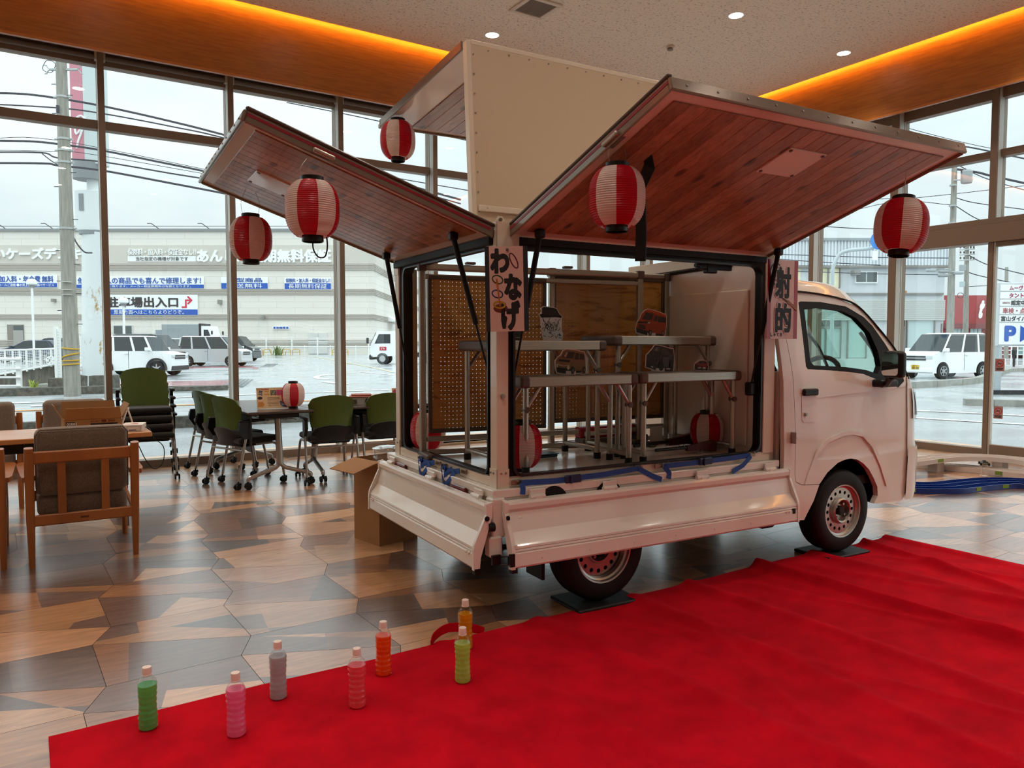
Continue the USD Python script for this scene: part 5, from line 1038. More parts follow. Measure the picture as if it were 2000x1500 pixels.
bz = lambda x, y: float(Hg[np.abs(ys-y).argmin(), np.abs(xs-x).argmin()])+.0005
for n, c, c2, x, y, lv, l in B0:
    t = thing('drink_bottle', l, 'bottle', (x, y, bz(x, y)), x*3)
    part(t, 'bottle_body', lathe(bprof(), 40), clear, smooth=50)
    lp = [(r, z) for r, z in bprof(.0014, rip=.0005) if z <= lv]; lp = lp+[(0, lp[-1][1])]
    part(t, 'liquid', lathe(lp, 40), liq('liquid_'+n, c, c2), smooth=50)
    part(t, 'cap', lathe([(.0155, .197), (.0158, .199), (.0158, .219), (.0145, .2215), (0, .2218)], 28), capm); part(t, 'neck_ring', lathe([(.0145, .191), (.0168, .192), (.0168, .195), (.0145, .196)], 28), capm)
# tall carton beside the tailgate
bc_ = thing('tall_carton', 'tall open brown carton with a clear bag inside, beside the rear gate of the truck', 'cardboard box', (2.10, 4.875, 0), math.radians(10.5))
w_, h_ = .158, .575; carton_walls(bc_, w_, w_, h_, .006)
flap(bc_, (-w_, w_, h_), (-w_, -w_, h_), (-1, 0, -.30), .20, .003, .006); flap(bc_, (w_, w_, h_), (-w_, w_, h_), (0, 1, -.45), .15, .003, .006)
for M_, g, mt in ((frame((0, -w_-.001, 0), (1, 0, 0), (0, 0, 1)), sbox(-.145, .40, -.085, .50), white), (frame((0, -w_-.001, 0), (1, 0, 0), (0, 0, 1)), sbox(-.140, .31, -.08, .395), mat('label_violet', '#7c7aa0', .5))): part(bc_, 'paper_label', ext(g, .0008, M_), mt, smooth=False)
part(bc_, 'label_print', ext(unary_union([sbox(-.14, y, -.10, y+.006) for y in (.42, .435, .45, .48)]+[sbox(-.13, .35, -.09, .36)]), .0006, frame((0, -w_-.0019, 0), (1, 0, 0), (0, 0, 1))), inkb, smooth=False)
bagp = [(.10+.008*math.sin(i*1.7), .40+.02*i) for i in range(13)]; part(bc_, 'clear_bag', xf(lathe([(.0, .36)]+bagp+[(.06, .655), (.0, .66)], 24), TR((.02, .0, 0))), glassmat('thin_plastic', (.93, .93, .92), refl=3.0, rough=.12), smooth=60)
# toy racing tracks by the door
tape = mat('green_tape', '#7d9a3a', .6)
def offs(path, o):
    P = np.asarray(path, float); d = np.gradient(P, axis=0); d /= np.linalg.norm(d[:, :2], axis=1, keepdims=True); return P+np.c_[-d[:, 1], d[:, 0], d[:, 2]*0]*o
def ribbon(path, a, b, z0, z1):
    A, B = offs(path, a), offs(path, b); k = len(A); up = lambda P, z: P+np.array([0, 0, z]); v = np.vstack([up(A, z0), up(B, z0), up(B, z1), up(A, z1)]); f = []
    for i in range(k-1):
        for s in range(4): p, q = s*k+i, ((s+1) % 4)*k+i; f += [(p, q, q+1), (p, q+1, p+1)]
    f += [(0, 2*k, k), (0, 3*k, 2*k), (k-1, 2*k-1, 3*k-1), (k-1, 3*k-1, 4*k-1)]
    o = tm(v, f); o.fix_normals(); return o
def track(name, label, pts, lanes, w, hw, m, z, tapes, legs=()):
    path = arc(pts, 8); o = path[0].copy(); o[2] = 0; path = path-o
    t = thing(name, label, 'toy race track', o); half = w*lanes/2
    part(t, 'track_bed', ribbon(path, -half, half, 0, .006), m, smooth=40)
    for i in range(lanes+1): part(t, 'lane_wall', ribbon(path, -half+i*w-.003, -half+i*w+.003, 0, hw), m, smooth=40)
    for (i, side) in tapes:
        i = int(i*(len(path)-2)); q = path[i:i+2]; c, d = q[0], (q[1]-q[0])/np.linalg.norm(q[1]-q[0]); nrm = np.array([-d[1], d[0], 0])*side
        part(t, 'green_tape', xf(bx(-.035, .035, -.0015, .0015, .012, hw-.004), frame(c+nrm*(half+.0045), d, np.cross([0, 0, 1.0], d))), tape, smooth=False)
    for i in legs:
        c = path[int(i*(len(path)-1))]; part(t, 'support', hull([(c[0]+sx*.07, c[1]+sy*.05, zz*(c[2]+o[2]) if True else 0) for sx in (-1, 1) for sy in (-1, 1) for zz in (0, 1)]), m)
    return t
tb = mat('track_blue', '#0b2f7d', .3, coat=.4); tw = mat('track_white', '#d9cfc8', .35, coat=.3)
track('race_track', 'three-lane blue plastic toy race track curving across the floor beyond the truck nose', [(6.3, 4.35, .001), (6.75, 4.0, .001), (7.15, 3.66, .001), (7.52, 3.58, .001), (7.92, 3.46, .001), (8.25, 3.12, .001), (8.7, 2.9, .001)], 3, .115, .048, tb, 0, ((.24, -1), (.45, -1), (.62, -1), (.80, -1), (.35, 1), (.6, 1)))
track('race_track', 'white plastic toy race track ramp rising over the floor by the glass door', [(7.45, 4.62, .035), (7.9, 4.37, .085), (8.3, 4.22, .115), (8.62, 4.02, .12), (8.78, 3.75, .115), (8.80, 3.4, .10), (8.9, 3.0, .09)], 2, .115, .048, tw, 0, ((.28, -1), (.16, 1)), (.30, .62, .9))
track('race_track', 'lower white plastic toy race track running under the ramp', [(8.25, 4.75, .001), (8.40, 4.30, .001), (8.53, 3.95, .001), (8.55, 3.6, .001), (8.62, 3.2, .001), (8.8, 2.8, .001)], 2, .115, .055, tw, 0, ((.55, -1), (.3, 1)))
t = thing('toy_car', 'toy racing car displayed on a small clear stand beside the white track', 'toy car', (8.30, 3.82, 0), .6)
part(t, 'stand_frame', cat(bx(-.05, .05, -.03, .03, 0, .008), *[cyl((x, y, .0), (x, y, .115), .004, 6) for x in (-.045, .045) for y in (-.025, .025)]), tw); part(t, 'stand_plate', bx(-.05, .05, -.03, .03, .112, .118), tw, smooth=False)
part(t, 'chassis', bx(-.07, .07, -.025, .025, .128, .142, .004), mat('toy_gold', '#6e5c3c', .3, metal=.4)); part(t, 'cowl', hull([(-.05, -.02, .142), (-.05, .02, .142), (.055, -.018, .142), (.055, .018, .142), (-.02, -.012, .168), (.02, -.012, .168), (-.02, .012, .168), (.02, .012, .168)]), blk); parts(t, 'wheel', [cyl((x, y-.008, .133), (x, y+.008, .133), .015, 12) for x in (-.05, .05) for y in (-.035, .035)], rub)
# ---------- outside: ground, street, buildings, cars, poles ----------
def gz(d): return float(np.interp(d, [0, 13, 34, 48, 72, 80, 400], [-.08, -.08, .10, .11, .35, .36, .36]))
def RD(r, d, z=0.0): p = Rv*r+Nv*d; return np.array([p[0], p[1], z])
def depthN(P): return float(np.asarray(P)[:2] @ Nv[:2])
def G(u, v, dz=0.0):
    p = Dv+Rv*(u-1000)/F+Uv*(750-v)/F; t = 12.0
    for _ in range(40):
        d = t*(p @ Nv); t = max((gz(d)+dz-HC)/p[2], 1) if p[2] < -1e-4 else 80
        t = min(t, 120)
    return np.array([0, 0, HC])+p*t
def UD(u, d, z=None):
    """ground point straight below pixel column u at horizontal depth d"""
    r = (u-1000)/F*(d*math.cos(PITCH)); P = RD(r, d); P[2] = gz(d) if z is None else z; return P
def AV(u, v, d):
    """point of pixel (u, v) on the vertical plane at horizontal depth d"""
    p = Dv+Rv*(u-1000)/F+Uv*(750-v)/F; return np.array([0, 0, HC])+p*(d/(p @ Nv))
asph = usdkit.material(stage, '/World/Looks/wet_asphalt', {
    "tc": ("texture_coordinate", {}), "n": ("noise_texture", {"scale": .55, "detail": 4.0}), "f": ("noise_texture", {"scale": 45.0, "detail": 3.0, "roughness": .7}),
    "r": ("rgb_ramp", {"ramp": [(.3, lin('#86898b')), (.7, lin('#a9acae'))]}), "fr": ("rgb_ramp", {"ramp": [(.3, (.75, .75, .75)), (.7, (1.15, 1.15, 1.15))]}), "m": ("mix_color", {"blend_type": "multiply", "fac": 1.0}),
    "rr": ("rgb_ramp", {"ramp": [(.44, (.10, .10, .10)), (.6, (.42, .42, .42))]}), "bu": ("bump", {"strength": .25, "distance": .01}), "p": ("principled_bsdf", {"specular_ior_level": .6})},
    [("tc.object", "n.vector"), ("tc.object", "f.vector"), ("n.fac", "r.fac"), ("f.fac", "fr.fac"), ("r.color", "m.a"), ("fr.color", "m.b"), ("m.result", "p.base_color"), ("n.fac", "rr.fac"), ("rr.color", "p.roughness"), ("f.fac", "bu.height"), ("bu.normal", "p.normal")], surface="p.BSDF")
rr0, dd0 = np.array([-260, -120, -70, -40, -20, 0, 20, 40, 70, 120, 260]), np.array([-60, 0, 13, 20, 27, 34, 41, 48, 60, 72, 80, 140, 300])
gr = grid([[RD(r, d, gz(d)) for r in rr0] for d in dd0])
if gr.face_normals[:, 2].mean() < 0: gr.invert()
def stru(name, mesh, m, smooth=False): p = struct(name); part(p, 'surface', mesh, m, smooth=smooth); return p
stru('street_ground', gr, asph)
pav = mat('step_tile', '#e6c1a6', .55, var=.12, scale=4)
st_ = struct('entrance_step'); 
for i in range(13): part(st_, 'paving_slab', bx(-7+1.3*i, -7+1.3*i+1.296, 9.27, 10.15, -.12, -.02, .004), pav)
for i in range(12): part(st_, 'paving_slab', bx(9.97, 10.95, -6+1.3*i, -6+1.3*i+1.296, -.12, -.02, .004), pav)
wline = mat('road_white', '#f4f6f5', .45); oline = mat('road_orange', '#d9a066', .5); kerbm = mat('kerb_concrete', '#6d6a62', .85, var=.5, scale=9, bump=.6, bscale=30); kerbl = mat('kerb_pale', '#a7a69f', .8, var=.2, scale=3, bump=.3)
redpav = mat('red_pavement', '#8b5a5c', .16, color2='#7a4a4e', scale=.8, spec=.8); grate = mat('drain_grate', '#5d6163', .4, metal=.3)
def gpoly(name, pts, m, dz=.012, label=None, cat_=None):
    P = np.array([G(u, v, dz) for u, v in pts]); q = Polygon(P[:, :2]); q = q if q.is_valid else q.buffer(0)
    v2, f = trimesh.creation.triangulate_polygon(max(polys(q), key=lambda a: a.area), engine='earcut'); V3 = np.c_[v2, [gz(depthN(a))+dz for a in v2]]
    o = tm(V3, f); 
    if o.face_normals[:, 2].mean() < 0: o.invert()
    return single(name, o, m, label, cat_, smooth=False)
def gstripe(name, pts, w, m, label, cat_, dz=.014):
    P = np.array([G(u, v, dz) for u, v in pts]); P = arc(P, 6) if len(P) > 2 else np.linspace(P[0], P[-1], 12); P[:, 2] = [gz(depthN(a))+dz for a in P]
    o = ribbon(P, -w/2, w/2, -.006, .004); return single(name, o, m, label, cat_, smooth=False)
def kerb(name, pts, w, h, m, label, seg=None):
    P = np.array([G(u, v) for u, v in pts]); P = np.linspace(P[0], P[-1], 10) if len(P) == 2 else arc(P, 5); P[:, 2] = [gz(depthN(a)) for a in P]
    if not seg: return single(name, ribbon(P, 0, w, -.02, h), m, label, 'kerb', smooth=30)
    t = thing(name, label, 'kerb'); n = seg
    L = np.linspace(0, len(P)-1, n+1)
    for a, b in zip(L[:-1], L[1:]):
        q = np.array([[np.interp(x, range(len(P)), P[:, k]) for k in range(3)] for x in (a+.02, (a+b)/2, b-.02)]); part(t, 'kerb_stone', ribbon(q, 0, w, -.02, h), m)
    return t
kerb('kerb', [(-40, 854), (640, 822)], .18, .20, kerbm, 'dark mossy kerb nearest the left windows, along the near edge of the road')
gstripe('road_line', [(-60, 805), (36, 802), (395, 789.5), (760, 777)], .15, oline, 'thin orange centre line along the road outside the left windows', 'road marking')
gstripe('road_line', [(-60, 789), (204, 782), (395, 774), (760, 761)], .15, wline, 'white edge line along the road outside the left windows', 'road marking')
gstripe('road_line', [(60, 793), (85, 792)], .3, wline, 'short white dash on the road above the left lounge chairs', 'road marking')
kerb('kerb', [(-40, 776), (215, 768.5)], .35, .21, kerbm, 'gravelly dark kerb below the utility pole on the far side of the road')
kerb('kerb', [(200, 769), (400, 763), (446, 761.5)], .45, .13, kerbm, 'dark rounded kerb end seen just above the stacked chairs')
gpoly('red_paving', [(150, 722), (486, 714), (506, 718), (450, 752), (150, 757)], redpav, label='wet red painted paving at the car park entrance behind the stacked chairs', cat_='paving')
dg = thing('drain_grating', 'diagonal grey drain grating across the car park entrance', 'drain', (0, 0, 0))
P0, P1 = G(452, 757), G(532, 711)
for a in np.linspace(-.32, .32, 5): part(dg, 'grating_bar', ribbon(np.array([P0+(a, .2*a, .016), (P0+P1)/2+(a, .2*a, .016), P1+(a, .2*a, .018)]), -.05, .05, -.01, .006), grate, smooth=False)
gstripe('road_marking', [(664, 731), (640, 732), (620, 735), (622, 739), (650, 741)], .22, wline, 'curved white arrow marking on the car park asphalt', 'road marking')
gstripe('road_marking', [(634, 745), (652, 748), (676, 750)], .25, wline, 'short white tick marking below the curved arrow on the asphalt', 'road marking')
gstripe('road_line', [(596, 696), (640, 701), (720, 716), (768, 727)], .16, mat('road_pale_yellow', '#cfc6a4', .5), 'pale yellow bay line running across the car park', 'road marking')
gstripe('road_line', [(700, 726), (768, 732)], .16, wline, 'white bay line in front of the white lorry in the car park', 'road marking')
# electronics store
DS = 75.0
wallst = usdkit.material(stage, '/World/Looks/store_wall', {"tc": ("texture_coordinate", {}), "b": ("brick_texture", {"color1": lin('#e9e4dc'), "color2": lin('#e6e1d8'), "mortar": lin('#d2cdc5'), "scale": 1.0, "mortar_size": .02, "brick_width": 3.6, "row_height": .62}), "sx": ("separate_xyz", {}), "cx": ("combine_xyz", {}), "p": ("principled_bsdf", {"roughness": .8})},
    [("tc.object", "sx.vector"), ("sx.x", "cx.x"), ("sx.z", "cx.y"), ("cx.vector", "b.vector"), ("b.color", "p.base_color")], surface="p.BSDF")
Msto = frame((0, 0, 0), Rv, Nv)           # local x right, y away, z up
def SX(u, d=DS): return (u-1000)/F*d*math.cos(PITCH)
def SZ(v, d=DS, u=1000): return float(AV(u, v, d)[2])
store = thing('store_building', 'large beige panelled electronics store with blue and white signs beyond the car park', 'building', M=Msto)
xr, xl, zt = SX(731), SX(-260), SZ(452)
part(store, 'wall', bx(xl, xr, DS, DS+45, .2, zt), wallst, smooth=False)
part(store, 'parapet_cap', bx(xl, xr+.15, DS-.15, DS+45, zt, zt+.25), mat('parapet', '#8e8f8f', .5), smooth=False)
bandm = mat('store_band', '#cbc4ba', .8); ribm = mat('store_rib', '#b7b0a6', .8)
part(store, 'sign_band', bx(xl, xr+.06, DS-.06, DS+45, SZ(515), SZ(479)), mat('store_sign_band', '#d0cac0', .8), smooth=False)
for v0, v1 in ((516, 528.5), (564, 576), (613.5, 624.5), (664, 677)):
    z1, z0 = SZ(v0), SZ(v1); part(store, 'ribbed_band', bx(xl, xr+.05, DS-.05, DS+45, z0, z1), bandm, smooth=False)
    part(store, 'band_ribs', cat([bx(xl, xr+.10, DS-.10, DS+45, z0+(z1-z0)*k-.035, z0+(z1-z0)*k+.035) for k in (.12, .37, .63, .88)]), ribm, smooth=False, kind='stuff')
def on_store(u, v): return (SX(u), SZ(v))
Mwf = lambda y: np.array([[1, 0, 0, 0], [0, 0, -1, y], [0, 1, 0, 0], [0, 0, 0, 1.0]])
def st_print(parent, n, g, m, y, th=.03): part(parent, n, ext(g, th, Mwf(y)), m, smooth=False)
def txt(s, u0, v0, u1, v1, bold=1): a, b = on_store(u0, v1), on_store(u1, v0); return fit2d(text2d(s, 1.0, bold), a[0], a[1], b[0], b[1])
def rect(u0, v0, u1, v1): a, b = on_store(u0, v1), on_store(u1, v0); return sbox(a[0], a[1], b[0], b[1])
raised = mat('raised_letters', '#f6f7f5', .5)
st_print(store, 'raised_lettering', txt('いケーズデンキ', -4, 484, 166, 507, 3), raised, DS-.07, .12)
st_print(store, 'raised_lettering', txt('保険料・加入料・保証金なし!!', 256, 486, 388, 499, 1), raised, DS-.07, .12)
st_print(store, 'raised_lettering', txt('あんしん長期無料保証', 389, 487, 650, 513, 3), raised, DS-.07, .12)
s_ = DS-.08
st_print(store, 'notice_strip', rect(255, 500, 387, 511), raised, s_); st_print(store, 'notice_lettering', txt('当社指定の機種が対象です', 271, 502, 372, 509.5, 0), mat('sign_grey_ink', '#5c5a58', .6), s_-.03)
sblue = mat('sign_blue', '#2a5bb5', .45); swhite = mat('sign_white', '#f6f8f8', .45); sdark = mat('sign_dark', '#3a3838', .5); sredp = mat('sign_red_ink', '#d0344e', .5)
for (u0, v0, u1, v1, vb), t1, (a0, a1), t2, (b0, b1), big in (
    ((-30, 537, 117, 562, 553), '・加入料・年会費 無料', (-2, 110), 'リコールご連絡 ●お買上商品お調べサービス', (-1, 111), 0),
    ((151, 540, 402, 564, 556), '他店ご購入の商品でも喜んで修理します!', (157, 396), '取扱メーカーに限ります。メーカー保証期間外は有償となります。', (176, 377), 0),
    ((435, 541, 526, 565, 553), '大型商品', (446, 515), '配送無料', (446, 515), 0), ((558, 542, 649, 566, 553.5), '保険料・加入料・保証金なし!!', (561, 647), '長期無料保証', (566, 641), 0),
    ((200, 576, 389, 616, 604.5), '駐車場出入口', (212, 351), '黒部方面へはこちらよりどうぞ。', (226, 362), 1)):
    b = thing('wall_sign', {'・': 'blue and white fee-free notice board at the left edge of the store wall', '他': 'long blue and white repair notice board on the store wall', '大': 'blue and white delivery notice board beside the window mullion on the store wall', '保': 'blue and white long-guarantee notice board, rightmost on the store wall', '駐': 'white car-park entrance board with bold black characters and a red arrow'}[t1[0]], 'sign', M=Msto)
    st_print(b, 'board', rect(u0, v0, u1, v1), swhite, s_+.02, .06); st_print(b, 'blue_band', rect(u0+.6, vb, u1-.6, v1-1), sblue, s_-.045)
    st_print(b, 'lettering', txt(t1, a0, v0+(4 if big else 2), a1, vb-(4 if big else 1.5), 2 if big else 1), sdark if big else mat('sign_blue_ink', '#3a5fa8', .5), s_-.045); st_print(b, 'band_lettering', txt(t2, b0, vb+1.2, b1, v1-2.2, 0), swhite, s_-.08)
    if big: st_print(b, 'arrow', LineString([on_store(358, 600), on_store(366, 600), on_store(366, 586.5), on_store(374, 586.5)]).buffer(.075, cap_style=2, join_style=2).union(LineString([on_store(370.5, 580), on_store(377, 586.5), on_store(370.5, 593)]).buffer(.075, join_style=2)), sredp, s_-.045)
b = thing('wall_sign', 'small blue and white bicycle parking plate low on the store wall', 'sign', M=Msto); st_print(b, 'board', rect(534, 637, 566, 643.5), swhite, s_+.02, .06); st_print(b, 'lettering', txt('駐輪場', 541, 638, 559, 642.5, 1), sblue, s_-.045); st_print(b, 'bicycle_marks', unary_union([rect(535.5, 638.3, 539.5, 642.3), rect(560.5, 638.3, 564.5, 642.3)]), sblue, s_-.045)
def store_box(n, u0, v0, u1, v1, m, y0=-.25, y1=.02): a, c = on_store(u0, v1), on_store(u1, v0); return part(store, n, bx(a[0], c[0], DS+y0, DS+y1, a[1], c[1]), m, smooth=False)
sglass = mat('dull_glass', '#59605f', .2); sframe = mat('door_grey', '#d6d6d2', .6)
store_box('window_frame', 223, 635, 261, 653, sframe, -.12); store_box('window_pane', 224.5, 636.5, 241, 652, sglass, -.15); store_box('window_pane', 243, 636.5, 259, 652, sglass, -.15)
store_box('door_recess', 16, 634, 48, 694, mat('recess_shade', '#8f8a82', .8), -.08); store_box('door_leaf', 28, 645, 47, 694, mat('door_leaf', '#a9a5a0', .6), -.12); store_box('door_grille', 29, 636, 47, 645, sglass, -.12)
store_box('service_door', 603, 650, 621.5, 691, sframe, -.1); store_box('service_door', 622, 650, 640, 691, sframe, -.1)
store_box('wall_light', 430, 586, 436, 594, mat('lamp_box', '#8e8c88', .5), -.5); store_box('wall_light', 108, 584, 113, 590, MATS['lamp_box'], -.5); store_box('wall_camera', 514.5, 617, 519, 624, MATS['lamp_box'], -.4)
for v0, y in ((600, 20), (611, 8), (607, 14)): part(store, 'side_canopy', hull([(xr, DS+y, SZ(v0+12)), (xr, DS+y+4, SZ(v0+12)), (xr+1.1, DS+y, SZ(v0+12)), (xr+1.1, DS+y+4, SZ(v0+12)), (xr, DS+y, SZ(v0)), (xr, DS+y+4, SZ(v0))]), swhite)
rr1 = thing('roof_wire_rail', 'thin wire rail on short brackets along the store roof edge', 'railing', M=Msto)
parts(rr1, 'wire', [cyl((xl, DS+.3, z), (xr, DS+.3, z), .03, 5) for z in (zt+.55, zt+.30)], mat('wire_dark', '#4b4f52', .5))
parts(rr1, 'bracket', [cat(cyl((SX(u), DS+.3, zt+.2), (SX(u)-.8, DS+.1, zt+.8), .04, 5), cyl((SX(u)-.8, DS+.1, zt+.8), (SX(u)-1.2, DS+.1, zt+.8), .04, 5)) for u in (18, 110, 213, 316, 414, 520, 625)], MATS['wire_dark'])
# car park fence and bicycle racks
wf = mat('fence_white', '#f2f3f0', .5); yel = mat('rack_yellow', '#c9a860', .5)
cf = thing('car_park_fence', 'white post and rail fence along the far side of the car park', 'fence', M=Msto); DF = 71.0; xs_ = np.arange(SX(470, DF), SX(800, DF), (SX(535, DF)-SX(485, DF)))
parts(cf, 'post', [cyl((x, DF, .3), (x, DF, SZ(659, DF)), .07, 8) for x in xs_], wf); parts(cf, 'rail', [cyl((xs_[0], DF, SZ(v, DF)), (xs_[-1], DF, SZ(v, DF)), .045, 6) for v in (661, 668, 677)], wf)
parts(cf, 'low_post', [cyl((x+1.2, DF, .3), (x+1.2, DF, SZ(674, DF)), .035, 6) for x in xs_], wf)
bp0 = None
for i, u in enumerate((505, 522, 560, 578, 656, 672)):
    l = ['low yellow bicycle rack hoop nearest the black minivan by the car park fence', 'low yellow bicycle rack hoop left of the weeds by the fence', 'low yellow bicycle rack hoop right of the weeds by the fence', 'low yellow bicycle rack hoop left of the grey service door', 'low yellow bicycle rack hoop right of the grey service door', 'rightmost low yellow bicycle rack hoop by the fence'][i]
    if bp0 is None: bp0 = thing('bicycle_rack', l, 'bicycle rack', UD(u, 69, .33), -YAW); part(bp0, 'hoop', sweep(bendline([(-.35, 0, 0), (-.35, 0, .55), (.35, 0, .55), (.35, 0, 0)], .15), .04, 6), yel); part(bp0, 'bar', cyl((-.35, 0, .3), (.35, 0, .3), .03, 6), yel)
    else: dup(bp0, UD(u, 69, .33), -YAW, l)
def weeds(name, label, P, n, h, w, m, sd=0):
    r = np.random.default_rng(sd); bl_ = []
    for _ in range(n):
        a = r.uniform(0, 2*math.pi); x, y = r.normal(0, w, 2); hh = h*r.uniform(.5, 1.1); c, s = math.cos(a), math.sin(a); bw = hh*.07
        bl_.append(tm([(x-s*bw, y+c*bw, 0), (x+s*bw, y-c*bw, 0), (x+c*hh*.25+s*bw, y+s*hh*.25-c*bw, hh*.6), (x+c*hh*.25-s*bw, y+s*hh*.25+c*bw, hh*.6), (x+c*hh*.6, y+s*hh*.6, hh)], [(0, 1, 2), (0, 2, 3), (3, 2, 4)]))
    return single(name, cat(bl_), m, label, 'plant', kind='stuff', loc=P, smooth=False)
leafy = mat('weed_green', '#6f8a4a', .7, var=.3, scale=20); leafl = mat('weed_lime', '#a9b84e', .7)
weeds('weeds', 'tuft of weeds growing by the car park fence', UD(543, 70, .34), 40, .9, .35, leafy, 1)
weeds('weeds', 'bright yellow-green young plant at the foot of the concrete wall', G(66, 757), 26, .26, .05, leafl, 2); weeds('weeds', 'dark weeds beside the concrete block at the white fence post', G(94, 752), 40, .32, .10, leafy, 3); weeds('weeds', 'thin weeds between the utility pole and the concrete block', G(131, 757), 30, .34, .06, leafy, 4)
# cars
cg = mat('car_glass', '#20282a', .06, spec=.8); tyre = mat('car_tyre', '#17181a', .6); rimm_ = mat('car_rim', '#b7babc', .3, metal=.6); lampc = mat('car_lamp', '#cfd6d8', .1, spec=.8); trimb = mat('car_trim', '#2b2d2f', .5)
def car(label, P, yaw, L, W, Hh, col, prof, name='car', roofc=None, cladding=None, cat_='car', plate=None, rimd=.17, wr=.30):
    """prof: dict of side shape in fractions: hood (x, z), base of screen, roof front/rear, tail; local x forward, y left"""
    t = thing(name, label, cat_, P, yaw); m = mat('car_'+col.strip('#'), col, .18, coat=.7); hf, hz, sx, rfx, rrx, belt = prof['front'], prof['hood'], prof['screen'], prof['rf'], prof['rr'], prof['belt']
    x0, x1 = -L/2, L/2; fx = lambda k: x0+L*k
    wx = (fx(prof.get('rw', .19)), fx(prof.get('fw', .81)))
    side = Polygon([(x0+.02, .30), (x0, .55*Hh*.6), (x0+.03, belt*Hh), (fx(sx), belt*Hh), (fx(hf), hz*Hh), (x1-.02, (hz-.08)*Hh), (x1, .40), (x1-.04, .22), (x0+.06, .22)])
    for w in wx: side = side.difference(Point(w, wr).buffer(wr+.05, quad_segs=8))
    def slab(poly, w, bev):
        a = ext(poly.buffer(-bev), .001, np.array([[1, 0, 0, 0], [0, 0, -1, w/2], [0, 1, 0, 0], [0, 0, 0, 1.0]])); b_2 = ext(poly, w-2*bev*1.5, np.array([[1, 0, 0, 0], [0, 0, -1, w/2-bev*1.5], [0, 1, 0, 0], [0, 0, 0, 1.0]]))
        return b_2
    part(t, 'body', slab(side, W, .03), m, smooth=20)
    gw = W/2-.05; tw_ = W/2-.17
    cabp = [(fx(prof['tail']), -gw, belt*Hh), (fx(sx), -gw, belt*Hh), (fx(rfx), -tw_, Hh-.05), (fx(rrx), -tw_, Hh-.05)]
    part(t, 'cabin', hull([(x, s*y, z) for x, y, z in cabp for s in (-1, 1)]), cg, smooth=20)
    part(t, 'roof', hull([(fx(rfx)-.02, s*(tw_+.01), Hh-.09) for s in (-1, 1)]+[(fx(rrx)+.02, s*(tw_+.01), Hh-.09) for s in (-1, 1)]+[(fx(rfx)-.25, s*(tw_-.08), Hh) for s in (-1, 1)]+[(fx(rrx)+.15, s*(tw_-.08), Hh) for s in (-1, 1)]), mat('car_'+(roofc or col).strip('#'), roofc or col, .18, coat=.7), smooth=30)
    for s in (-1, 1):
        for k in prof['pillars']:   # pillars follow the side of the cabin
            xb = fx(k); xt = fx(rrx)+(xb-fx(prof['tail']))/(fx(sx)-fx(prof['tail']))*(fx(rfx)-fx(rrx)); part(t, 'pillar', hull([(xb+a, s*(gw+c), belt*Hh) for a in (-.05, .05) for c in (-.01, .012)]+[(xt+a, s*(tw_+c), Hh-.06) for a in (-.045, .045) for c in (-.01, .012)]), m if roofc is None or k in (prof['pillars'][0],) else m, smooth=False)
        part(t, 'door_line', bx(fx(.48)-.008, fx(.48)+.008, s*(W/2-.046), s*(W/2-.043), .32, belt*Hh), trimb, smooth=False); part(t, 'door_handle', bx(fx(.43), fx(.43)+.16, s*(W/2-.045), s*(W/2-.02), belt*Hh-.12, belt*Hh-.09, .005), m)
        mz = belt*Hh+.08; part(t, 'mirror', rbox(fx(sx)-.22, fx(sx)-.08, *sorted((s*(W/2-.02), s*(W/2+.16))), mz-.07, mz+.07, .03), m)
        for w in wx:
            y = s*(W/2-.10); ty = part(t, 'tyre', cyl((w, y-.09, wr), (w, y+.09, wr), wr, 22), tyre)
            part(ty, 'rim', cat(cyl((w, y+s*.085, wr), (w, y+s*.095, wr), rimd*.45, 12), *[xf(bx(-.02, .02, 0, .012, .02, rimd, .0), np.array([[math.cos(a), 0, math.sin(a), w], [0, 1, 0, y+s*.088-.006], [-math.sin(a), 0, math.cos(a), wr], [0, 0, 0, 1.0]])) for a in np.arange(6)*math.pi/3], xf(lathe([(rimd, 0), (rimd+.02, .0), (rimd+.02, .012), (rimd, .012)], 20), np.array([[1, 0, 0, w], [0, 0, 1, y+s*.086], [0, 1, 0, wr], [0, 0, 0, 1.0]]))), rimm_)
            if cladding: part(t, 'wheel_arch', slab(Point(w, wr).buffer(wr+.12).difference(Point(w, wr).buffer(wr+.05)).intersection(sbox(-9, .24, 9, 2)), W+.03, .0) if s > 0 else bx(w, w+.001, -.01, .01, .5, .501), trimb, smooth=20)
        part(t, 'headlamp', rbox(x1-.14, x1+.004, *sorted((s*(W/2-.06), s*(W/2-.36))), (hz-.17)*Hh, (hz-.09)*Hh, .03), lampc); part(t, 'tail_lamp', bx(x0-.006, x0+.04, *sorted((s*(W/2-.04), s*(W/2-.18))), .45*Hh, .62*Hh, .01), mat('car_tail', '#8d1f22', .2))
    part(t, 'bumper', rbox(x1-.12, x1+.03, -W/2+.05, W/2-.05, .24, .42, .04), trimb if cladding else m)
    part(t, 'grille', bx(x1-.02, x1+.008, -W*.28, W*.28, (hz-.20)*Hh, (hz-.10)*Hh, .01), trimb); part(t, 'grille_bar', bx(x1, x1+.014, -W*.27, W*.27, (hz-.16)*Hh, (hz-.14)*Hh, .003), rimm_)
    if plate:
        part(t, 'number_plate', bx(x1+.028, x1+.040, -.165, .165, .36, .525, .004), mat('plate_yellow', '#dcb51e', .4)); part(t, 'plate_digits', ext(unary_union([fit2d(text2d(plate, .09, 2), -.12, .375, .15, .455), fit2d(text2d('富山 580', .04, 1), -.09, .475, .09, .512)]), .002, np.array([[0, 0, 1, x1+.040], [1, 0, 0, 0], [0, 1, 0, 0], [0, 0, 0, 1.0]])), black, smooth=False)
    return t
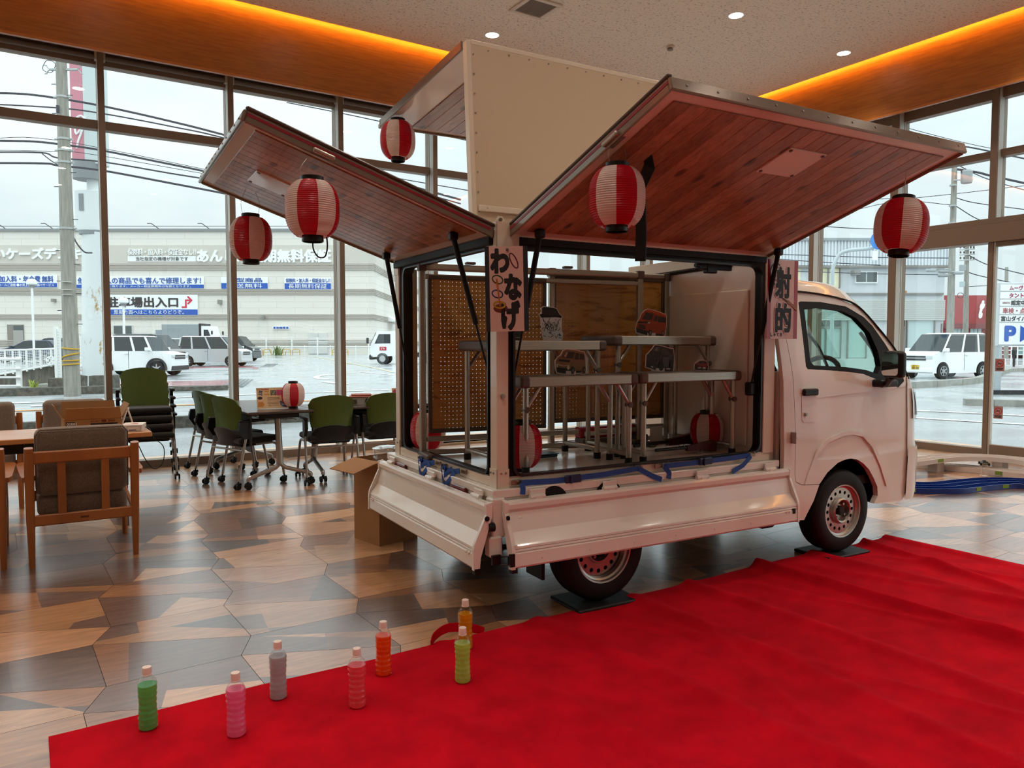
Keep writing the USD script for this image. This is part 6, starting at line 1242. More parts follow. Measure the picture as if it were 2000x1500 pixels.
BOXY = dict(front=.80, hood=.62, screen=.77, rf=.68, rr=.04, tail=.02, belt=.62, pillars=(.04, .30, .55, .755), fw=.82, rw=.17)
VAN = dict(front=.90, hood=.58, screen=.87, rf=.70, rr=.04, tail=.015, belt=.58, pillars=(.03, .24, .52, .84), fw=.83, rw=.17)
SEDAN = dict(front=.74, hood=.66, screen=.72, rf=.52, rr=.26, tail=.07, belt=.66, pillars=(.09, .38, .70), fw=.80, rw=.19)
car('white boxy off-road car parked on the red paving behind the stacked chairs', UD(272, 31), -YAW-.06, 3.45, 1.48, 1.64, '#f3f5f6', BOXY, cladding=True, rimd=.19, wr=.31, roofc='#f3f5f6')
car('silver minivan with a white roof parked in the car park', UD(420, 43.5), -YAW-.06, 3.75, 1.67, 1.73, '#c2c5c6', VAN, roofc='#f0f2f2', wr=.29)
car('dark brown van just behind the white off-road car', UD(292, 38), -YAW-.12, 3.4, 1.48, 1.78, '#3a3230', VAN, roofc='#26282c')
car('white hatchback in the row behind the dark van', UD(330, 46), -YAW-.2, 3.6, 1.6, 1.62, '#c9cccd', VAN)
car('black minivan half hidden behind the silver one', UD(455, 54), -YAW-.1, 3.6, 1.5, 1.80, '#2c3033', VAN, wr=.3)
car('dark blue hatchback above the white fence at the far left', UD(62, 50), math.pi-YAW+.05, 4.3, 1.75, 1.50, '#2f3850', dict(SEDAN, rr=.14, tail=.03)); car('dark estate car behind the blue hatchback', UD(100, 58), math.pi-YAW, 4.4, 1.75, 1.65, '#3a3c42', SEDAN)
car('white minivan with a yellow number plate on the street beyond the glass door', UD(1849, 29.2), math.pi-YAW+.42, 3.4, 1.475, 1.74, '#f6f8f8', dict(VAN, hood=.60), plate='80-98', wr=.30)
car('small teal car parked far beyond the yellow and blue parking sign', UD(1996, 62), -YAW+1.2, 3.4, 1.5, 1.6, '#7f9c9c', VAN); car('small white car parked far beyond the sign post', UD(1966, 66), -YAW+1.2, 3.4, 1.5, 1.6, '#d5d8d8', VAN)
gt_ = thing('box_truck', 'grey box lorry standing behind the parked cars against the store', 'truck', UD(372, 62), -YAW)
part(gt_, 'box', bx(-1.9, 1.15, -1.0, 1.0, .7, 2.75, .04), mat('lorry_grey', '#9aa2a6', .5, var=.1, scale=2)); part(gt_, 'cab', hull([(x, y, z) for y in (-.95, .95) for x, z in ((1.2, .5), (2.15, .5), (2.2, 1.5), (1.9, 2.6), (1.2, 2.6))]), swhite); part(gt_, 'window', hull([(x, -.96, z) for x, z in ((1.5, 1.6), (2.1, 1.6), (1.85, 2.3), (1.5, 2.3))]+[(x, -.94, z) for x, z in ((1.5, 1.6), (2.1, 1.6), (1.85, 2.3), (1.5, 2.3))]), cg); part(gt_, 'step_frame', bx(1.12, 1.3, -1.0, 1.0, .6, 2.8, .02), trimb); part(gt_, 'side_box', bx(-2.5, -1.9, -.8, .8, .6, 2.3, .03), MATS['lorry_grey']); parts(gt_, 'tyre', [cyl((x, y-.12, .42), (x, y+.12, .42), .42, 16) for x in (-1.2, 1.6) for y in (-.85, .85)], tyre); parts(gt_, 'mirror', [bx(2.2, 2.3, y-.08, y+.08, 1.9, 2.2, .02) for y in (-1.15, 1.15)], trimb)
ft = thing('flatbed_truck', 'white flatbed lorry with a red door emblem by the left edge of the stall', 'truck', UD(762, 47.5), math.pi-YAW)
part(ft, 'cab', hull([(x, y, z) for y in (-.85, .85) for x, z in ((-.6, .55), (1.05, .45), (1.12, .9), (1.05, 1.3), (.68, 2.05), (-.6, 2.08))]), swhite, smooth=20); part(ft, 'side_window', hull([(x, y, z) for y in (.845, .862) for x, z in ((-.15, 1.32), (.82, 1.30), (.56, 1.88), (-.15, 1.88))]), cg); part(ft, 'windscreen', hull([(x, y, z) for y in (-.75, .75) for x, z in ((1.06, 1.32), (.74, 1.98), (1.09, 1.32), (.77, 1.98))]), cg); part(ft, 'door_emblem', ext(sbox(.10, .88, .52, 1.10).difference(Polygon([(.2, .92), (.24, .92), (.24, 1.06), (.4, .92), (.44, 1.0), (.28, 1.06), (.2, 1.06)])), .02, np.array([[-1, 0, 0, .62], [0, 0, 1, .853], [0, 1, 0, 0], [0, 0, 0, 1.0]])), mat('emblem_red', '#c22a3a', .4), smooth=False)
part(ft, 'bumper', bx(.9, 1.18, -.85, .85, .3, .6, .05), trimb); part(ft, 'bed', bx(-3.6, -.7, -.9, .9, .75, .9, .01), sframe); part(ft, 'bed_frame', bx(-3.6, -.6, -.5, .5, .45, .75), trimb, smooth=False); part(ft, 'crane_post', bx(-.95, -.7, -.4, .4, .9, 2.2, .03), trimb); parts(ft, 'tyre', [cyl((x, y-.1, .36), (x, y+.1, .36), .36, 18) for x in (.35, -2.6) for y in (-.75, .75)], tyre); parts(ft, 'rim', [cyl((x, .855, .36), (x, .865, .36), .2, 14) for x in (.35, -2.6)], rimm_); part(ft, 'mirror', bx(1.15, 1.3, .95, 1.1, 1.3, 1.65, .02), trimb)
# left street furniture
conc = mat('pole_concrete', '#a5a299', .85, color2='#8c8a82', scale=3, stretch=(6, 6, .6), bump=.3); band = mat('pole_band', '#b4b7b6', .35, metal=.6); wirem = mat('wire_blue_grey', '#3f434c', .5); cyel = mat('guard_yellow', '#c9a02c', .5)
DPL = 20.0
up = thing('utility_pole', 'tall grey concrete utility pole with steel bands outside the left window', 'pole'); b0_, t0_ = AV(142, 775, DPL), AV(117, 50, DPL)
ax = lambda s: b0_+(t0_-b0_)*s
sv = lambda v: (775-v)/(775-50)
part(up, 'pole_shaft', sweep([b0_-(0, 0, .3), t0_], [.205, .12], 20), conc)
rad = lambda v: .205-.085*sv(v)
for v in (187, 268, 290, 313, 442): part(up, 'band', sweep([ax(sv(v+2)), ax(sv(v-2))], [rad(v)+.014]*2, 18), band); part(up, 'band_bolt', cat(*[cyl(ax(sv(v))+Rv*s*(rad(v)), ax(sv(v))+Rv*s*(rad(v)+.09), .03, 6) for s in (-1, 1)]), band)
for i, v in enumerate((162, 183, 218, 333, 360, 424, 485, 512, 545, 570, 603, 630)): s = 1 if i % 2 else -1; part(up, 'step_bolt', cyl(ax(sv(v))+Rv*s*rad(v)*.9, ax(sv(v))+Rv*s*(rad(v)+.14), .010, 6), wirem)
part(up, 'cross_arm', cat(bx(-.30, .42, -.03, .03, -.03, .03, .01)).apply_transform(frame(ax(sv(134)), Rv, Nv)), band); part(up, 'arm_hook', cat(*[sweep([ax(sv(134))+Rv*a+(0, 0, z) for a, z in ((s*.36+.06, .0), (s*.42+.06, .05), (s*.44+.06, .10), (s*.50+.06, .11))], .014, 6) for s in (-1, 1)]+[sweep([ax(sv(134))+Rv*a+(0, 0, z) for a, z in ((s*.36+.06, .0), (s*.42+.06, -.05), (s*.44+.06, -.1), (s*.50+.06, -.11))], .014, 6) for s in (-1, 1)]), band)
part(up, 'coiled_wire', sweep([ax(sv(128))+Rv*(-.32+.16*math.cos(a)+.02*math.sin(3*a))+np.array([0, 0, .16*math.sin(a)]) for a in np.linspace(0, 11, 50)], .008, 5), wirem)
part(up, 'insulator', cyl(ax(sv(222))-Nv*.22, ax(sv(208))-Nv*.22, .04, 8), wirem)
for (va, vb) in ((677, 680), (697, 688), (703, 702), (711, 709)): part(up, 'guard_band', sweep([ax(sv((va+vb)/2))+Rv*((rad(va)+.012)*math.cos(a))-Nv*((rad(va)+.012)*math.sin(a))+np.array([0, 0, (vb-va)/1467*20*-.5*math.cos(a)]) for a in np.linspace(0, math.pi, 12)], .022, 6), cyel)
for v in (548, 563, 573): part(up, 'number_plate', sweep([ax(sv(v))+Rv*(.185*math.cos(a))-Nv*(.185*math.sin(a)) for a in np.linspace(.7, 1.9, 6)], 1.0, prof=[(-.05, -.004), (.05, -.004), (.05, .004), (-.05, .004)]), white, smooth=False)
pyl = thing('sign_pylon', 'white rust-stained sign column with a pink and white panel, behind the utility pole', 'sign column'); DPY = 23.0
rust = usdkit.material(stage, '/World/Looks/rusty_white', {"tc": ("texture_coordinate", {}), "mp": ("mapping", {"scale": (1.6, 1.6, .75)}), "n": ("noise_texture", {"scale": 1.5, "detail": 6.0, "roughness": .7}), "r": ("rgb_ramp", {"ramp": [(.60, lin('#e4e9ea')), (.66, lin('#b59a6a')), (.74, lin('#9a6f35'))]}), "p": ("principled_bsdf", {"roughness": .5})}, [("tc.object", "mp.vector"), ("mp.vector", "n.vector"), ("n.fac", "r.fac"), ("r.color", "p.base_color")], surface="p.BSDF")
pw = mat('pylon_white', '#e6ebec', .45); pk = mat('pylon_pink', '#d08a98', .5)
def col(n, u0, u1, v0, v1, m, rnd=True): a, c = AV((u0+u1)/2, v1, DPY), AV((u0+u1)/2, v0, DPY); return part(pyl, n, sweep([a, c], (u1-u0)/2*DPY/F, 20) if rnd else xf(bx(-(u1-u0)/2*DPY/F, (u1-u0)/2*DPY/F, -.25, .25, a[2]-c[2], 0, .02), frame(c, Rv, Nv)), m)
col('column', 163, 208, 455, 775, rust); col('neck', 171, 194, 340, 376, pw); col('cabinet', 154, 200, 374, 452, pw, False); col('collar', 158, 206, 452, 460, mat('collar_grey', '#8f9496', .5), True); col('cap_box', 146, 200, 318, 352, MATS['collar_grey'], True); col('sign_panel', 168, 200, 120, 324, mat('panel_pale', '#cdd8d8', .5), False); col('sign_face', 144, 168.5, 120, 328, pk, False)
part(pyl, 'emblem_swoosh', sweep(arc([AV(u, v, DPY-.27) for u, v in ((166, 232), (157, 226), (147, 236), (149, 262), (164, 240), (166, 228))]+[AV(u, v, DPY-.27) for u, v in ((160, 255), (153, 275), (150, 290))], 4), .03, 6), swhite)
part(pyl, 'cabinet_label', xf(bx(-.07, .07, -.005, .005, -.5, .0), frame(AV(158, 378, DPY-.26), Rv, Nv)), mat('collar_grey', '#8f9496', .5), smooth=False)
part(pyl, 'footing', xf(bx(-.6, .55, -.35, .35, -.1, .42, .02), frame(UD(186, DPY), Rv, Nv)), kerbm)
for lbl, u, vh, vb, d in (('white globe street lamp left of the utility pole', 62, 552, 683, 38), ('white globe street lamp in front of the car-park entrance board', 241, 588, 658, 52)):
    t = thing('street_lamp', lbl, 'lamp post'); a, b = UD(u, d), AV(u, vh, d); a[:2] = b[:2]; k = d/F
    part(t, 'pole', cyl(a, b-(0, 0, 3*k), 2.2*k, 10), wf); part(t, 'globe', xf(lathe([(0, -5), (5, -5), (9, -3), (9.5, 0), (9, 3), (5, 7), (0, 7.5)], 16), TR(b, 0, k)), swhite); part(t, 'collar', xf(lathe([(4.5, -9), (5.5, -5), (0, -4.5)], 12), TR(b, 0, k)), MATS['collar_grey'])
def mesh_fence(name, label, a, b, z0, z1, nv, nh, posts, emblem=None):
    t = thing(name, label, 'fence'); a, b = np.array(a, float), np.array(b, float); p = lambda s, z: np.array([*(a+(b-a)*s)[:2], (z0[0]+(z0[1]-z0[0])*s)*(1-z)+(z1[0]+(z1[1]-z1[0])*s)*z])
    part(t, 'wire_mesh', cat(*[cyl(p(s, 0), p(s, 1), .006, 4) for s in np.linspace(0, 1, nv)]+[cyl(p(0, z), p(1, z), .007, 4) for z in np.linspace(.05, .95, nh)]), wf, kind='stuff')
    parts(t, 'rail', [cyl(p(0, z), p(1, z), .028, 8) for z in (0.0, 1.0)], wf); parts(t, 'post', [cyl(p(s, -.1), p(s, 1.02), .03, 8) for s in posts], wf)
    if emblem: c = p(emblem, .28); part(t, 'round_emblem', xf(ext(Point(0, 0).buffer(.15).difference(Point(0, 0).buffer(.05)).difference(unary_union([Point(.095*math.cos(q), .095*math.sin(q)).buffer(.03) for q in np.arange(5)*1.2566])), .012), frame(c-Nv*.03, Rv, (0, 0, 1))), wf, smooth=False)
DW = 24.0
zz = lambda v, d, u=0: float(AV(u, v, d)[2])
mesh_fence('mesh_fence', 'white wire mesh fence on the concrete wall at the far left', AV(-60, 700, DW), AV(110, 700, DW), (zz(742, DW), zz(711, DW)), (zz(686, DW), zz(681, DW)), 46, 12, (.33, .41, .50, .58, .66, .74, .82, .94), .94)
mesh_fence('mesh_fence', 'white wire mesh fence panel between the utility pole and the rusty column', AV(146, 700, 21.5), AV(172, 700, 27.0), (zz(722, 21.5, 146), zz(707, 27, 172)), (zz(648, 21.5, 146), zz(656, 27, 172)), 8, 10, (0, .22, .42, .6, .8, 1.0))
fp = thing('fence_post', 'thick white perforated fence post on a concrete block beside the utility pole', 'post'); a_ = AV(115, 738, 21.0); h3 = zz(638, 21.0)-a_[2]
part(fp, 'channel', xf(cat(bx(-.085, .0, -.05, .05, 0, h3, .004), bx(.0, .075, -.035, .035, 0, h3-.06, .004)), frame(a_, Rv, Nv)), wf); part(fp, 'hole_row', xf(cat(*[cyl((.035, -.038, z), (.035, -.03, z), .009, 6) for z in np.linspace(.1, h3-.15, 16)]), frame(a_, Rv, Nv)), wirem, kind='stuff')
part(fp, 'block', xf(bx(-.20, .18, -.2, .2, -.40, 0, .015), frame(a_, Rv, Nv)), kerbm); part(fp, 'low_block', xf(bx(-.5, -.2, -.15, .2, -.40, -.16, .02), frame(a_, Rv, Nv)), kerbl)
wallc = mat('stained_concrete', '#7d7a70', .9, color2='#55534b', scale=2.0, stretch=(5, 5, .7), bump=.4)
cw0, cw1 = AV(-80, 700, DW+.1), AV(118, 700, DW+.1)
t = thing('concrete_wall', 'stained low concrete wall under the white mesh fence', 'wall'); za, zb = zz(744, DW), zz(711, DW)
V_ = []; 
for P, zt_ in ((cw0, za), (cw1, zb)):
    for n_off in (0, .22): V_ += [(P[0]+Nv[0]*n_off, P[1]+Nv[1]*n_off, -.1), (P[0]+Nv[0]*n_off, P[1]+Nv[1]*n_off, zt_)]
part(t, 'wall_body', hull(V_), wallc); part(t, 'coping', hull([(x, y, z-.0+(.03 if i % 2 else -.03) if False else z) for i, (x, y, z) in enumerate([(v[0]-Nv[0]*.03, v[1]-Nv[1]*.03, v[2]) for v in V_ if v[2] > 0]+[(v[0], v[1], v[2]+.04) for v in V_ if v[2] > 0])]), kerbl)
grl = thing('guard_rail', 'white pipe guard rail with four rails at the far left edge', 'guard rail'); DG = 20.6
gp0 = UD(35, DG); part(grl, 'post', xf(bx(-.07, .07, -.05, .05, -.05, zz(697, DG)-gp0[2], .02), frame(gp0, Rv, Nv)), wf)
for v in (701, 720, 737, 753.5): part(grl, 'rail', cyl(AV(-160, v+1, DG-.08), AV(41, v, DG-.08), .042 if v < 710 else .028, 10), wf)
t = thing('meter_box', 'grey steel box and thin post beside the rusty column', 'box'); q = G(180, 757); part(t, 'box', xf(bx(-.09, .10, -.1, .1, 0, .62, .01), frame(q, Rv, Nv)), MATS['collar_grey']); part(t, 'post', cyl(q+Rv*-.2, q+Rv*-.2+(0, 0, .68), .03, 8), kerbl)
def wire(label, pts, d, r=.018, sag=0, grp=None):
    P = arc([AV(u, v, d if not isinstance(d, (list, tuple)) else d[i]) for i, (u, v) in enumerate(pts)], 6); single('power_line', sweep(P, r, 5), wirem, label, 'cable', grp)
for l, pts, d, r in (('uppermost thick cable crossing the utility pole outside the left windows', [(-40, 181), (40, 183), (108, 191), (200, 207), (330, 236), (470, 272), (900, 390)], 21, .030), ('second cable below the uppermost one across the left windows', [(-40, 202), (105, 210), (190, 220), (330, 246), (470, 278), (900, 398)], 21, .02),
    ('thick bundled cable just below the left window transom', [(-40, 274), (60, 276), (112, 281), (190, 292), (300, 314), (470, 350), (900, 450)], 21, .03), ('cable with a spiral hanger across the left windows', [(-40, 297), (80, 298), (112, 308), (200, 316), (330, 338), (470, 362), (900, 445)], 21, .022),
    ('lowest thick cable across the left windows', [(-40, 318), (85, 319), (113, 323), (200, 333), (330, 357), (470, 384), (900, 470)], 21, .03), ('thin upper wire above the bundled cable at the left', [(-40, 271), (112, 274), (470, 345)], 21, .008), ('thin messenger wire above the spiral cable at the left', [(-40, 293), (112, 296), (190, 303), (470, 352)], 21, .008),
    ('thin wire crossing high behind the small lantern', [(560, 200), (700, 228), (915, 275)], 30, .02), ('thin wire crossing low behind the small lantern', [(660, 322), (760, 345), (915, 372)], 30, .02), ('slack stay wire from the utility pole down to the rusty column', [(140, 455), (150, 475), (165, 492), (180, 494)], 20.5, .02), ('short service drop beside the utility pole', [(82, 300), (100, 314), (113, 322)], 20.8, .014)): wire(l, pts, d, r)
py = thing('steel_pylon', 'distant steel lattice pylon seen through the left opening of the stall', 'pylon', M=Msto); DT = 240.0
pts_ = [(SX(u, DT), DT, SZ(v, DT)) for u, v in ((809, 480), (816, 480), (803, 598), (823, 598))]
part(py, 'lattice', cat(*[cyl(a, b, .22, 4) for a, b in ((pts_[0], pts_[2]), (pts_[1], pts_[3]))]+[cyl(tuple(np.array(pts_[i % 2])+(np.array(pts_[i % 2+2])-np.array(pts_[i % 2]))*k), tuple(np.array(pts_[(i+1) % 2])+(np.array(pts_[(i+1) % 2+2])-np.array(pts_[(i+1) % 2]))*(k+.11)), .13, 4) for i, k in enumerate(np.linspace(.0, .88, 9))]), wirem)
fb = thing('distant_roof', 'distant grey roof edge and trees seen through the left opening of the stall', 'building', M=Msto); part(fb, 'roof', bx(SX(800, 130), SX(850, 130), 130, 140, SZ(616, 130), SZ(603, 130)), MATS['recess_shade'], smooth=False); part(fb, 'wall', bx(SX(801, 130), SX(850, 130), 131, 140, 0, SZ(616, 130)), wallst, smooth=False)
# ---------- outside on the right ----------
DB = 40.0
bl2 = thing('shop_building', 'grey two-storey shop building with a corrugated upper wall across the street on the right', 'building', M=Msto)
BX = lambda u: SX(u, DB); BZ = lambda v: SZ(v, DB)
def bb(n, u0, v0, u1, v1, m, y0=-.1, y1=0.05, lab=None): return part(bl2, n, bx(BX(u0), BX(u1), DB+y0, DB+y1, BZ(v1), BZ(v0)), m, smooth=False)
gw_ = mat('shop_wall', '#dbe0e4', .7, color2='#cbd0d4', scale=.8, stretch=(1, 1, .4)); cor = mat('corrugated_steel', '#dde2e6', .4, metal=.1); shopg = mat('shop_glass', '#c2d4d4', .12, spec=.7); shopf = mat('shop_frame', '#8a8782', .5)
bb('wall', 1440, 519, 1841, 720, gw_, 0, 9)
xs2 = np.arange(BX(1440), BX(1853), .17); zz0, zz1 = BZ(520), BZ(471)
part(bl2, 'corrugated_cladding', ext(Polygon([(x, (-.18 if i % 2 else -.12)) for i, x in enumerate(np.repeat(xs2, 2)[1:-1]) for _ in (0,)][:0]+[(x+dx, yy) for x in xs2 for dx, yy in ((0, -.12), (.05, -.12), (.065, -.2), (.15, -.2))]+[(xs2[-1]+.17, .3), (xs2[0], .3)]), zz1-zz0, np.array([[1, 0, 0, 0], [0, 1, 0, DB], [0, 0, 1, zz0], [0, 0, 0, 1.0]])), cor, smooth=False)
bb('roof_cap', 1440, 466, 1854, 471.5, mat('roof_cap', '#9a9fa2', .5), -.25, 9); bb('eave_trim', 1440, 519, 1853, 523.5, shopf, -.22, .1)
for u in (1592, 1616, 1540): bb('blind_window', u-24 if u == 1540 else u, 524, u+20, 562, mat('blind_yellow', '#ece7c6', .6), -.06); 
for u in (1591, 1612.5, 1636): bb('window_post', u-1.2, 523, u+1.2, 563, shopf, -.12)
bb('window_frame', 1666, 530.5, 1709, 553.5, swhite, -.12); bb('window_pane', 1667.5, 532, 1686, 551, sglass, -.14); bb('window_pane', 1688, 532, 1707, 551, sglass, -.14)
bb('vent_hood', 1658, 529, 1670, 538, MATS['lamp_box'], -.45); bb('string_course', 1640, 572.5, 1838, 576, shopf, -.12)
for v in np.linspace(586, 622, 10): bb('siding_board', 1440, v, 1841, v+3.7, mat('siding_grey', '#c3c6c2', .7), -.14-.02*(int(v) % 2))
for u0, u1 in ((1590, 1610), (1612, 1640), (1655, 1690), (1738, 1765), (1770, 1822)):
    bb('shop_window', u0, 641 if u0 not in (1770, 1655) else 626, u1, 698, shopg, -.05); bb('window_frame', u0-1.5, 624, u0+.5, 700, shopf, -.12); bb('window_frame', u1-.5, 624, u1+1.5, 700, shopf, -.12)
    if u0 not in (1770, 1655): bb('transom_pane', u0+1, 627, (u0+u1)/2-.5, 637, sglass, -.08); bb('transom_pane', (u0+u1)/2+.5, 627, u1-1, 637, sglass, -.08); bb('window_frame', u0, 637.5, u1, 641, shopf, -.12)
bb('plinth', 1440, 701, 1841, 720, mat('plinth_pale', '#d8dbdb', .8), -.25); part(bl2, 'downpipe', cyl((BX(1834), DB-.2, BZ(632)), (BX(1834), DB-.2, BZ(700)), .05, 8), shopf); part(bl2, 'rust_stain', bx(BX(1747), BX(1767), DB-.062, DB-.058, BZ(573), BZ(568)), mat('rust_stain', '#b08a56', .8), smooth=False)
rb = thing('red_shop', 'red shop building with white brush lettering far down the street', 'building', M=Msto); DR = 62.0
rbx = lambda n, u0, v0, u1, v1, m, y0=-.1, y1=.1: part(rb, n, bx(SX(u0, DR), SX(u1, DR), DR+y0, DR+y1, SZ(v1, DR), SZ(v0, DR)), m, smooth=False)
rbx('wall', 1820, 577, 2010, 700, mat('shop_red', '#a8494a', .6, var=.08, scale=.6), 0, 12); rbx('canopy', 1820, 632, 2010, 642, mat('shop_red_dark', '#7d3c3e', .6), -.5); brt = mat('shop_red_bright', '#cf2330', .5)
for u in (1926, 1941, 1952): rbx('red_stripe', u, 580, u+7, 632, brt, -.15)
for u in (1861, 1868, 1876, 1893, 1900, 1908): rbx('window', u, 642, u+6, 656, shopg, -.12)
for u0, g in ((1907, 't'), (1926, 'mm')): part(rb, 'lettering', ext(affinity.skew(fit2d(text2d(g, 1.0, 6), SX(u0, DR), SZ(622, DR), SX(u0+(9 if g == 't' else 26), DR), SZ(587 if g == 't' else 598, DR)), 12), .05, Mwf(DR-.2)), swhite, smooth=False)
# blue round sign on a bent pole
rs_ = thing('road_sign', 'round blue road sign on a bent grey pole in front of the grey shop', 'road sign'); DQ = 31.0
pb = UD(1625, DQ); part(rs_, 'pole', sweep(bendline([pb]+[AV(u, v, DQ) for u, v in ((1625, 640), (1626, 520), (1640, 494), (1660, 488.5), (1706, 485))], .9, 7), .075, 10), mat('sign_pole', '#b6bfc2', .35, metal=.3))
part(rs_, 'sign_disc', xf(cyl((0, 0, -.01), (0, 0, .01), .36, 28), frame(AV(1717, 470, DQ-.15), Rv, (0, 0, 1))), mat('road_blue', '#3d86d6', .4), smooth=False); part(rs_, 'arrow', ext(Polygon([(-.06, -.25), (.06, -.25), (.06, .05), (.16, .05), (0, .27), (-.16, .05), (-.06, .05)]), .006, frame(AV(1717, 470, DQ-.17), Rv, (0, 0, 1))), white, smooth=False); part(rs_, 'sub_plate', xf(bx(-.11, .11, -.19, .19, -.01, .01), frame(AV(1709, 499, DQ-.12), Rv, (0, 0, 1))), swhite, smooth=False)
def rpole(label, u0, v0, u1, v1, d, w0, w1):
    t = thing('utility_pole', label, 'pole'); a, b = AV(u0, v0, d), AV(u1, v1, d); part(t, 'pole_shaft', sweep([a, b], [w0*d/F/2, w1*d/F/2], 14), conc); return t, a, b
t, a, b = rpole('concrete utility pole with a transformer, seen through the glass door bay', 1853, 735, 1865, 296, 33, 15, 9)
k = 33/F
def tr(u, v): return AV(u, v, 32.8)
part(t, 'transformer', xf(lathe([(0, -.28), (.2, -.28), (.23, -.2), (.23, .2), (.17, .28), (0, .3)], 14), TR(tr(1888, 345))), mat('transformer_grey', '#9fa4a6', .4)); part(t, 'transformer_arm', cyl(tr(1862, 352), tr(1900, 350), .03, 6), band); parts(t, 'insulator', [cyl(tr(u, 338), tr(u, 331), .035, 6) for u in (1878, 1885, 1893)], mat('insulator_dark', '#4a4340', .4))
for v in (362, 402, 436, 448, 470): part(t, 'band', cyl(tr(1863-(v-300)*.03, v+1.5), tr(1863-(v-300)*.03, v-1.5), .135, 12), band)
for (u, v, w) in ((1818, 528, 9), (1843, 530, 7), (1842, 538, 6), (1872, 533, 7)): lm = part(t, 'lamp_head', xf(rbox(-.2, .2, -.1, .1, -.07, .06, .05), frame(tr(u, v), Rv, Nv)), mat('transformer_grey', '#9fa4a6', .4)); part(t, 'lamp_arm', cyl(tr(u, v-3), tr(1858, v-2), .02, 5), band)
t, a, b = rpole('second utility pole with cables and a grey box, right of the transformer pole', 1886, 655, 1889, 438, 46, 10, 7)
for v in (470, 486, 496, 507): part(t, 'cross_arm', cyl(AV(1874, v+2, 45.8), AV(1904, v, 45.8), .04, 6), band); parts(t, 'insulator', [cyl(AV(u, v-1, 45.8), AV(u, v-5, 45.8), .05, 6) for u in (1876, 1883, 1896, 1902)], MATS['insulator_dark'])
part(t, 'switch_box', xf(bx(-.17, .17, -.1, .1, -.18, .18, .02), frame(AV(1880, 523, 45.6), Rv, Nv)), MATS['transformer_grey']); part(t, 'meter_box', xf(bx(-.12, .12, -.1, .1, -.16, .16, .02), frame(AV(1879, 555, 45.6), Rv, Nv)), mat('meter_pale', '#b5c4c4', .4)); part(t, 'coiled_cable', sweep([AV(1876+6*math.cos(q), 577+5*math.sin(q), 45.5) for q in np.linspace(0, 12, 40)], .018, 5), wirem)
rpole('short distant grey pole above the row sign', 1965, 700, 1966, 522, 50, 8, 6)
for l, pts, d, r in (('spiral-hung cable running down behind the tip of the side awning', [(1700, 232), (1755, 250), (1860, 281), (1912, 291), (2040, 318)], 34, .035), ('thin messenger wire above the spiral-hung cable at the right', [(1700, 224), (1755, 245), (1912, 285), (2040, 305)], 34, .014), ('heavy cable from the transformer towards the right edge', [(1866, 330), (1912, 337), (1935, 343), (2040, 366)], 33.5, .05), ('lower heavy cable from the transformer pole to the right edge', [(1866, 320), (1930, 350), (2040, 382)], 33.5, .02),
    ('thin cable falling from the transformer pole to the lower right', [(1866, 386), (1910, 397), (2040, 414)], 33.5, .02), ('thin slack cable crossing below the transformer', [(1868, 403), (1910, 428), (1960, 442)], 33.5, .02), ('cable from the upper pole band across the right panes', [(1560, 389), (1750, 388), (1860, 379), (2040, 358)], 36, .016), ('lower of two level wires left of the transformer pole', [(1560, 442), (1740, 395), (1860, 400)], 36, .016),
    ('level wire crossing the corrugated shop wall, upper', [(1440, 494), (1590, 499), (1720, 503), (1860, 504)], 37, .022), ('level wire crossing the corrugated shop wall, lower', [(1440, 500), (1590, 511), (1720, 518)], 37, .022), ('wire crossing the shop windows under the eave', [(1440, 526), (1590, 531), (1720, 535), (1856, 537)], 37, .02), ('wires leaving the second pole to the right', [(1889, 497), (1935, 519), (2040, 545)], 46, .03), ('lower wire leaving the second pole to the right', [(1889, 531), (1920, 540), (2040, 566)], 46, .03), ('wire between the awning front edge and the street pole', [(1560, 439), (1700, 447), (1860, 446)], 36, .02), ('thin far wire level above the red shop', [(1889, 560), (1950, 556), (2040, 548)], 46, .02)): wire(l, pts, d, r)
# row sign with parking arrow
DN = 20.6; ns = thing('row_sign', 'tall white sign board with text rows and a blue parking letter outside the door', 'sign'); NX = lambda u, v: AV(u, v, DN)
o_ = NX(1948, 676); sc = DN/F; Ms_ = frame(o_, Rv, (0, 0, 1), sc)   # one unit = one pixel at the board
bw_, bh_ = 100, 124
part(ns, 'frame', xf(bx(0, bw_, 0, bh_, -16, -2, 1.2), Ms_), mat('board_grey', '#d0d3d6', .4)); rows_ = ((107, 119, 'ムーヴ', 20, '#a02a52', 2), (92, 105, 'タント', 19.5, '#a02a52', 2), (78, 90.5, '認定中古車', 24, '#3a3a3c', 2), (62, 76, '車検・点検・整備', 8, '#a8404a', 1), (47, 60, '富山ダイハツ販売', 5, '#3a3a3c', 2))
for y0, y1, s, x, c, bd in rows_:
    part(ns, 'row_panel', xf(bx(3, bw_-3, y0, y1, -2, -.8, .4), Ms_), swhite); g = text2d(s, y1-y0-4.2, bd); part(ns, 'row_lettering', xf(ext(affinity.translate(g, x, y0+2.6), .25, TR((0, 0, -.7))), Ms_), mat('row_'+c.strip('#'), c, .5), smooth=False)
part(ns, 'row_lettering', xf(ext(fit2d(text2d('DAIHATSU', 4, 1), 8, 82.5, 22, 86), .25, TR((0, 0, -.7))), Ms_), mat('row_8a3a40', '#8a3a40', .5), smooth=False)
part(ns, 'parking_panel', xf(bx(3, bw_-3, 3, 45, -2, -.8, .4), Ms_), swhite); part(ns, 'parking_letter', xf(ext(fit2d(text2d('P', 30, 5), 13, 9, 36, 40), .3, TR((0, 0, -.7))), Ms_), sblue, smooth=False); part(ns, 'parking_arrow', xf(ext(Polygon([(44, 8), (44, 40), (70, 24)]), .3, TR((0, 0, -.7))), Ms_), sblue, smooth=False)
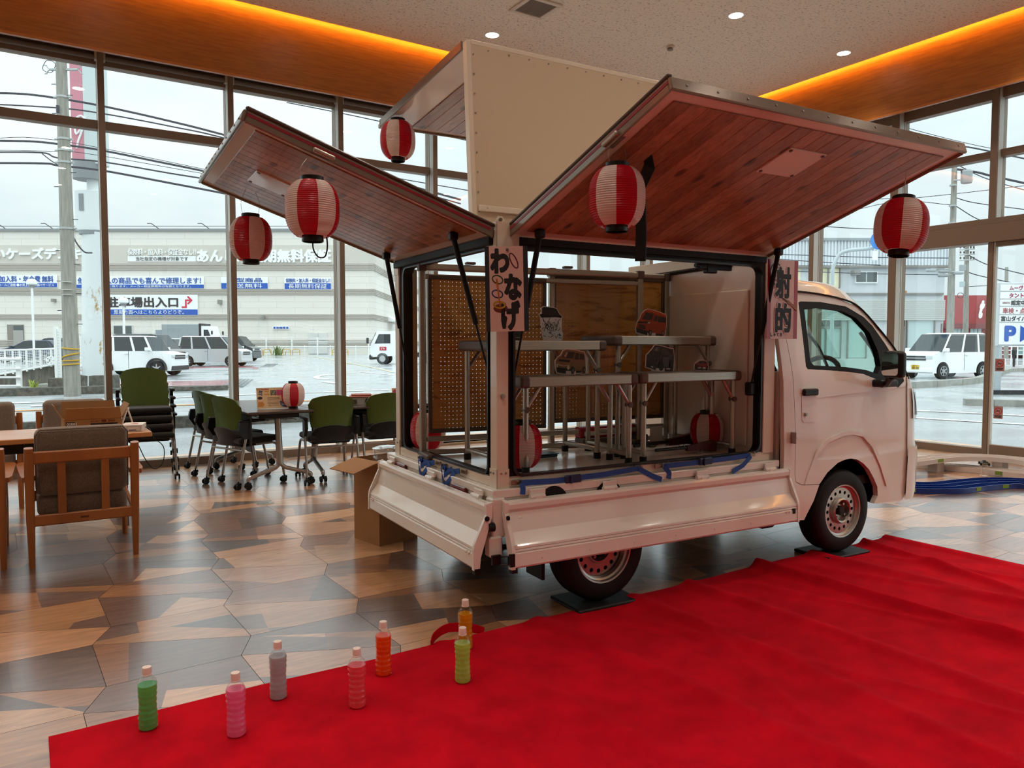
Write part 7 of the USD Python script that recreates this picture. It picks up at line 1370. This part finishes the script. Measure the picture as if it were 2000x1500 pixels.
lg_ = DN*(98/F); 
for x in (-1, 86): part(ns, 'leg', xf(bx(x, x+13, -94, 2, -14, -3, 1), Ms_), mat('leg_grey', '#b0b8bc', .35, metal=.3))
part(ns, 'base_bar', xf(bx(-6, bw_+14, -95, -86, -4, 3, .8), Ms_), trimb); part(ns, 'top_plate', xf(bx(52, 80, 124, 134, -9, -8), Ms_), swhite, smooth=False)
t = thing('bollard', 'slim white bollard post in front of the street minivan', 'bollard'); q = G(1937, 736); part(t, 'post', cyl(q, q+(0, 0, .78), .075, 12), swhite); part(t, 'cap', cyl(q+(0, 0, .78), q+(0, 0, .86), .055, 12), swhite); part(t, 'upper_post', cyl(q+(.0, .05, .86), q+(0, .05, 1.0), .04, 8), swhite)
kerb('kerb', [(1730, 761), (1800, 758), (1905, 750), (1932, 742)], .22, .20, kerbl, 'pale concrete kerb stones below the street minivan', 7)
kerb('kerb', [(1885, 792), (2060, 797)], .3, .15, kerbl, 'low concrete kerb in front of the row sign', 3)
kerb('kerb', [(1948, 742), (1975, 727), (2060, 725)], .3, .16, kerbl, 'concrete kerb corner behind the row sign leg', 3)
gstripe('road_line', [(1700, 800), (1850, 804), (2060, 815)], .14, wline, 'upper white line on the wet asphalt outside the glass door', 'road marking'); gstripe('road_line', [(1700, 810), (1840, 819), (2060, 832)], .13, wline, 'lower white line on the wet asphalt outside the glass door', 'road marking'); gstripe('road_line', [(1700, 745), (1775, 750)], .14, wline, 'short white line by the front wheel of the street minivan', 'road marking')
t = thing('street_fence', 'white rail fence far beyond the row sign', 'fence'); 
for u in (1952, 1964, 1976, 1988, 2000): part(t, 'post', cyl(UD(u, 52), UD(u, 52)+(0, 0, 1.1), .05, 6), wf)
for z in (.5, .8, 1.05): part(t, 'rail', cyl(UD(1940, 52)+(0, 0, z), UD(2020, 52)+(0, 0, z), .035, 6), wf)
t = thing('street_post', 'short dark post beyond the row sign leg', 'post'); q = G(1980, 716); part(t, 'post', cyl(q, q+(0, 0, .7), .06, 8), trimb); part(t, 'head', rbox(*(v for i in range(3) for v in (q[i]-.1+(.75 if i == 2 else 0), q[i]+.1+(.85 if i == 2 else 0))), .04), trimb)
